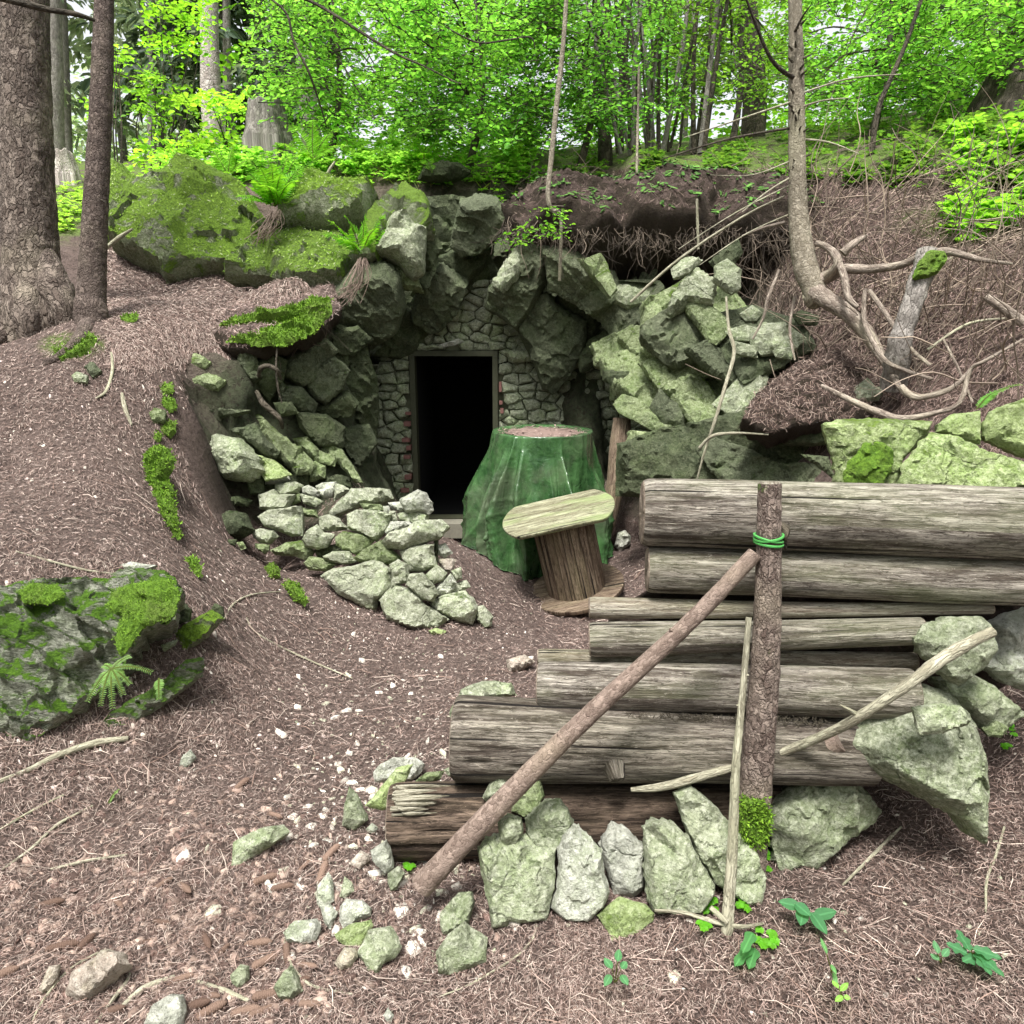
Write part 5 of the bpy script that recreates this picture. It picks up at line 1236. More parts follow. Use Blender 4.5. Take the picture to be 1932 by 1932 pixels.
pole('lying_twig', 'short pale twig lying at the foot of the upright stick', [(1235,1718,1.62),(1290,1722,1.62),(1350,1740,1.59),(1400,1748,1.58),(1440,1742,1.585)], [5,7,9,8,4], B_STICK, 'twig', seg=8, k=6)
pole('lying_twig', 'stubby forked twig end propped on the upright stick', [(1340,1712,1.60),(1372,1740,1.575)], [10,12], B_STICK, 'twig', seg=8, k=6)
pole('diagonal_stick', 'long pale bare stick slanting from the rocks down behind the post', [(1872,1192,1.78),(1790,1235,1.73),(1700,1300,1.70),(1600,1365,1.75),(1500,1410,1.85),(1430,1434,1.875),(1380,1448,1.855),(1260,1482,1.835),(1190,1490,1.83)], [19,24,21,19,17,16,16,16,8], B_STICK, 'stick', rough=.10, nsc=25, seg=18, knots=8, k=14)
pole('diagonal_stick_twig', 'small pale side twig on the long slanting stick', [(1622,1350,1.74),(1600,1338,1.73),(1585,1330,1.73)], [8,7,3], B_STICK, 'twig', seg=8, k=5)
pole('barked_branch', 'thick dark barked branch stub wedged behind the post', [(1440,1450,1.98),(1510,1425,1.93),(1585,1395,1.88)], [48,50,46], B_POLE, 'branch', rough=.04, knots=3, seg=26, k=14)
# dead grass fringe caught between two log rows
mb = MB(); r = random.Random(3)
for i in range(150):
    x = r.uniform(1180, 1560); y = 1346 + (x - 1180) * .02 + r.uniform(-4, 3); Yq = 1.955 - (x - 1180) * .0001
    p = P(x, y, Yq)
    mb.tube([p, p + np.array([r.uniform(-.015, .015), -r.uniform(.004, .016), -r.uniform(.0, .012)]), p + np.array([r.uniform(-.03, .03), -r.uniform(.004, .02), -r.uniform(.008, .03)])], .0009, seg=3, k=2, cap=False)
mb.obj('dead_grass', B_DARK, None, loc=P(1350, 1350, 1.95), kind='stuff')

# ------------------------------------------------------------------ tarpaulin-covered table
def tarp_mat():
    m = M('green_tarpaulin'); v = m.obj()
    n = m.noise(v, 7, 6, .7, .6); f = m.noise(v, 60, 4, .7)
    c = m.mix(m.ramp(n, [(.35, 0.), (.7, 1.)]), (.016, .050, .015), (.07, .165, .055))
    c = m.mix(m.ramp(m.noise(v, 2.6, 6, .65), [(.46, 0.), (.66, .6)]), c, (.12, .135, .09))
    c = m.mix(m.ramp(f, [(.60, 0.), (.72, .35)]), c, (.22, .33, .22))
    m.b.inputs['Roughness'].default_value = .27; m.b.inputs['Specular IOR Level'].default_value = .5
    mp = m.n('Mapping', Vector=v); mp.inputs['Scale'].default_value = (1, 1, .38)
    rn = m.math('ABSOLUTE', m.math('SUBTRACT', m.noise(mp.outputs[0], 7, 2, .5, .6), .5))
    rn2 = m.math('ABSOLUTE', m.math('SUBTRACT', m.noise(v, 17, 2, .5, .5), .5))
    h = m.math('ADD', m.math('MULTIPLY', rn, -2.6), m.math('MULTIPLY', rn2, -1.0))
    return m.color(c, m.bump(h, .45, .018))
TARP = tarp_mat()
tc_ = P(1024, 812, 5.25); tb = hz(tc_[0], 4.9) ; Rt = 95 * 5.15 / FPX
nt, nth = 110, 520
ths = np.linspace(0, 2 * np.pi, nth + 1)[:-1]
Vt = []; 
pl = [(random.Random(9 + i).uniform(0, 6.28), random.Random(90 + i).uniform(.07, .17), random.Random(190 + i).uniform(.03, .085) * (1 if i % 4 else -.8)) for i in range(30)]
ht = tc_[2] - tb
def tarp_pt(th, t):
    # t 0 rim .. 1 hem ; th measured so that -pi/2 faces the camera
    left = max(0, math.cos(th - math.pi))
    base = .045 * t ** .8 + .11 * left * t ** .6
    cs_, sn_ = math.cos(th), math.sin(th)
    wv = noise.noise(Vector((cs_ * 1.6, sn_ * 1.6, t * .9)))
    def ridge(k, ph, wob, pw, sd):
        u = (th / (2 * math.pi)) * k + ph + wob * wv + .35 * math.sin(3 * th + ph)
        c_ = math.floor(u); fr = u - c_; c_ = c_ % k
        a_ = random.Random(int(c_) * 7 + sd).uniform(.35, 1.0)
        b_ = random.Random(int(c_) * 13 + sd).uniform(0, .35)     # where down the cloth this fold starts
        x_ = 1 - abs(2 * fr - 1)
        return a_ * (x_ ** pw) * max(0, min(1, (t - b_) * 3.0 + .12))
    f = .22 * ridge(14, .3, .7, 2.4, 1) + .11 * ridge(23, .1, 1.2, 1.8, 5) + .022 * ridge(43, .7, 2.0, 1.1, 9) - .05 * t
    # bunched cloth half way down and at the hem
    q = Vector((cs_ * 2.4, sn_ * 2.4, t * 4.2 + 1.2 * math.sin(2 * th)))
    rd = 1 - abs(noise.noise(q)) * 2.6
    f += .020 * max(0, rd) ** 3 * min(1, max(0, t - .25) * 3)
    q = q * 2.1
    rd = 1 - abs(noise.noise(q)) * 2.6
    f += .008 * max(0, rd) ** 3 * min(1, max(0, t - .3) * 2)
    hem = .20 * max(0, t - .85) * (.6 + .8 * math.sin(5 * th + 1) * math.sin(11 * th))
    r_ = Rt + base + f + hem
    z_ = tc_[2] - ht * (t ** .98) * (1 - .05 * math.sin(3 * th + 2))
    z_ = z_ + .03 * noise.noise(Vector((cs_ * 2, sn_ * 2, 9))) * t
    return r_, z_
rings = []
for s_ in (0.02, .3, .6, .85, .95):
    rings.append([(tc_[0] + Rt * s_ * math.cos(a), tc_[1] + Rt * s_ * math.sin(a), tc_[2] - .022 * (1 - s_ ** 4) + .006 * noise.noise(Vector((math.cos(a) * s_ * 5, math.sin(a) * s_ * 5, 2)))) for a in ths])
for i in range(nt):
    t = i / (nt - 1); ring = []
    for a in ths:
        r_, z_ = tarp_pt(a, t)
        if i == 0: r_ = Rt * (1 + .03 * noise.noise(Vector((math.cos(a) * 3, math.sin(a) * 3, 5)))); z_ = tc_[2] + .004 * noise.noise(Vector((a * 3, 0, 0)))
        x_, y_ = tc_[0] + r_ * math.cos(a), tc_[1] + r_ * math.sin(a)
        zg = float(hz(x_, y_)) + .012
        ring.append((x_, y_, max(z_, zg)))
    rings.append(ring)
Vt = np.array(rings).reshape(-1, 3); m_ = len(rings)
idx = np.arange(m_ * nth).reshape(m_, nth); nx_ = np.roll(idx, -1, 1)
Ft = np.stack([idx[:-1].ravel(), idx[1:].ravel(), nx_[1:].ravel(), nx_[:-1].ravel()], 1)[:, ::-1]
me = np_mesh('tarpaulin', Vt - np.array([tc_[0], tc_[1], tb]), Ft, TARP); 
tp = link('tarpaulin', me, None, (tc_[0], tc_[1], tb)); tag(tp, 'crumpled green tarpaulin draped over a round table beside the doorway', 'tarpaulin')
sol = tp.modifiers.new('t', 'SOLIDIFY'); sol.thickness = .002
# ------------------------------------------------------------------ cable spool stool
SPC = P(1088, 1104, 4.55); SPC[2] = float(hz(SPC[0], SPC[1])) + .075
sp_e = empty('cable_spool', SPC, 'tilted wooden cable spool used as a stool in front of the green tarpaulin', 'cable spool')
sp_e.rotation_euler = (math.radians(9), math.radians(-13), 0)
def disc(name, hx, hy, z0, z1, mat, parent, R=None, loc=(0, 0, 0), boards=0):
    """stadium / disc outline in local coords"""
    pts = []
    n = 72
    for i in range(n):
        a = 2 * math.pi * i / n
        x, y = hx * math.cos(a), hx * math.sin(a)
        y = max(-hy, min(hy, y))
        x += .004 * noise.noise(Vector((a * 4, z0 * 50, 1))); y += .004 * noise.noise(Vector((a * 4, 3, z0 * 30)))
        pts.append((x, y))
    V = []; UV = []; F = []; T_ = []
    levels = [(z0, .99), (z0 + .004, 1.0), (z1 - .004, 1.0), (z1, .985), (z1, .0)]
    levels = [(z0, .3)] + levels
    for z_, s_ in levels:
        for k, (x, y) in enumerate(pts):
            zz = z_ + (.004 * noise.noise(Vector((x * 8, y * 8, 5))) if s_ < .98 else 0)
            V.append((x * s_, y * s_, zz)); UV.append((y * s_ + 3, x * s_ + 3))
    m = len(levels)
    for i in range(m - 1):
        for k in range(n):
            F.append((i * n + k, i * n + (k + 1) % n, (i + 1) * n + (k + 1) % n, (i + 1) * n + k))
    me = np_mesh(name, np.array(V), np.array(F), mat, uv=np.array(UV)); me.set_sharp_from_angle(angle=math.radians(40))
    o = bpy.data.objects.new(name, me); COL.objects.link(o); o.parent = parent; o.location = loc
    return o
Hs = .545
disc('base_flange', .325, .325, -.02, .012, W_STAVE, sp_e)
disc('lower_board', .358, .235, Hs, Hs + .014, W_BOARD, sp_e, loc=(-.015, 0, 0))
disc('upper_board', .372, .25, Hs + .0155, Hs + .033, W_BOARD, sp_e, loc=(-.015, 0, 0))
for k in range(22):
    a0 = 2 * math.pi * k / 22 + .012; a1 = 2 * math.pi * (k + 1) / 22 - .012
    V = []; UV = []; 
    r0 = .202 + random.uniform(-.002, .002)
    for zz in np.linspace(.012, Hs, 8):
        for a in np.linspace(a0, a1, 5): V.append((r0 * math.cos(a), r0 * math.sin(a), zz)); UV.append((a * r0 + k * .37, zz + k * .2))
        for a in (a1, a0): V.append((.16 * math.cos(a), .16 * math.sin(a), zz)); UV.append((a * r0 + k * .37, zz))
    idx = np.arange(56).reshape(8, 7); nx_ = np.roll(idx, -1, 1)
    F = np.stack([idx[:-1].ravel(), nx_[:-1].ravel(), nx_[1:].ravel(), idx[1:].ravel()], 1)
    me = np_mesh('stave', np.array(V), F, W_STAVE, uv=np.array(UV)); me.set_sharp_from_angle(angle=math.radians(40))
    o = bpy.data.objects.new('stave', me); COL.objects.link(o); o.parent = sp_e
pole('leaning_log', 'short grey log leaning upright against the wall right of the tarpaulin', [(1174,790,5.45),(1168,850,5.4),(1160,920,5.3),(1140,1010,5.2)], [34,38,34,30], W_STAVE, 'log', rough=.05, seg=24)

# ------------------------------------------------------------------ trees with their trunks
def trunk(name, label, pts, wd, mat, cat='tree', seg=26, rough=.06, nsc=5, k=14, branches=0, group=None, top=None, blen=.5, bz=(0, 9), extra=None, ground=False, sink=True):
    if ground:
        k_ = G(pts[-1][0], pts[-1][1])[1] / pts[-1][2]; pts = [(a_, b_, c_ * k_) for a_, b_, c_ in pts]
    p3 = [P(*q) for q in pts]
    rads = [w / 2 * np.dot(q - CAM, [0, cp_, -sp_]) / FPX for w, q in zip(wd, p3)]
    d = p3[0] - p3[1]; d /= np.linalg.norm(d)
    hi = p3[0] + d * (2.6 if top is None else top)
    e = empty(name, p3[-1], label, cat, group)
    lo_ = p3[-1] + np.array([0, 0.02, (-.45 if p3[-1][1] < 7 else -1.0) if sink else -.02])
    mb = MB(); path = mb.tube([hi] + p3 + [lo_], [rads[0] * .85] + rads + [rads[-1] * 1.1], seg=seg, rough=rough, nsc=nsc, k=k, seed=len(label))
    mb.obj('trunk', mat, e, loc=p3[-1])
    r = random.Random(len(label))
    for i in range(branches):
        c = path[r.randint(1, int(len(path) * .8))]; a = r.uniform(0, 6.28); L = r.uniform(.3, 1.) * blen
        dr = np.array([math.cos(a), math.sin(a), 0]); rr = rads[0] * .12
        b = MB(); b.tube([c, c + dr * L * .5 + np.array([0, 0, -.04 * L]), c + dr * L + np.array([r.uniform(-.1, .1) * L, 0, -.25 * L])], [rr, rr * .6, rr * .2], seg=6, k=4)
        b.obj('dead_branch', B_DARK, e, loc=c)
    return e, path, rads
t1, path1, _ = trunk('spruce_tree', 'thick old spruce trunk with scaly bark at the left edge', [(42,-30,4.9),(46,150,4.85),(51,300,4.8),(56,430,4.75),(62,520,4.7),(66,580,4.66),(68,618,4.62)], [86,86,88,92,98,110,124], B_SPRUCE, ground=True, seg=96, rough=.05, nsc=9, k=40)
for nm, pts, w in (('root_flare', [(84,470,4.72),(104,540,4.62),(124,590,4.55)], [30,60,40]), ('root_flare', [(20,560,4.7),(5,620,4.5),(-20,660,4.4)], [40,56,40]), ('root_flare', [(50,520,4.62),(52,585,4.5),(54,620,4.45)], [40,54,40])):
    kf = t1.location.y / 4.62; p3 = [P(q[0], q[1], q[2] * kf) for q in pts]; p3.append(p3[-1] + np.array([0, .05, -.30])); mb = MB(); mb.tube(p3, [x / 2 * 4.5 * kf / FPX for x in w] + [w[-1] / 2 * 4.5 / FPX], seg=30, rough=.12, nsc=8, k=10); mb.obj(nm, B_SPRUCE, t1, loc=p3[1])
t2, path2, _ = trunk('spruce_tree', 'slimmer dark spruce trunk standing just right of the thick one', [(197,-30,4.55),(194,100,4.5),(188,250,4.45),(181,380,4.4),(176,480,4.36),(172,560,4.32),(173,600,4.28)], [34,37,40,43,46,51,58], B_SPRUCE2, ground=True, seg=64, rough=.05, nsc=14, k=40, branches=3, blen=.25)
mb = MB(); mb.tube([P(-10,-8,4.3), P(40,5,4.3), P(90,18,4.35), P(140,26,4.4), P(178,38,4.5)], [.022,.02,.017,.014,.010], seg=10, k=5, rough=.1); mb.obj('dead_branch', B_DARK, t2, loc=P(178,38,4.5))
kf = t2.location.y / 4.28; mb = MB(); mb.tube([P(172,605,4.28 * kf), G(150,640,.02), G(120,668,.01), G(80,690,-.01)], [.06,.04,.03,.015], seg=16, k=8, rough=.2, nsc=14); mb.obj('root', B_SPRUCE2, t2, loc=P(140,650,4.1))
t3, path3, rad3 = trunk('spruce_tree', 'slender spruce growing from the right bank with exposed curling roots', [(1499,-30,4.75),(1502,100,4.72),(1503,220,4.7),(1504,320,4.68),(1506,400,4.66),(1512,460,4.62),(1522,510,4.58),(1538,555,4.52)], [24,28,30,32,35,40,44,40], B_SMOOTH, sink=False, seg=36, rough=.04, nsc=14, k=24)
for pts, w in (([(1535,548,4.52),(1560,566,4.42),(1600,592,4.3),(1632,625,4.2),(1655,660,4.1),(1680,700,4.0),(1700,735,3.9),(1712,748,3.85)], [34,30,28,26,20,14,10,8]),
               ([(1530,535,4.55),(1565,520,4.5),(1590,508,4.45),(1640,508,4.35),(1700,500,4.2),(1745,480,4.1),(1790,475,4.0),(1850,490,3.9),(1910,498,3.85)], [24,22,20,15,14,12,14,9,5]),
               ([(1555,528,4.52),(1580,500,4.4),(1575,480,4.45),(1560,466,4.5),(1540,458,4.55)], [18,15,15,12,10]),
               ([(1582,495,4.42),(1592,520,4.3),(1600,560,4.2),(1618,580,4.15)], [12,13,12,8]),
               ([(1590,478,4.5),(1610,460,4.5),(1635,445,4.6)], [16,14,6]),
               ([(1632,545,4.2),(1630,600,4.15),(1645,640,4.05),(1670,680,3.95),(1710,700,3.9),(1760,715,3.8)], [7,9,9,8,8,5]),
               ([(1640,548,4.2),(1680,605,4.05),(1710,650,3.95),(1755,690,3.85)], [8,9,8,6]),
               ([(1550,727,3.9),(1590,748,3.8),(1650,775,3.7),(1700,790,3.6),(1760,780,3.55),(1810,760,3.5),(1830,700,3.55),(1860,680,3.5),(1932,640,3.5)], [6,11,14,13,10,9,8,7,5]),
               ([(1700,730,3.7),(1730,750,3.62),(1790,735,3.55),(1830,700,3.55)], [12,12,10,6]),
               ([(1780,640,3.7),(1810,700,3.6),(1835,760,3.5)], [4,5,4]), ([(1860,560,3.8),(1890,580,3.75),(1932,610,3.7)], [14,16,18]),
               ([(1470,510,4.8),(1450,560,4.7),(1440,600,4.7),(1420,640,4.7)], [5,6,5,3]), ([(1500,560,4.7),(1490,620,4.6),(1500,680,4.5)], [6,5,3]), ([(1480,420,4.9),(1440,430,4.9),(1400,445,4.95)], [6,5,3])):
    p3 = [P(*q) for q in pts]; mb = MB(); mb.tube(p3, [x / 2 * q[2] / FPX for x, q in zip(w, pts)], seg=12, rough=.12, nsc=20, k=7); mb.obj('root', B_ROOT, t3, loc=p3[0])
for (x, y, ex, ey, ey2, w) in ((1503,150,1405,-10,110,9),(1500,330,1400,400,360,4),(1500,190,1290,260,225,4),(1490,185,1700,140,150,4),(1500,60,1530,10,30,5),(1500,240,1250,300,262,5),(1503,205,1600,185,190,4),(1505,262,1620,290,268,4),(1500,400,1320,500,440,3),(1500,345,1280,470,400,3),(1500,300,1340,330,330,3)):
    p3 = [P(x, y, 4.7), P((x + ex) / 2, ey2, 4.6), P(ex, ey, 4.5)]
    mb = MB(); mb.tube(p3, [w / 2 * 4.6 / FPX * q for q in (1, .7, .4)], seg=7, k=6); mb.obj('dead_branch', B_STICK if w < 5 else B_DARK, t3, loc=p3[0])
mb = MB(); r = random.Random(4)
for i in range(26):
    y = r.uniform(40, 400); q = np.array(P(1502 + (y - 100) * .01, y, 4.7)); a = r.uniform(3.5, 6); d = np.array([math.cos(a), math.sin(a), .35]); rr = .055
    mb.tube([q + d * rr * .7, q + d * rr * 1.5], [.008, .004], seg=6, k=2)
mb.obj('branch_stubs', B_DARK, t3, loc=P(1502, 200, 4.7))
for lb, pts, w in (('gnarled root hanging over the upper left wall of the pit', [(488,710,4.9),(492,695,4.85),(505,690,4.85),(522,698,4.85),(530,715,4.9)], [7,9,9,8,5]),
                   ('thick root running down along the pit edge above the slanting slabs', [(484,738,4.85),(496,760,4.8),(512,775,4.8),(528,790,4.8),(533,808,4.85)], [7,11,10,9,6]),
                   ('thin root dangling against the dark left wall of the pit', [(523,655,4.9),(521,690,4.85),(524,730,4.85),(532,760,4.85)], [3,4,4,2])):
    p3 = [P(*q) for q in pts]; mb = MB(); mb.tube(p3, [x / 2 * q[2] / FPX for x, q in zip(w, pts)], seg=10, rough=.14, nsc=24, k=7)
    mb.obj('hanging_root', B_DARK, None, loc=p3[0], label=lb, cat='root')
# mossy broken stub on the right slope
mb = MB(); mb.tube([P(1752,480,4.1), P(1740,520,4.05), P(1722,570,4.0), P(1705,620,3.98), P(1695,660,3.98), P(1685,730,4.05)], [.068,.06,.052,.055,.065,.07], seg=30, rough=.14, nsc=12, k=8)
sb = mb.obj('tree_stub', B_GREY, None, loc=P(1710,620,4), label='leaning lichen-grey tree stub with a moss cap on the right slope', cat='tree stump')
ms = rock('moss_cap', [(1722,525),(1735,490),(1755,472),(1780,475),(1785,490),(1770,515),(1745,528)], TU, Y=4.0, tilt=15, th=.3, back=.2, mat=MOSS, px=3, rough=2)
ms.parent = sb; ms.location = ms.location - sb.location
for k_ in ('label', 'category'):
    if k_ in ms: del ms[k_]

# stumps
def stump(label, poly, Y, mat, hcut=.1):
    up = poly
    xs = [p[0] for p in up]; ys = [p[1] for p in up]
    cxp = sum(xs) / len(xs); x0, x1 = min(xs), max(xs); y0, y1 = min(ys), max(ys)
    A = P(cxp, y1, Y); wpx = (x1 - x0) / 2 * Y / FPX; hh = P(cxp, y0, Y)[2] - A[2]
    n, m = 60, 24; V = []; UV = []
    for i in range(m):
        t = i / (m - 1)
        for j in range(n + 1):
            a = 2 * math.pi * (j % n) / n
            rr = wpx * (1.0 - .38 * t ** .6) * (1 + .22 * noise.fractal(Vector((math.cos(a) * 1.8, math.sin(a) * 1.8, t * .6 + Y)), .7, 2, 3) + .06 * math.sin(a * 7 + Y))
            z_ = hh * t * (1 + .22 * noise.noise(Vector((math.cos(a) * 2, math.sin(a) * 2, Y * 3))) * t)
            V.append((rr * math.cos(a), rr * math.sin(a), z_ if i else -.9)); UV.append((a * wpx, z_))
    V.append((0, 0, hh * .8)); UV.append((0, 0))
    idx = np.arange(m * (n + 1)).reshape(m, n + 1)
    F = np.stack([idx[:-1, :-1].ravel(), idx[:-1, 1:].ravel(), idx[1:, 1:].ravel(), idx[1:, :-1].ravel()], 1)
    Tr = np.array([(idx[-1][j], idx[-1][j + 1], len(V) - 1) for j in range(n)])
    o = link('tree_stump', np_mesh('tree_stump', np.array(V), [F, Tr], mat, uv=np.array(UV)), None, A)
    return tag(o, label, 'tree stump')
stump('broad grey stump on the crest among ferns, behind the mossy outcrop', [(462,268),(470,195),(535,205),(552,270)], 8.2, B_GREY)
stump('bleached pale stump between the two spruce trunks', [(92,334),(97,286),(140,300),(146,334)], 10.5, B_PALE)
stump('dark stump at the upper right edge of the slope', [(1845,215),(1870,125),(1990,125),(2020,220)], 6.8, B_DARK)
# far and middle trunks
mid = 'tall trunks in the forest behind'
far = [('tall pale-barked spruce trunk rising behind the crest', [(394,-30,13),(396,100,13),(400,215,13)], [32,34,38], B_PALE),
       ('thin grey trunk right beside the tall pale one', [(428,60,15),(430,215,15)], [14,18], B_GREY),
       ('distant brown trunk between the two near spruces', [(122,150,17),(128,300,17)], [18,20], B_GREY),
       ('dark trunk partly hidden behind the thick spruce', [(100,-20,12),(103,140,12),(106,300,12)], [26,30,34], B_GREY),
       ('distant trunk right of the slim spruce, left one of a pair', [(285,-20,16),(286,150,16),(288,300,16)], [12,14,16], B_GREY),
       ('distant darker trunk with a broken foot, right one of a pair', [(283 + 22,90,18),(306,330,18)], [9,12], B_GREY),
       ('shaggy spruce trunk behind the beech leaves, left of centre', [(566,-30,11),(574,80,11),(582,200,11),(586,240,11)], [34,34,34,36], B_GREY),
       ('dark straight trunk right of the curved sapling', [(1141,-20,9.0),(1140,120,9.0),(1138,230,8.9),(1142,300,8.8)], [14,17,22,28], B_DARK),
       ('stout trunk seen left of the right-hand spruce', [(1408,-30,10),(1416,60,10),(1424,190,10)], [34,38,44], B_DARK),
       ('pale birch-like trunk far away at the upper right', [(1700,-30,14),(1702,60,14)], [8,9], B_PALE)]
for lb, pts, wd, mt in far:
    trunk('spruce_tree' if 'birch' not in lb else 'birch_tree', lb, pts, wd, mt, seg=18, rough=.06, nsc=3, k=8, branches=2, group=mid, top=4)
trunk('curved_sapling', 'thin curved sapling rising in front of the leaves above the overhang', [(1070,-20,5.9),(1062,90,5.85),(1050,200,5.8),(1040,300,5.75),(1034,365,5.7),(1040,395,5.7),(1058,412,5.72)], [8,9,10,10,9,8,6], B_SMOOTH, seg=12, top=1.5, cat='sapling')
trunk('leaning_sapling', 'slim dark sapling leaning right behind the right-hand spruce', [(1745,-20,6.3),(1710,80,6.3),(1680,150,6.3),(1655,215,6.3)], [7,8,9,10], B_DARK, seg=10, top=1.5, cat='sapling')
trunk('thin_sapling', 'straight little bare stem below the curved sapling', [(1205,150,6.6),(1203,240,6.6),(1200,375,6.4)], [4,5,5], B_SMOOTH, seg=8, top=.1, cat='sapling')
# multi stemmed hazel clump
hz_c = P(1240, 285, 8.6)
hc = empty('hazel_bush', hz_c, 'clump of many thin upright stems among the beech leaves above the overhang', 'bush')
r = random.Random(8)
for i in range(30):
    bx = 1240 + r.uniform(-85, 90); tx = bx + r.uniform(-50, 50) + (bx - 1240) * .5
    Y0 = 8.6 + r.uniform(-.5, .6); w = r.uniform(4, 10)
    p3 = [P(tx, -40, Y0), P((tx + bx) / 2 + r.uniform(-10, 10), 110, Y0), P(bx, 285 + r.uniform(-10, 10), Y0)]
    mb = MB(); mb.tube(p3, [w * .35 * Y0 / FPX / 1.2, w * .45 * Y0 / FPX / 1.1, w / 2 * Y0 / FPX], seg=7, k=6, rough=.05); mb.obj('stem', B_DARK if i % 3 else B_GREY, hc, loc=p3[-1])
# ------------------------------------------------------------------ foliage made of single leaves
R = np.random.default_rng(21)
def leaves_mesh(name, cen, nrm, dirv, size, colr_, aspect=.62, mat=LEAF, fold=.25):
    """one folded oval leaf per row (6 vertices, 2 quads)"""
    N = len(cen)
    dirv = dirv / (np.linalg.norm(dirv, axis=1)[:, None] + 1e-9)
    side = np.cross(nrm, dirv); side /= np.linalg.norm(side, axis=1)[:, None] + 1e-9
    n2 = np.cross(dirv, side)
    L = size[:, None]; Wd = L * aspect / 2
    b = cen; t = cen + dirv * L - n2 * L * .12
    l1 = cen + dirv * L * .28 + side * Wd + n2 * Wd * fold; l2 = cen + dirv * L * .68 + side * Wd * .8 + n2 * Wd * fold
    r1 = cen + dirv * L * .28 - side * Wd + n2 * Wd * fold; r2 = cen + dirv * L * .68 - side * Wd * .8 + n2 * Wd * fold
    V = np.stack([b, l1, l2, t, r2, r1], 1).reshape(-1, 3)
    i = np.arange(N)[:, None] * 6
    F = np.concatenate([i + np.array([0, 1, 2, 3]), i + np.array([0, 3, 4, 5])])
    C = np.repeat(colr_, 6, 0)
    return V, F, C
def leafcol(N, base=(.10, .30, .018), var=.45, yellow=.4):
    k = R.uniform(1 - var, 1 + var, (N, 1)); y = R.uniform(0, yellow, (N, 1))
    c = np.array(base)[None] * k
    c[:, :1] += y * .07 * k; c[:, 1:2] += y * .05
    return np.clip(c, 0, .8)
def sprays(centers, nleaf=11, L=.45, size=.06, droop=.25, az=None, spread=.5):
    """flat sprays of alternate leaves along short twigs; returns leaf arrays and twig polylines"""
    M_ = len(centers)
    az = R.uniform(0, 2 * np.pi, M_) if az is None else az
    el = R.normal(-.08, .22, M_)
    d = np.stack([np.cos(az) * np.cos(el), np.sin(az) * np.cos(el), np.sin(el)], 1)
    up = np.tile([0, 0, 1.0], (M_, 1)) + R.normal(0, .28, (M_, 3))
    sd_ = np.cross(up, d); sd_ /= np.linalg.norm(sd_, axis=1)[:, None]; up = np.cross(d, sd_)
    Ls = L * R.uniform(.6, 1.3, M_)
    k = np.linspace(.08, 1, nleaf)
    cen = centers[:, None] + d[:, None] * (Ls[:, None] * (k[None] - .5))[..., None]
    cen[..., 2] -= droop * (Ls[:, None] * k[None] ** 2)
    sgn = np.where(np.arange(nleaf) % 2, 1, -1)
    ld = d[:, None] * .75 + sd_[:, None] * sgn[None, :, None] * .85 + R.normal(0, .16, (M_, nleaf, 3))
    ld[:, -1] = d
    nn = up[:, None] + R.normal(0, .3, (M_, nleaf, 3))
    cen = cen + R.normal(0, .012, cen.shape)
    sz = size * R.uniform(.5, 1.2, (M_, nleaf))
    tw = np.stack([centers - d * Ls[:, None] * .5, centers, centers + d * Ls[:, None] * .45 - np.array([0, 0, 1]) * (droop * Ls * .9)[:, None]], 1)
    return cen.reshape(-1, 3), nn.reshape(-1, 3), ld.reshape(-1, 3), sz.ravel(), tw
def region(N, fx, fy, fY, dens=None):
    out = []
    while len(out) < N:
        x, y, Y = fx(), fy(), fY()
        if dens is None or R.random() < dens(x, y, Y): out.append(P(x, y, Y))
    return np.array(out)
def ns(x, y, s, o=0): return noise.noise(Vector((x * s, y * s, o)))
def crown(parent, name, centers, col, nleaf=11, L=.45, size=.06, loc=None, twigs=True, droop=.2, mat=LEAF, aspect=.62, part='crown'):
    c, n, d, s, tw = sprays(centers, nleaf, L, size, droop)
    # tone shared by the sprays of one bough
    bough = 1 + .65 * np.array([noise.noise(Vector(q) * 1.3) for q in centers])
    cc = leafcol(len(c), col) * np.repeat(bough, nleaf)[:, None]
    V, F, C = leaves_mesh(name, c, n, d, s, np.clip(cc, 0, .8), aspect=aspect, mat=mat)
    loc = np.array(parent.location) if parent else centers.mean(0)
    o = link(part, np_mesh(part, V - loc, F, mat, col=C), parent, loc)
    if twigs:
        mb = MB()
        for t in tw: mb.tube(list(t), [.005, .003, .001], seg=3, k=1, cap=False, smooth=False)
        mb.obj('twigs', B_DARK, parent, loc=loc)
    return o
GR = (.10, .30, .016)
# beech / hazel saplings: (label, trunk base px, lean, x range, y range, depth range, sprays, colour, leaf size)
trees = [
 ('beech_tree', 'leafy beech sapling whose bright boughs hang over the crest behind the mossy outcrop', (620,330,8.6), (465,800), (-70,250), (7.6,10.5), 950, (.115,.33,.045), .060),
 ('beech_tree', 'bright beech sapling left of the curved sapling, with boughs reaching down to the soil edge', (880,320,7.9), (730,1080), (-70,275), (7.0,9.8), 1200, (.10,.31,.04), .060),
 ('beech_tree', 'beech sapling filling the middle above the overhang with dense green leaves', (1090,310,8.2), (960,1290), (-70,270), (7.3,10.5), 1000, (.078,.26,.035), .056),
 ('beech_tree', 'shaded beech sapling between the hazel clump and the right-hand spruce', (1380,270,8.8), (1230,1520), (-70,230), (8.0,11.5), 700, (.075,.21,.022), .054),
 ('beech_tree', 'tall beech sapling right of the right-hand spruce with layered bright leaves', (1640,240,7.4), (1500,1800), (-70,215), (6.9,10.5), 860, (.088,.28,.035), .056),
 ('beech_tree', 'beech sapling at the upper right corner reaching in front of the dark stump', (1900,220,8.2), (1730,2080), (-70,200), (6.4,9.8), 980, (.11,.32,.04), .060),
]
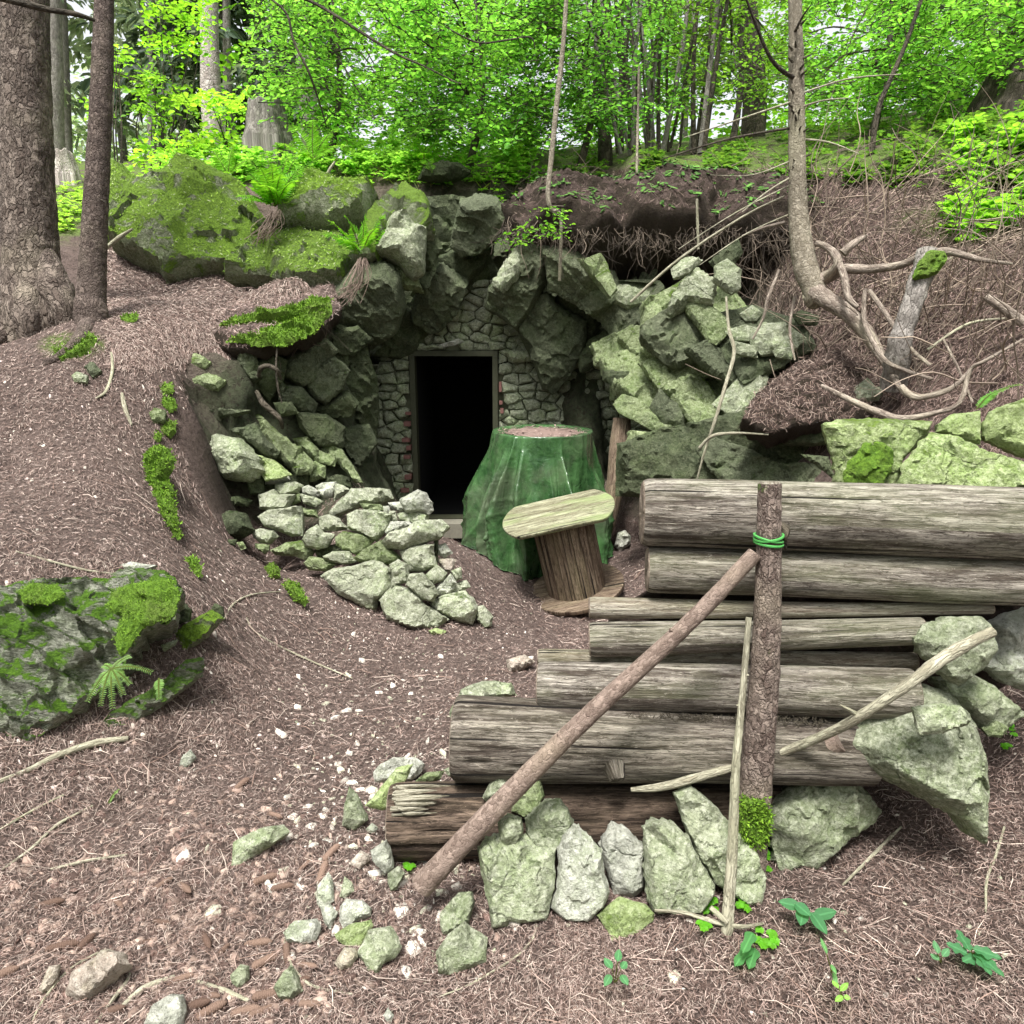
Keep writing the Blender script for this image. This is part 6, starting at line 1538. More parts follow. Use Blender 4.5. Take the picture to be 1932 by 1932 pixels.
def gapdens(x, y, Y):
    g = 1.0
    for (gx_, gy_, rx, ry) in ((1575,45,50,45),(1210,75,24,34),(700,40,30,24),(1480,150,12,16),(1600,150,12,18),(1310,30,26,20),(1180,30,16,16),(940,20,14,12),(1870,40,24,18),(1770,30,16,20)):
        d = ((x - gx_) / rx) ** 2 + ((y - gy_) / ry) ** 2
        if d < 1: g *= .04 + .5 * d * d
    g *= .30 + .70 * min(1, max(0, .5 + 2.2 * ns(x, y, .012, 3)))
    return g
def lower(x):
    # lowest leaves of the boughs, px
    return float(np.interp(x, [440,520,600,700,760,820,900,960,1040,1120,1230,1300,1400,1500,1600,1700,1800,1860,1932,2100], [180,230,250,262,240,262,285,290,270,262,215,190,190,205,235,215,200,150,130,150]))
for kind, lb, base, xr, yr, Yr, N, col, ls in trees:
    def dens(x, y, Y, xr=xr):
        if y > lower(x) + 8 * ns(x, y, .05, 7): return 0
        e = min(1, (x - xr[0]) / 60 + .1, (xr[1] - x) / 60 + .1)
        return max(0, e) * gapdens(x, y, Y)
    cs = region(N, lambda: R.uniform(*xr), lambda: R.uniform(*yr), lambda: R.uniform(*Yr), dens)
    B = P(*base); B[2] = float(hz(B[0], B[1])) - .05
    e = empty(kind, B, lb, 'tree')
    top = cs.mean(0) + np.array([0, 0, .9])
    mb = MB(); mb.tube([B, B * .6 + top * .4 + np.array([.12, 0, 0]), top], [.045, .032, .014], seg=10, k=10, rough=.08); mb.obj('trunk', B_DARK, e, loc=B)
    mb = MB()
    for i in range(16):
        q = cs[R.integers(len(cs))]; t = R.uniform(.35, .95); s0 = B + (top - B) * t
        mid_ = (s0 + q) / 2 + np.array([0, 0, .12]) + R.normal(0, .06, 3)
        mb.tube([s0, mid_, q], [.013, .009, .004], seg=6, k=5)
    mb.obj('boughs', B_DARK, e, loc=B)
    crown(e, kind, cs, col, size=ls)
# long dark twigs sweeping down in front of the leaves
for lb, pts, w in (('long dark bare twig sweeping from the top left across the beech leaves', [(560,-10,6.9),(610,15,6.9),(680,60,6.8),(745,100,6.8),(800,125,6.8),(860,155,6.8)], [6,5,5,4,3,2]),
                   ('thin dark twig hanging in a long curve above the crest', [(500,-10,6.8),(540,25,6.8),(555,80,6.8),(580,130,6.8),(600,185,6.9),(615,235,7.0)], [3,4,4,4,3,2]),
                   ('bare dark branch crossing the leaves at the top centre', [(1010,90,6.9),(1000,70,6.9),(960,75,6.9),(900,80,6.9),(840,50,6.9)], [1,3,3,3,2])):
    p3 = [P(*q) for q in pts]; mb = MB(); mb.tube(p3, [x * 6.9 / FPX * .5 for x in w], seg=6, k=6)
    mb.obj('hanging_twig', B_DARK, None, loc=p3[0], label=lb, cat='twig')
# far wood: dense foliage and dark spruces closing the view
def farwood():
    cs = region(2300, lambda: R.uniform(420, 2250), lambda: R.uniform(-80, 290), lambda: R.uniform(13, 24), lambda x, y, Y: (.25 + .75 * min(1, max(0, .5 + 2.5 * ns(x, y, .010, 11)))) * (.06 + .94 * (gapdens(x, y, Y) > .3)))
    c, n, d, s, tw = sprays(cs, 12, 1.1, .16, .2)
    b = 1 + .4 * np.array([noise.noise(Vector(q) * .5) for q in cs])
    cc = leafcol(len(c), (.06, .20, .012)) * np.repeat(b, 12)[:, None]
    V, F, C = leaves_mesh('far_wood', c, n, d, s, cc)
    o = link('far_wood', np_mesh('far_wood', V, F, LEAF, col=C)); tag(o, kind='stuff')
farwood()
def palewood():  # pale leaf colour stands in for distant mist
    cs = region(330, lambda: R.uniform(60, 480), lambda: R.uniform(90, 312), lambda: R.uniform(17, 26), lambda x, y, Y: min(1, max(.05, .45 + 2.5 * ns(x, y, .016, 21))) * (.35 + .65 * (y > 190)))
    c, n, d, s, tw = sprays(cs, 12, 1.2, .17, .2)
    V, F, C = leaves_mesh('far_wood', c, n, d, s, leafcol(len(c), (.20, .34, .17), .3, .2))
    o = link('far_wood', np_mesh('far_wood', V, F, LEAF, col=C)); tag(o, kind='stuff')
palewood()
# spruces in the background: drooping needle boughs
def needle_boughs(name, label, x, y0, Y, h, rad, nb, col, trunkpx=14, group='dark spruces in the background'):
    B = P(x, y0, Y); B[2] = float(hz(B[0], B[1])) - .1
    e = empty('spruce_tree', B, label, 'tree', group)
    mb = MB(); mb.tube([B, B + np.array([0, 0, h])], [trunkpx / 2 * Y / FPX, .03], seg=9, k=8, rough=.05); mb.obj('trunk', B_GREY, e, loc=B)
    Ls = []
    for i in range(nb):
        z = R.uniform(.12, 1) * h; a = R.uniform(0, 6.28); L = rad * (1.1 - .75 * z / h) * R.uniform(.6, 1.1)
        d = np.array([math.cos(a), math.sin(a), 0]); s_ = np.array([-d[1], d[0], 0])
        m = int(26 * L / rad) + 12
        t = R.uniform(.1, 1, m); lat = R.normal(0, .13, m) * L
        p = B + np.array([0, 0, z]) + d * (t * L)[:, None] + s_ * (lat * t)[:, None]
        p[:, 2] += -.25 * L * t ** 2 - R.uniform(0, .22, m)
        Ls.append(np.hstack([p, np.tile(d, (m, 1)) * .6 + s_ * np.sign(lat)[:, None] * .6 + R.normal(0, .3, (m, 3)) - np.array([0, 0, .5])]))
    A = np.concatenate(Ls); N = len(A)
    V, F, C = leaves_mesh('n', A[:, :3], R.normal(0, .5, (N, 3)) + np.array([0, 0, 1]), A[:, 3:], R.uniform(.14, .34, N) * (Y / 14), leafcol(N, col, .5, .1), aspect=.34)
    link('crown', np_mesh('crown', V - B, F, LEAF, col=C), e, B)
NC = (.20, .28, .20); ND = (.06, .10, .065)  # NC is needle green paled to paint in bright haze
for a in (('pale misty spruce left of the slim trunk', 120, 300, 17, 9, 2.2, 40, NC), ('spruce with grey-green drooping boughs seen between the near trunks', 75, 300, 15, 9, 2.0, 34, NC),
          ('misty spruce just right of the slim near trunk', 235, 300, 18, 10, 1.9, 55, NC), ('dark spruce left of the tall pale trunk', 350, 260, 17, 10, 1.9, 120, ND),
          ('dark spruce right of the tall pale trunk', 440, 250, 16, 10, 1.6, 170, ND), ('dark shaggy spruce behind the beech leaves', 575, 250, 12, 8, 1.0, 110, ND),
          ('far thin spruce in the bright gap', 300, 300, 24, 12, 1.8, 60, NC), ('dark spruce behind the hazel clump', 1290, 250, 15, 9, 1.6, 60, ND),
          ('dark spruce behind the upper right boughs', 1850, 200, 16, 9, 2.0, 60, ND)):
    needle_boughs('s', *a)
# young leafy shoots left of the crest
for lb, base, xr, yr, Yr, N, col in (
  ('young bright maple shoot leaning over the crest, right of the tall pale trunk', (430,290,8.5), (330,480), (175,285), (8.0,9.0), 110, (.16,.38,.03)),
  ('bright leafy shoot in front of the dark spruces at the upper left', (300,300,9.5), (270,395), (-40,130), (9.0,10.5), 90, (.12,.34,.02)),
  ('small green shoot in the bright gap between the trunks', (290,300,9.0), (262,350), (130,260), (8.6,9.8), 60, (.13,.34,.03)),
  ('little green shoot beside the slim spruce, at half height', (215,300,9.0), (165,232), (60,215), (9.0,10), 34, (.13,.34,.03)),
  ('low leafy shoots right of the pale stump, on the crest', (330,330,8.2), (262,400), (255,330), (7.9,8.8), 80, (.16,.38,.03))):
    cs = region(N, lambda: R.uniform(*xr), lambda: R.uniform(*yr), lambda: R.uniform(*Yr), lambda x, y, Y: min(1, max(.05, .5 + 2.5 * ns(x, y, .02, 5))))
    B = P(*base); B[2] = float(hz(B[0], B[1])) - .03
    e = empty('leafy_shoot', B, lb, 'shrub')
    mb = MB()
    for i in range(5):
        q = cs[R.integers(len(cs))]; mb.tube([B + R.normal(0, .05, 3) * np.array([1, 1, 0]), (B + q) / 2 + R.normal(0, .1, 3), q], [.012, .008, .003], seg=5, k=6)
    mb.obj('stems', B_DARK, e, loc=B)
    crown(e, 's', cs, col, size=.075, nleaf=8, L=.32, twigs=False, part='foliage')

# low plants on the crest and slope -------------------------------------------------------------------------------
def low_plants(name, N, fx, fy, col, size, h=.12, dens=None, kind='stuff'):
    pts = []
    tries = 0
    while len(pts) < N and tries < N * 12:
        tries += 1
        x, y = fx(), fy()
        if dens and R.random() > dens(x, y): continue
        q = G(x, y)
        if q[1] > 16: continue
        pts.append(q)
    A = np.array(pts); A[:, 2] += R.uniform(.01, h, len(A))
    K = 7; M_ = len(A)
    a = R.uniform(0, 6.28, (M_, 1)) + np.linspace(0, 6.28, K, endpoint=False)[None]
    d = np.stack([np.cos(a), np.sin(a), R.uniform(-.1, .55, a.shape)], -1)
    cen = np.repeat(A[:, None], K, 1) + d * .012
    V, F, C = leaves_mesh(name, cen.reshape(-1, 3), R.normal(0, .2, (M_ * K, 3)) + np.array([0, 0, 1]), d.reshape(-1, 3), (size * R.uniform(.5, 1.2, (M_, K))).ravel(), leafcol(M_ * K, col))
    o = link(name, np_mesh(name, V, F, LEAF, col=C)); tag(o, kind=kind)
low_plants('ground_cover', 1900, lambda: R.uniform(300, 1010), lambda: R.uniform(225, 352), (.15, .38, .05), .055, .26, dens=lambda x, y: .25 + .75 * (ns(x, y, .02, 1) > -.05))
low_plants('ground_cover', 1500, lambda: R.uniform(1050, 2000), lambda: R.uniform(150, 360), (.05, .145, .02), .05, .10, dens=lambda x, y: (.1 + .9 * (ns(x, y, .015, 2) > 0)))
low_plants('ground_cover', 350, lambda: R.uniform(90, 420), lambda: R.uniform(285, 440), (.16, .34, .05), .05, .06, dens=lambda x, y: (.1 + .9 * (ns(x, y, .02, 4) > 0)))
low_plants('ground_cover', 260, lambda: R.uniform(1780, 2000), lambda: R.uniform(260, 470), (.13, .34, .03), .07, .16, dens=lambda x, y: (.05 + .95 * (ns(x, y, .02, 8) > .1)))
low_plants('ground_cover', 120, lambda: R.uniform(900, 1080), lambda: R.uniform(330, 450), (.09, .27, .02), .045, .12)

# grass tufts on the crest
mb = MB()
for i in range(900):
    x, y = R.uniform(200, 1000), R.uniform(285, 360)
    if ns(x, y, .02, 9) < 0: continue
    q = G(x, y)
    if q[1] > 14: continue
    d = R.normal(0, .08, 3); d[2] = R.uniform(.05, .16)
    w = R.normal(0, .004, 3); w[2] = 0
    C = (.20, .33, .06) if R.random() < .6 else (.36, .34, .17)
    p0, p1, p2 = q, q + d * .6, q + d + np.array([d[0] * .5, d[1] * .5, -.03])
    mb.add(np.array([p0 - w, p0 + w, p1 + w * .7, p1 - w * .7, p2]), [np.array([[0, 1, 2, 3]]), np.array([[3, 2, 4]])], None, C)
o = mb.obj('grass', LEAF, None, col=True, kind='stuff')

# ------------------------------------------------------------------ ferns
def fern(label, base, fronds, Y=None, col=(.13, .36, .022), group=None, name='fern'):
    """fronds: list of (tip px x, tip px y, depth offset, width px)"""
    B = P(*base) if len(base) == 3 else G(*base)
    e = empty(name, B, label, 'fern', group)
    for (x, y, dy, w) in fronds:
        tip = P(x, y, B[1] + dy)
        L = np.linalg.norm(tip - B)
        ctrl = (B + tip) / 2 + np.array([0, 0, .22 * L])
        t = np.linspace(0, 1, 24)[:, None]
        cur = (1 - t) ** 2 * B + 2 * t * (1 - t) * ctrl + t * t * tip
        tg = np.gradient(cur, axis=0); tg /= np.linalg.norm(tg, axis=1)[:, None]
        upv = np.array([0, -.45, 1.0]) + R.normal(0, .15, 3)
        sd_ = np.cross(tg, upv); sd_ /= np.linalg.norm(sd_, axis=1)[:, None]; nn = np.cross(sd_, tg)
        wm = w * B[1] / FPX
        cen, nr, dr, sz = [], [], [], []
        for k in range(2, 24):
            u = k / 23; pl_ = wm * .5 * (math.sin(min(1, u * 1.25 + .12) * math.pi * .97) ** .6 if u < .7 else max(.06, (1 - u) / .32)) 
            pl_ = max(.012, min(wm * .5, pl_))
            for sg in (-1, 1):
                dd_ = sd_[k] * sg + tg[k] * .35; dd_ /= np.linalg.norm(dd_)
                cen.append(cur[k]); nr.append(nn[k]); dr.append(dd_ + nn[k] * R.normal(-.08, .08)); sz.append(pl_ * R.uniform(.9, 1.08))
        cc = leafcol(len(cen), col, .2, .4) 
        V, F, C = leaves_mesh('f', np.array(cen), np.array(nr) + R.normal(0, .1, (len(cen), 3)), np.array(dr), np.array(sz), cc, aspect=.21, fold=.1)
        mb = MB(); mb.V.append(V); mb.F.append(F); mb.UV.append(np.zeros((len(V), 2))); mb.C.append(C); mb.n = len(V)
        mb.tube([B, ctrl * .5 + (B + tip) * .25, tip], [.004, .003, .001], seg=5, k=8, C=(.12, .16, .04), cap=False)
        mb.obj('frond', LEAF, e, loc=B, col=True)
    return e
fern('large bright fern growing from a crack above the mossy outcrop', (520,390,6.15), [(465,325,0,44),(490,315,-.2,44),(512,310,-.3,44),(575,310,0,40),(500,350,-.4,40),(440,372,-.2,34),(448,345,-.1,42),(452,378,-.2,38),(470,300,.1,42),(500,280,.1,40),(545,290,.2,40),(580,270,.2,38),(560,340,-.3,40),(480,340,-.3,42),(530,330,-.35,40),(600,300,.2,34)])
fern('fern hanging on the cliff edge between the mossy blocks, roots trailing below', (683,480,5.85), [(605,440,0,36),(612,412,-.1,38),(650,405,-.2,34),(690,400,-.1,34),(728,402,.1,36),(760,420,.1,34),(640,450,-.25,34),(710,430,-.25,34)])
fern('tall fern in front of the broad grey stump', (590,300,7.4), [(520,270,0,38),(545,235,.1,36),(590,225,.1,36),(640,240,.1,36),(660,275,0,36),(560,285,-.2,34)], col=(.16, .38, .03))
fern('fern on the crest left of the large bright fern', (430,330,7.2), [(380,310,0,30),(400,285,0,30),(440,275,0,30),(480,300,0,30),(410,330,-.2,28)], col=(.16, .38, .03))
fern('fern among green shoots in the middle of the crest', (800,300,7.5), [(750,275,0,30),(780,260,0,30),(830,262,0,30),(850,285,0,30),(800,290,-.2,28),(815,325,-.3,28)], col=(.13, .36, .02))
fern('small pale fern growing on the lower right of the layered outcrop', (210,1262,2.2), [(245,1238,.05,16),(245,1290,-.02,24),(285,1268,0,18),(232,1310,-.08,18),(165,1322,-.1,24),(190,1330,-.12,24),(212,1335,-.12,24),(195,1255,.02,20)], col=(.20, .36, .12))
fern('single little fern frond by the rock, right of the pale fern', (300,1280,2.25), [(300,1318,-.06,24)], col=(.20, .36, .12))
fern('small fern above the boulders at the right edge', (1842,772,3.3), [(1880,738,0,22),(1900,732,.02,20),(1925,725,.05,16)], col=(.18, .42, .10))
fern('tiny fern sprig lying on the needle slope', (205,1515), [(222,1492,0,14),(215,1500,0,10)], col=(.20, .34, .13))
# fern root beards
mb = MB()
for (x, y, Y, n_, L) in ((520,398,6.0,34,.22),(683,488,5.7,34,.30)):
    for i in range(n_):
        p = P(x + R.uniform(-9, 9), y + R.uniform(-3, 10), Y - .05)
        mb.tube([p, p + np.array([R.normal(-.04, .04), R.uniform(-.08, 0), -L * .5]), p + np.array([R.normal(-.12, .05), R.uniform(-.1, .0), -L * R.uniform(.7, 1.1)])], .0028, seg=3, k=3, cap=False)
mb.obj('fern_roots', B_POLE, None, kind='stuff')

# ------------------------------------------------------------------ small plants near the camera
def leaf_blade(B, tip, w, col, up=(0, -.3, 1), lobes=0, cup=.12):
    """a bigger single leaf as a fine grid"""
    n, m = 15, 9
    B = np.array(B); tip = np.array(tip); d = tip - B; L = np.linalg.norm(d); d /= L
    s = np.cross(d, np.array(up, float)); s /= np.linalg.norm(s); u = np.cross(s, d)
    V = []; 
    for i in range(n):
        t = i / (n - 1)
        ww = w * (math.sin(math.pi * t ** .8) ** .75) if 0 < t < 1 else 0
        if lobes: ww *= 1 + .28 * math.sin(t * math.pi * lobes)
        for j in range(m):
            q = (j / (m - 1) - .5) * 2
            V.append(B + d * (L * t + lobes * .0) + s * ww * q + u * (cup * w * abs(q) + .18 * L * (t - t * t)) + u * .02 * L * math.sin(8 * t) * abs(q))
    idx = np.arange(n * m).reshape(n, m)
    F = np.stack([idx[:-1, :-1].ravel(), idx[:-1, 1:].ravel(), idx[1:, 1:].ravel(), idx[1:, :-1].ravel()], 1)
    C = np.tile(np.array(col), (n * m, 1)) * np.linspace(.92, 1.08, n * m)[:, None]
    mid_ = np.arange(n * m) % m == m // 2
    C[mid_] = C[mid_] * 1.5
    return np.array(V), F, C
def plant(label, base, leaves, col, wpx, cat='plant', lobes=0, h=.05, name='small_plant', group=None):
    B = G(*base)
    e = empty(name, B, label, cat, group)
    k = B[1] / FPX * 1.25
    for (x0, y0, x1, y1) in leaves:
        Yb = B[1] - .02
        b0 = P(x0, y0, Yb); b0 = b0 + (CAM - b0) / np.linalg.norm(CAM - b0) * h; 
        b1 = P(x1, y1, Yb - (y1 - y0) * .0012 * 1.3); b1 = b1 + (CAM - b1) / np.linalg.norm(CAM - b1) * h
        V, F, C = leaf_blade(b0, b1, wpx * k, col, lobes=lobes)
        mb = MB(); mb.add(V, F, None, C)
        mb.C[-1] = C
        mb.tube([B + R.normal(0, .004, 3), (B + b0) / 2, b0], .0012, seg=4, k=2, C=(.2, .25, .08))
        mb.obj('leaf', LEAF, e, loc=B, col=True)
PG = (.07, .22, .09)
plant('five-leaved bluish green seedling right of the upright stick', (1522,1725), [(1510,1712,1468,1702),(1515,1714,1510,1748),(1535,1730,1578,1720),(1530,1722,1560,1765),(1500,1705,1530,1730)], PG, 11)
plant('large saw-toothed bluish green seedling at the lower right', (1830,1800), [(1825,1800,1785,1780),(1830,1795,1805,1755),(1840,1805,1815,1815),(1840,1798,1895,1845),(1835,1790,1890,1810),(1840,1800,1870,1842)], PG, 10, lobes=5)
plant('ivy-leaved green seedling left of the clover patch', (1415,1770), [(1420,1760,1400,1800),(1415,1785,1385,1825),(1425,1790,1412,1830)], (.08, .25, .08), 10, lobes=3)
plant('small round-leaved seedling in the bare soil left of the clover', (1160,1855), [(1165,1815,1168,1792),(1155,1828,1140,1808),(1152,1840,1140,1862),(1172,1840,1185,1860),(1172,1828,1182,1815)], (.10, .28, .12), 7)
plant('wispy seedling with narrow leaves near the bottom right', (1570,1838), [(1560,1800,1548,1770),(1572,1835,1580,1865),(1568,1820,1578,1840)], (.14, .34, .12), 4)
plant('tiny bright sprig below the wispy seedling', (1590,1880), [(1582,1865,1570,1850),(1585,1870,1600,1855),(1590,1880,1575,1890),(1592,1880,1605,1885)], (.25, .50, .10), 5)
plant('small bluish sprig beside the large saw-toothed seedling', (1775,1815), [(1770,1800,1762,1775),(1778,1805,1790,1790),(1772,1812,1755,1800)], (.12, .30, .14), 6)
plant('hanging leaf twig in the shade under the overhang', (1000,430), [], PG, 4)
bpy.data.objects.remove([o for o in COL.objects if o.get('label', '').startswith('hanging leaf twig')][0])
def clover(label, spots, Yo=None, h=.03, col=(.11, .34, .02), size=.014):
    B = G(*spots[0]); e = empty('clover_plant', B, label, 'plant', 'clover-leaved plants around the wall foot')
    cen, nr, dr, sz = [], [], [], []
    mb = MB()
    for (x, y) in spots:
        b = G(x, y); q = b + (CAM - b) / np.linalg.norm(CAM - b) * (h + R.uniform(0, .02))
        mb.tube([b, q], .0008, seg=3, k=1, C=(.15, .2, .06), cap=False)
        a0 = R.uniform(0, 6.28)
        nrm = np.array([R.normal(0, .2), -.3 + R.normal(0, .2), 1])
        for k in range(3):
            a = a0 + k * 2.094
            for s_ in (-.38, .38):
                cen.append(q); nr.append(nrm); dr.append(np.array([math.cos(a + s_), math.sin(a + s_), -.1])); sz.append(size * R.uniform(.85, 1.15))
    cc = leafcol(len(cen), col, .15, .2)
    V, F, C = leaves_mesh('c', np.array(cen), np.array(nr), np.array(dr), np.array(sz), cc, aspect=.95, fold=.1)
    mb.add(V, F); mb.C[-1] = C
    mb.obj('leaves', LEAF, e, loc=B, col=True)
def scat(cx, cy, rx, ry, n): return [(cx + R.uniform(-rx, rx), cy + R.uniform(-ry, ry)) for _ in range(n)]
clover('clover patch with many small leaves right of the upright stick foot', scat(1440,1768,26,16,14))
clover('clover sprig just right of the long leaning green stone', scat(1392,1705,20,10,9))
clover('clover sprig left of the upright stick at its foot', scat(1338,1708,16,12,6))
clover('few clover leaves between the post foot and the rough rock', scat(1440,1620,10,22,7))
clover('clover sprig between the lying twig and the pale slit stone', scat(1330,1745,14,6,4))
clover('clover leaves in the gap under the rocks at the right edge', scat(1900,1380,26,14,8), h=.02)
clover('tiny clover leaves on the soil right of the huge wedge-shaped rock', scat(1905,1408,12,8,4))
clover('single clover leaf beside the lowest log end', scat(772,1632,6,6,3))
# hanging leafy twig under the overhang
c = P(1000, 430, 5.35)
cs = region(34, lambda: R.uniform(940, 1062), lambda: R.uniform(385, 468), lambda: R.uniform(5.3, 5.6), lambda x, y, Y: 1.0 if abs(y - (462 - (x - 940) * .55)) < 22 or abs(y - 440) < 10 else 0)
e = empty('hanging_shoot', c, 'thin leafy shoot hanging in front of the dark overhang, left of the curved sapling', 'shoot')
crown(e, 's', cs, (.07, .22, .02), size=.035, nleaf=7, L=.16, part='foliage')
# yellow-green sprout on the stepped outcrop
plant('little pale sprout with narrow leaves on the stepped outcrop', (1365,565), [(1365,560,1352,540),(1366,558,1378,542),(1364,562,1350,566),(1368,562,1396,560),(1368,556,1372,538)], (.25, .36, .10), 4, h=.12)

# ------------------------------------------------------------------ hanging roots and dead twigs on the right bank
mb = MB()
def wig(p, d, L, w, C, seg=4, k=3, curl=.25):
    pts = [p]; d = np.array(d, float); d /= np.linalg.norm(d)
    n = 4
    for i in range(n):
        d = d + R.normal(0, curl, 3); d /= np.linalg.norm(d)
        pts.append(pts[-1] + d * L / n)
    mb.tube(pts, [w, w * .8, w * .4], seg=seg, k=k, C=C, cap=False)
def tone(lo=.25, hi=1.0):
    k = lo + (hi - lo) * R.random() ** 1.8; return (.34 * k, .27 * k, .21 * k)
edge = lambda x: float(np.interp(x, [940,1000,1060,1150,1250,1350,1450,1560], [430,430,455,445,452,442,455,430]))
for i in range(620):
    x = R.uniform(945, 1560); y = edge(x) + R.uniform(-22, 6)
    wig(P(x, y, 5.75 + R.uniform(-.15, .25)), (R.normal(0, .2), -.1, -1), R.uniform(.05, .5) * R.uniform(.3, 1), R.uniform(.0008, .0032), tone(.10, .7), curl=.42)
for i in range(260):
    x = R.uniform(1380, 1540); y = R.uniform(440, 620)
    wig(G(x, y, .05) + np.array([0, -.1, 0]), (R.normal(-.2, .4), -.4, -1), R.uniform(.15, .6), R.uniform(.0015, .004), tone(.3, .9), curl=.3)
for i in range(130):
    x = R.uniform(1560, 1760); y = R.uniform(600, 720)
    wig(G(x, y, .06), (R.normal(-.3, .4), -.4, -1), R.uniform(.12, .45), R.uniform(.0012, .003), tone(.3, .9), curl=.3)
for i in range(110):
    x = R.uniform(430, 620); y = float(np.interp(x, [430, 520, 620], [650, 655, 610])) + R.uniform(-12, 4)
    wig(P(x, y, 5.2), (R.normal(0, .3), -.05, -1), R.uniform(.05, .3), R.uniform(.001, .003), tone(.1, .5), curl=.4)
mb.obj('hanging_roots', TWIG, None, col=True, kind='stuff')
mb = MB()
for i in range(950):
    x = R.uniform(1330, 2000); y = R.uniform(330, 620) if R.random() < .75 else R.uniform(560, 760)
    q = G(x, y, .03)
    if q[1] > 8.5: continue
    a = R.uniform(0, 3.14)
    wig(q, (math.cos(a), -.3, math.sin(a) * .8 + .1), R.uniform(.15, .75), R.uniform(.0016, .0048), tone(.35, 1.35), curl=.22)
for i in range(160):
    x = R.uniform(950, 1500); y = R.uniform(330, 430); q = G(x, y, .02)
    if q[1] > 9: continue
    a = R.uniform(0, 3.14)
    wig(q, (math.cos(a), -.3, math.sin(a) * .3), R.uniform(.1, .5), R.uniform(.0015, .004), tone(.3, 1.1), curl=.25)
mb.obj('dead_twigs', TWIG, None, col=True, kind='stuff')
for lb, pts, w in (('long thin dead twig slanting down from the right-hand spruce to the overhang', [(1340,250,6.0),(1180,400,5.6),(1380,350,5.5)], [4]),):
    pass
sticks = [
 ('long pale dead branch leaning from the stones up across the root tangle', [(1190,570,5.2),(1280,490,5.1),(1400,410,5.0),(1480,370,4.9)], [5,5,4,3]),
 ('dead twig hanging straight down in front of the dark overhang', [(1315,375,5.3),(1316,420,5.3),(1318,470,5.3)], [4,5,4]),
 ('thin pale root running down over the stepped slabs', [(1370,560,4.8),(1375,620,4.7),(1385,665,4.6),(1368,730,4.5),(1350,790,4.4),(1330,850,4.4),(1315,905,4.4)], [4,6,7,7,6,5,3]),
 ('horizontal twig over the gap between the lower slabs', [(1320,845,4.3),(1345,822,4.25),(1390,817,4.2),(1450,820,4.1)], [6,7,5,3]),
 ('pale stick lying on the bank above the right boulders', [(1750,660,3.9),(1830,610,3.9),(1932,600,3.9)], [5,5,4]),
 ('straight grey twig across the upper right bank', [(1750,660 - 160,4.6),(1860,470,4.7),(1932,455,4.8)], [4,5,4]),
 ('bent grey stick on the needle shelf beside the mossy outcrop', [(200,468,6.0),(225,448,6.0),(250,432,6.0)], [7,8,4]),
 ('curved pale twig rising from the crest above the fern', [(625,358,6.9),(618,330,6.9),(632,305,6.9)], [7,6,4]),
]
for lb, pts, w in sticks:
    p3 = [P(*q) for q in pts]; mb = MB(); mb.tube(p3, [x / 2 * q[2] / FPX for x, q in zip(w, pts)], seg=8, k=7, rough=.12, nsc=30)
    mb.obj('dead_stick', B_STICK, None, loc=p3[0], label=lb, cat='stick')
gst = [
 ('pale stick lying on the needles at the left edge below the layered outcrop', [(-10,1478),(60,1450),(110,1425),(180,1402),(242,1393)], [7,9,11,12,8]),
 ('white bare twig standing out on the needle slope below the young spruce', [(180,752),(200,738),(212,700),(210,665)], [3,5,5,4]),
 ('short forked white twig on the needle slope', [(230,742),(236,770),(248,802)], [5,8,4]),
 ('long thin twig curving across the needle slope above the layered outcrop', [(30,1040),(100,1060),(160,1075),(220,1083)], [2,4,4,3]),
 ('long thin twig running down the path beside the outcrop', [(465,1165),(485,1195),(560,1235),(665,1280)], [2,3,4,2]),
 ('arched thin twig beside the moss patch', [(422,1170),(440,1140),(475,1122),(530,1116)], [3,4,3,2]),
 ('long dark twig lying on the lower left needles', [(5,1640),(60,1600),(110,1555),(175,1520)], [3,5,5,3]),
 ('straight twig in the lower left corner', [(0,1565),(60,1530),(120,1500)], [3,4,3]),
 ('long brown twig on the left foreground', [(95,1640),(130,1632),(175,1622),(240,1612)], [3,5,4,3]),
 ('pale stick among the cones at the bottom', [(225,1905),(270,1865),(330,1842)], [6,9,5]),
 ('forked pale stick at the bottom left', [(180,1932),(210,1890),(240,1850),(245,1835)], [5,6,5,3]),
 ('pale stick lying right of the beige block among cones', [(370,1852),(420,1868),(470,1888)], [6,8,5]),
 ('thin bent twig right of the pyramid stone', [(535,1770),(550,1820),(590,1860),(665,1875)], [3,4,4,3]),
 ('brown stick beside the cones left of the path stones', [(60,1932),(80,1890),(130,1830),(200,1790)], [3,4,4,3]),
 ('short broken stick lying near the cones', [(278,1640 + 275),(300,1690 + 250),(350,1985)], [6,9,6]),
 ('thin twig on the bare soil before the wall', [(925,1650),(960,1680),(1010,1735),(990,1790),(900,1850),(830,1880)], [2,3,4,4,3,2]),
 ('curved twig on the soil right of the upright stick', [(1590,1670),(1640,1620),(1680,1580),(1700,1560)], [3,5,5,3]),
 ('long arched root across the soil at the right', [(1860,1720),(1862,1660),(1880,1610),(1895,1560)], [3,4,4,3]),
]
for lb, pts, w in gst:
    p3 = [G(x, y, .008) for x, y in pts]; d0 = p3[0][1]
    mb = MB(); mb.tube(p3, [x / 2 * np.linalg.norm(q - CAM) / FPX for x, q in zip(w, p3)], seg=8, k=8, rough=.12, nsc=40)
    mb.obj('fallen_stick', B_STICK, None, loc=p3[0], label=lb, cat='stick')

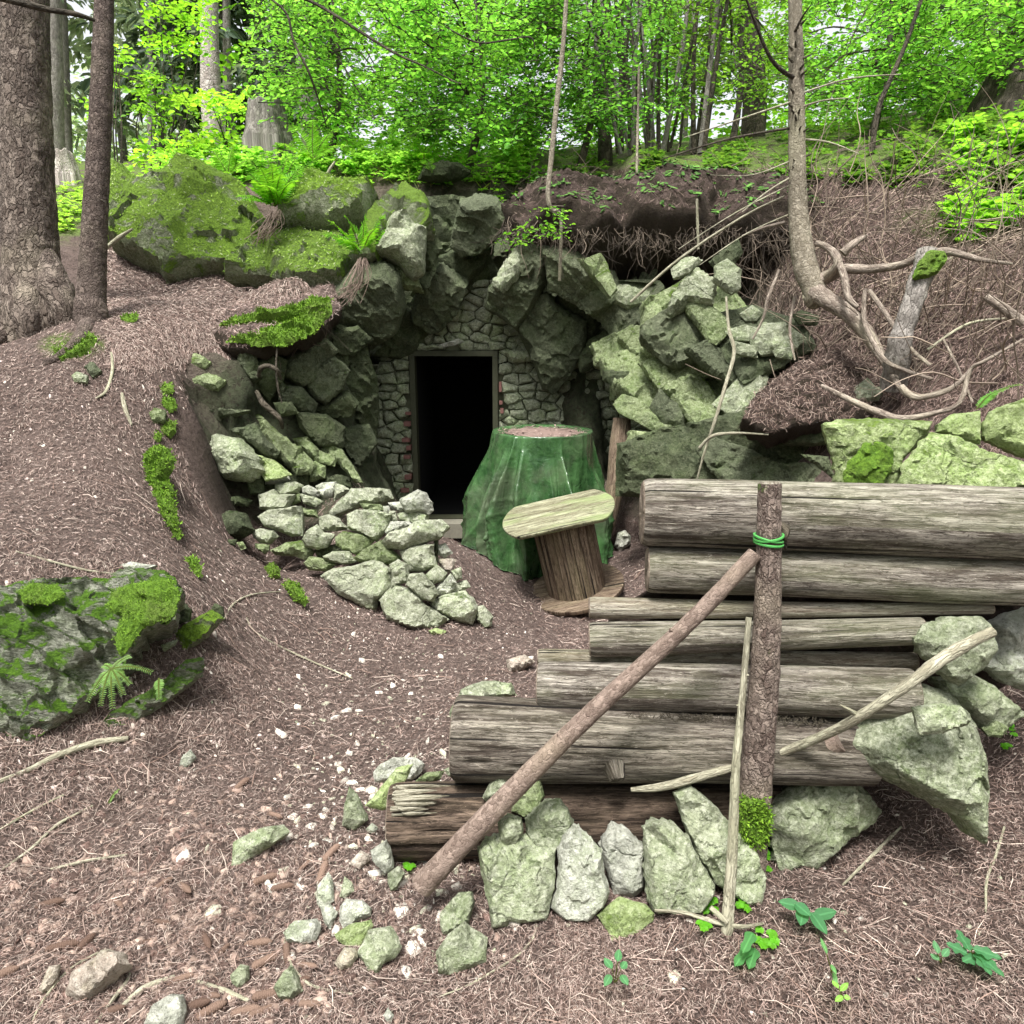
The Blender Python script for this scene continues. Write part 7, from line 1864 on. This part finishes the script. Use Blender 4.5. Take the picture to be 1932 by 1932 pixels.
# ------------------------------------------------------------------ cones
def cone_mesh():
    V = []; UV = []
    n, m = 64, 40
    for i in range(n):
        t = i / (n - 1)
        r0 = .0150 * min(1, (t / .10 + .05)) ** .5 * min(1, ((1 - t) / .22 + .02)) ** .55
        for j in range(m):
            a = 2 * math.pi * j / m
            rowf = t * 17; row_ = math.floor(rowf); fr = rowf - row_
            s8 = abs(((a / (2 * math.pi)) * 9 + .5 * (row_ % 2)) % 1 - .5) * 2
            f = .80 + .34 * fr * (1 - .55 * s8 ** 2)
            bend = .008 * math.sin(t * 2.4)
            V.append((r0 * f * math.cos(a), (t - .5) * .105, r0 * f * math.sin(a) + .011 + bend)); UV.append((a * .013, t * .115))
    idx = np.arange(n * m).reshape(n, m); nx_ = np.roll(idx, -1, 1)
    F = np.stack([idx[:-1].ravel(), idx[1:].ravel(), nx_[1:].ravel(), nx_[:-1].ravel()], 1)
    me = np_mesh('spruce_cone', np.array(V), F, CONE, uv=np.array(UV), smooth=False)
    return me
def cm():
    m = M('cone_scales'); v = m.obj()
    n = m.noise(v, 220, 4, .8); oi = m.n('ObjectInfo').outputs['Random']
    c = m.mix(oi, m.mix(n, (.035, .02, .014), (.16, .10, .075)), m.mix(n, (.09, .055, .04), (.34, .235, .18)))
    return m.color(c, m.bump(n, .6, .003))
CONE = cm()
cmsh = cone_mesh()
cones = [(1350,610,70),(960 + 520,1140,35),(1030,1190,-35),(1460 - 40,1110,-60),(1575,1185,12),(1700,1060,55),(1850,990,62),(290,1180,80),(915,1160,55),(280,1280,20),(900,1380,0),(1140,1350,20),(1150,1480,-50),(1240,1540,60),
         (470,1510,70),(1540,1440,0),(1720,1620,-12),(1440,1500,8),(1010,1700,20),(1090,1740,-30),(1180,1790,-12),(1090,1850,10),(1170,1880,35),(760,1890,80),(1640,1780,60),(1730,1840,-15),(1460,1880,30),(1560,1640,75),(1500,1790,15),
         (10,1680,30),(620,1880,20),(1740,660,-30),(1530,780,-15),(1800,1100,85),(1600,1560,-70),(1260,1860,-40),(1370,1880,10),(820,1490,15),(660,1270,-35),(560,1290,-25),(350,1520,25),(1480,1600,40),(1680,1700,5),(1340,1580,-80)]
r = random.Random(77)
for i, (zx, zy, ang) in enumerate(cones[::1]):
    if i % 4 == 3: continue
    (x, y), = T9([(zx, zy)])
    q = G(x, y, -.003)
    o = bpy.data.objects.new('spruce_cone', cmsh); COL.objects.link(o)
    o.location = q; s_ = r.uniform(.48, .80) ; o.scale = (s_ * .95, s_, s_ * .95)
    o.rotation_euler = (math.radians(r.uniform(-12, 12)), math.radians(r.uniform(0, 360)) * 0, math.radians(ang - 90))
    tag(o, 'brown spruce cone lying in the litter on the left of the path', 'cone', 'spruce cones on the ground')
for (x, y, a) in ((460,1455,-50),(478,1455,-50),(735,1530,10)):
    pass

# ------------------------------------------------------------------ litter: needles, chips, pebbles
def needles(N, sampler, lmin, lmax, w, cols, lift=.004, name='needle_litter'):
    q = sampler(N); N = len(q)
    a = R.uniform(0, np.pi * 2, N); L = R.uniform(lmin, lmax, N)
    e = .02
    x0, y0 = q[:, 0], q[:, 1]; dx, dy = np.cos(a) * L / 2, np.sin(a) * L / 2
    bend = R.normal(0, .07, N) * L
    pts = []
    for k, s_ in enumerate((-1, 0, 1)):
        X = x0 + dx * s_ - (dy / (L / 2)) * bend * (0 if s_ else 1); Y = y0 + dy * s_ + (dx / (L / 2)) * bend * (0 if s_ else 1)
        Z = hz(X, Y) + lift + R.uniform(0, .010, N) * (1 if s_ else 1.3)
        pts.append(np.stack([X, Y, Z], 1))
    ww = w * R.uniform(.5, 1.4, N) * q[:, 2]
    sx, sy = -np.sin(a) * ww, np.cos(a) * ww
    V = []
    for k in range(3):
        t = 1.0 if k == 1 else .45
        for s_ in (-1, 0, 1):
            p = pts[k].copy(); p[:, 0] += sx * s_ * t; p[:, 1] += sy * s_ * t
            if s_ == 0: p[:, 2] += ww * 1.1
            V.append(p)
    V = np.stack(V, 1).reshape(-1, 3)
    b = np.arange(N)[:, None] * 9
    F = np.concatenate([b + np.array(f) for f in ((0, 3, 4, 1), (1, 4, 5, 2), (3, 6, 7, 4), (4, 7, 8, 5))])
    cols = np.array(cols); C = cols[R.integers(0, len(cols), N)] * R.uniform(.55, 1.35, (N, 1))
    C = np.repeat(C, 9, 0)
    o = link(name, np_mesh(name, V, F, LITTER, col=np.clip(C, 0, .9))); tag(o, kind='stuff')
def samp(xr, yr, dens=None, wexp=1.0):
    """uniform over the view area, so nearer ground gets finer and denser litter"""
    def f(N):
        x = R.uniform(*xr, N * 3); y = R.uniform(*yr, N * 3)
        a = (x - 966) / FPX; b = (966 - y) / FPX
        d = np.stack([a, cp_ + b * sp_, -sp_ + b * cp_], 1)
        # vectorised march
        t = np.full(len(x), 1.0); hit = np.zeros(len(x), bool)
        while True:
            p = CAM + d * t[:, None]
            bel = p[:, 2] < hz(p[:, 0], p[:, 1]); hit |= bel
            t = np.where(hit, t, t * 1.012)
            if t.max() > 9 or hit.all(): break
        lo_, hi_ = t / 1.012, t.copy()
        for _ in range(9):
            mi = (lo_ + hi_) / 2; p = CAM + d * mi[:, None]; bel = p[:, 2] < hz(p[:, 0], p[:, 1])
            hi_ = np.where(bel, mi, hi_); lo_ = np.where(bel, lo_, mi)
        t = hi_
        p = CAM + d * t[:, None]; ok = hit & (t < 8.5)
        sl = np.hypot(hz(p[:, 0] + .03, p[:, 1]) - hz(p[:, 0] - .03, p[:, 1]), hz(p[:, 0], p[:, 1] + .03) - hz(p[:, 0], p[:, 1] - .03)) / .06
        ok &= (sl < 2.1) & (p[:, 1] > 1.0) & ~((np.abs(p[:, 0] - (door_l + door_r) / 2) < .5) & (p[:, 1] > 6.5) & (p[:, 1] < 9.2))
        if dens is not None: ok &= R.random(len(x)) < dens(x, y)
        p = p[ok][:N]; tt = t[ok][:N]
        return np.stack([p[:, 0], p[:, 1], np.maximum(1, tt / 2.2)], 1)
    return f
BR = [(.27, .20, .172), (.17, .12, .10), (.34, .265, .23), (.10, .066, .054), (.21, .15, .128), (.11, .072, .06), (.38, .31, .265)]
DK = [(.12, .08, .065), (.20, .14, .12), (.30, .22, .19), (.07, .045, .035)]
needles(110000, samp((-160, 1250), (560, 1980)), .007, .026, .0008, BR)
needles(16000, samp((200, 700), (440, 700)), .012, .04, .0010, BR)
needles(60000, samp((1050, 2250), (1180, 1980)), .007, .026, .0008, DK + BR)
needles(24000, samp((1050, 1960), (320, 860), lambda x, y: 1.0 * ((x > 1430) | (y < 480))), .012, .045, .0009, DK)
needles(1500, samp((-30, 1960), (900, 1960)), .04, .12, .0011, [(.46, .38, .32), (.22, .15, .12), (.34, .25, .21)], lift=.006)
# wood chips and bark flakes, denser at lower left
mb_dens = lambda x, y: np.clip(1.3 - ((x - 350) / 420) ** 2 - ((y - 1760) / 260) ** 2, .08, 1)
def chips(N, sampler, s0, s1, cols, name):
    q = sampler(N); N = len(q)
    th = R.uniform(0, 6.28, N); sz = R.uniform(s0, s1, N)
    V = []
    K = 6
    ang = np.sort(R.uniform(0, 2 * np.pi, (N, K)), 1)
    el = R.uniform(.25, .9, (N, 1))
    px_ = np.cos(ang) * sz[:, None]; py_ = np.sin(ang) * sz[:, None] * el
    X = q[:, :1] + px_ * np.cos(th)[:, None] - py_ * np.sin(th)[:, None]; Y = q[:, 1:2] + px_ * np.sin(th)[:, None] + py_ * np.cos(th)[:, None]
    Z = hz(X, Y)
    top = np.stack([X, Y, Z + sz[:, None] * R.uniform(.15, .6, (N, 1)) * R.uniform(.7, 1.2, (N, K))], -1); bot = np.stack([X + (X - q[:, :1]) * .1, Y + (Y - q[:, 1:2]) * .1, Z - .004], -1)
    cen = np.stack([q[:, 0], q[:, 1], top[..., 2].mean(1) + sz * .15], -1)[:, None]
    V = np.concatenate([top, bot, cen], 1).reshape(-1, 3)
    b = np.arange(N)[:, None] * 13
    Q = np.concatenate([b + np.array([k, 6 + k, 6 + (k + 1) % 6, (k + 1) % 6]) for k in range(6)]); Tt = np.concatenate([b + np.array([k, (k + 1) % 6, 12]) for k in range(6)])
    cols = np.array(cols); C = np.repeat(cols[R.integers(0, len(cols), N)] * R.uniform(.6, 1.25, (N, 1)), 13, 0)
    o = link(name, np_mesh(name, V, [Q, Tt], LITTER, col=np.clip(C, 0, .9), smooth=False)); tag(o, kind='stuff')
chips(1500, samp((-30, 1000), (1400, 1960), lambda x, y: mb_dens(x, y)), .005, .020, [(.26, .185, .15), (.36, .27, .22), (.14, .09, .075), (.09, .058, .048)], 'bark_chips')
chips(1500, samp((350, 1960), (1030, 1960), lambda x, y: np.clip(1.4 - ((x - 780) / 260) ** 2 - ((y - 1450) / 420) ** 2, .10, 1)), .003, .010, [(.50, .45, .38), (.60, .56, .50), (.38, .31, .26), (.34, .35, .25)], 'gravel')
chips(260, samp((250, 1300), (1130, 1900), lambda x, y: np.clip(1.2 - ((x - 720) / 230) ** 2 - ((y - 1520) / 330) ** 2, .05, 1)), .009, .026, [(.66, .63, .55), (.56, .52, .45), (.50, .50, .38)], 'gravel')
chips(500, samp((-30, 700), (640, 1500)), .004, .012, [(.56, .46, .42), (.44, .34, .30), (.62, .56, .48)], 'leaf_bits')
# litter on the tarpaulin top
a = R.uniform(0, 6.28, 1500); rr_ = np.sqrt(R.uniform(0, 1, 1500)) * Rt * .93
pz = tc_[2] - .018
N = 1500; V = []; 
ex, ey = tc_[0] + rr_ * np.cos(a), tc_[1] + rr_ * np.sin(a)
b_ = R.uniform(0, 6.28, N); L = R.uniform(.008, .03, N); w_ = R.uniform(.002, .006, N)
d = np.stack([np.cos(b_), np.sin(b_), np.zeros(N)], 1); s_ = np.stack([-d[:, 1], d[:, 0], np.zeros(N)], 1)
c0 = np.stack([ex, ey, pz + R.uniform(-.004, .012, N) - .01 * (1 - (rr_ / Rt) ** 2)], 1)
V = np.stack([c0 - d * L[:, None] + s_ * w_[:, None], c0 - d * L[:, None] - s_ * w_[:, None], c0 + d * L[:, None] - s_ * w_[:, None], c0 + d * L[:, None] + s_ * w_[:, None]], 1); V[:, 2:, 2] += R.uniform(-.006, .01, (N, 1))
V[:, :, 2] += .004
o = link('fallen_litter', np_mesh('fallen_litter', V.reshape(-1, 3), np.arange(N * 4).reshape(N, 4), LITTER, col=np.repeat(np.array(BR)[R.integers(0, 5, N)] * 1.0, 4, 0))); tag(o, kind='stuff')
mb = MB(); mb.tube([np.array([tc_[0], tc_[1], tc_[2] - .035]), np.array([tc_[0], tc_[1], tc_[2] - .012])], Rt * .93, seg=40, k=1, smooth=False, C=(.20, .14, .12)); mb.obj('litter_layer', LITTER, None, col=True, kind='stuff')

# ------------------------------------------------------------------ moss cushions with little blades
def moss_patch(label, poly, Y=None, tilt=45, th=.12, n=700, blade=.010, **kw):
    o = rock('moss_cushion', poly, TU, Y=Y, tilt=tilt, th=th, back=.06, mat=MOSS, px=4, rough=1.8, label=label, cat='moss', group=kw.get('group'), lift=.0)
    me = o.data
    V = np.empty(len(me.vertices) * 3); me.vertices.foreach_get('co', V); V = V.reshape(-1, 3)
    Nn = np.empty(len(me.vertices) * 3); me.vertices.foreach_get('normal', Nn); Nn = Nn.reshape(-1, 3)
    k = R.integers(0, len(V), n); k = k[Nn[k] @ np.array([0, -.6, .8]) > .1]
    p = V[k] + R.normal(0, .004, (len(k), 3)); nn = Nn[k] + R.normal(0, .5, (len(k), 3)) + np.array([0, 0, .2]); nn /= np.linalg.norm(nn, axis=1)[:, None]
    s_ = np.cross(nn, R.normal(0, 1, (len(k), 3))); s_ /= np.linalg.norm(s_, axis=1)[:, None]
    h_ = blade * R.uniform(.5, 1.5, (len(k), 1)); w = h_ * .28
    VV = np.stack([p - s_ * w, p + s_ * w, p + nn * h_], 1).reshape(-1, 3)
    C = np.repeat(leafcol(len(k), (.12, .24, .02), .4, .4), 3, 0)
    mbl = link('moss_blades', np_mesh('moss_blades', VV, np.arange(len(VV)).reshape(-1, 3), LITTER, col=C), None)
    mbl.parent = o; mbl['kind'] = 'stuff'
    return o
mg = 'moss patches on the needle bank'
moss_patch('thick moss lip along the overhanging edge of the needle shelf', [(415,615),(450,595),(500,588),(560,575),(590,560),(628,562),(622,595),(592,628),(550,648),(490,656),(430,645),(470,628),(530,615),(580,590)], Y=5.03, tilt=44, th=.08, n=6000, blade=.015)
moss_patch('long bright moss-covered root, lower end', [(290,930),(305,925),(322,930),(335,970),(340,1010),(338,1020),(325,1005),(310,980)], tilt=45, th=.3, n=1600, blade=.012, group=mg)
moss_patch('bright mossy bulge at the upper end of the moss-covered root', [(274,870),(280,855),(300,845),(322,848),(330,870),(325,890),(318,905),(330,935),(305,940),(285,925),(275,900)], tilt=42, th=.3, n=2200, blade=.012, group=mg)
moss_patch('moss ball above the moss-covered root', [(305,808),(315,795),(332,795),(333,815),(322,828),(308,825)], tilt=40, th=.35, n=700, blade=.012, group=mg)
moss_patch('dull little moss clump left of the moss ball', [(285,825),(298,815),(306,822),(302,835),(290,835)], tilt=40, th=.3, n=300, blade=.012, group=mg)
moss_patch('moss tuft on the slope between the moss ball and the mossy slabs', [(300,762),(312,750),(330,752),(334,768),(325,778),(308,775)], tilt=40, th=.3, n=600, blade=.012, group=mg)
moss_patch('faded moss strip below the mossy slabs', [(295,735),(312,722),(328,728),(325,742),(305,748)], tilt=40, th=.2, n=400, blade=.012, group=mg)
moss_patch('dark moss bump above the path, left of the dry stack foot', [(498,1070),(515,1062),(528,1075),(530,1090),(512,1095)], tilt=40, th=.3, n=700, blade=.010, group=mg)
moss_patch('oval moss patch on the bank in front of the dry stack', [(532,1102),(548,1094),(568,1105),(582,1135),(575,1145),(555,1135)], tilt=45, th=.25, n=1200, blade=.010, group=mg)
moss_patch('moss clump at the head of the layered outcrop, right side', [(352,1052),(365,1048),(382,1070),(378,1088),(362,1082)], tilt=45, th=.3, n=700, blade=.010, group=mg)
moss_patch('small moss clump on the shelf right of the young spruce', [(225,605),(240,595),(262,592),(258,605),(240,615)], tilt=50, th=.2, n=500, blade=.014, group=mg)
moss_patch('moss growing over the spruce root at the left', [(100,665),(140,645),(178,628),(186,640),(170,665),(140,680),(118,690)], tilt=50, th=.2, n=1200, blade=.014, group=mg)
moss_patch('broad bright moss mat on the right part of the layered outcrop', [(208,1118),(250,1100),(325,1092),(338,1115),(326,1165),(272,1184),(250,1215),(228,1240),(215,1205),(232,1165),(205,1150)], Y=2.39, tilt=38, th=.05, n=6500, blade=.005)
moss_patch('small dark moss mat at the upper left of the layered outcrop', [(30,1118),(60,1100),(110,1104),(125,1122),(90,1140),(45,1138)], Y=2.44, tilt=40, th=.05, n=2400, blade=.005)
moss_patch('dark moss on the foot of the bark post', [(1392,1545),(1400,1505),(1440,1500),(1455,1540),(1450,1590),(1420,1612),(1395,1600)], Y=1.765, tilt=5, th=.1, n=2600, blade=.009)
# white flecks etc. are part of the gravel
def around():  # unseen ring of leaf clumps, added to block low sky light
    cs = []
    while len(cs) < 2600:
        a = R.uniform(0, 2 * np.pi); rad = R.uniform(14, 20)
        x, y = rad * math.sin(a), rad * math.cos(a)
        if y > 0 and abs(x) < y * .95: continue
        cs.append((x, y, R.uniform(.5, 13 * (1 if y < 6 else .9))))
    cs = np.array(cs)
    c, n, d, s, tw = sprays(cs, 10, 1.6, .55, .3)
    V, F, C = leaves_mesh('surrounding_wood', c, n, d, s, leafcol(len(c), (.045, .11, .025)))
    o = link('surrounding_wood', np_mesh('surrounding_wood', V, F, LEAF, col=C)); tag(o, kind='stuff')
around()
print('verts', sum(len(o.data.vertices) for o in COL.objects if o.type == 'MESH'), 'objs', len(COL.objects))
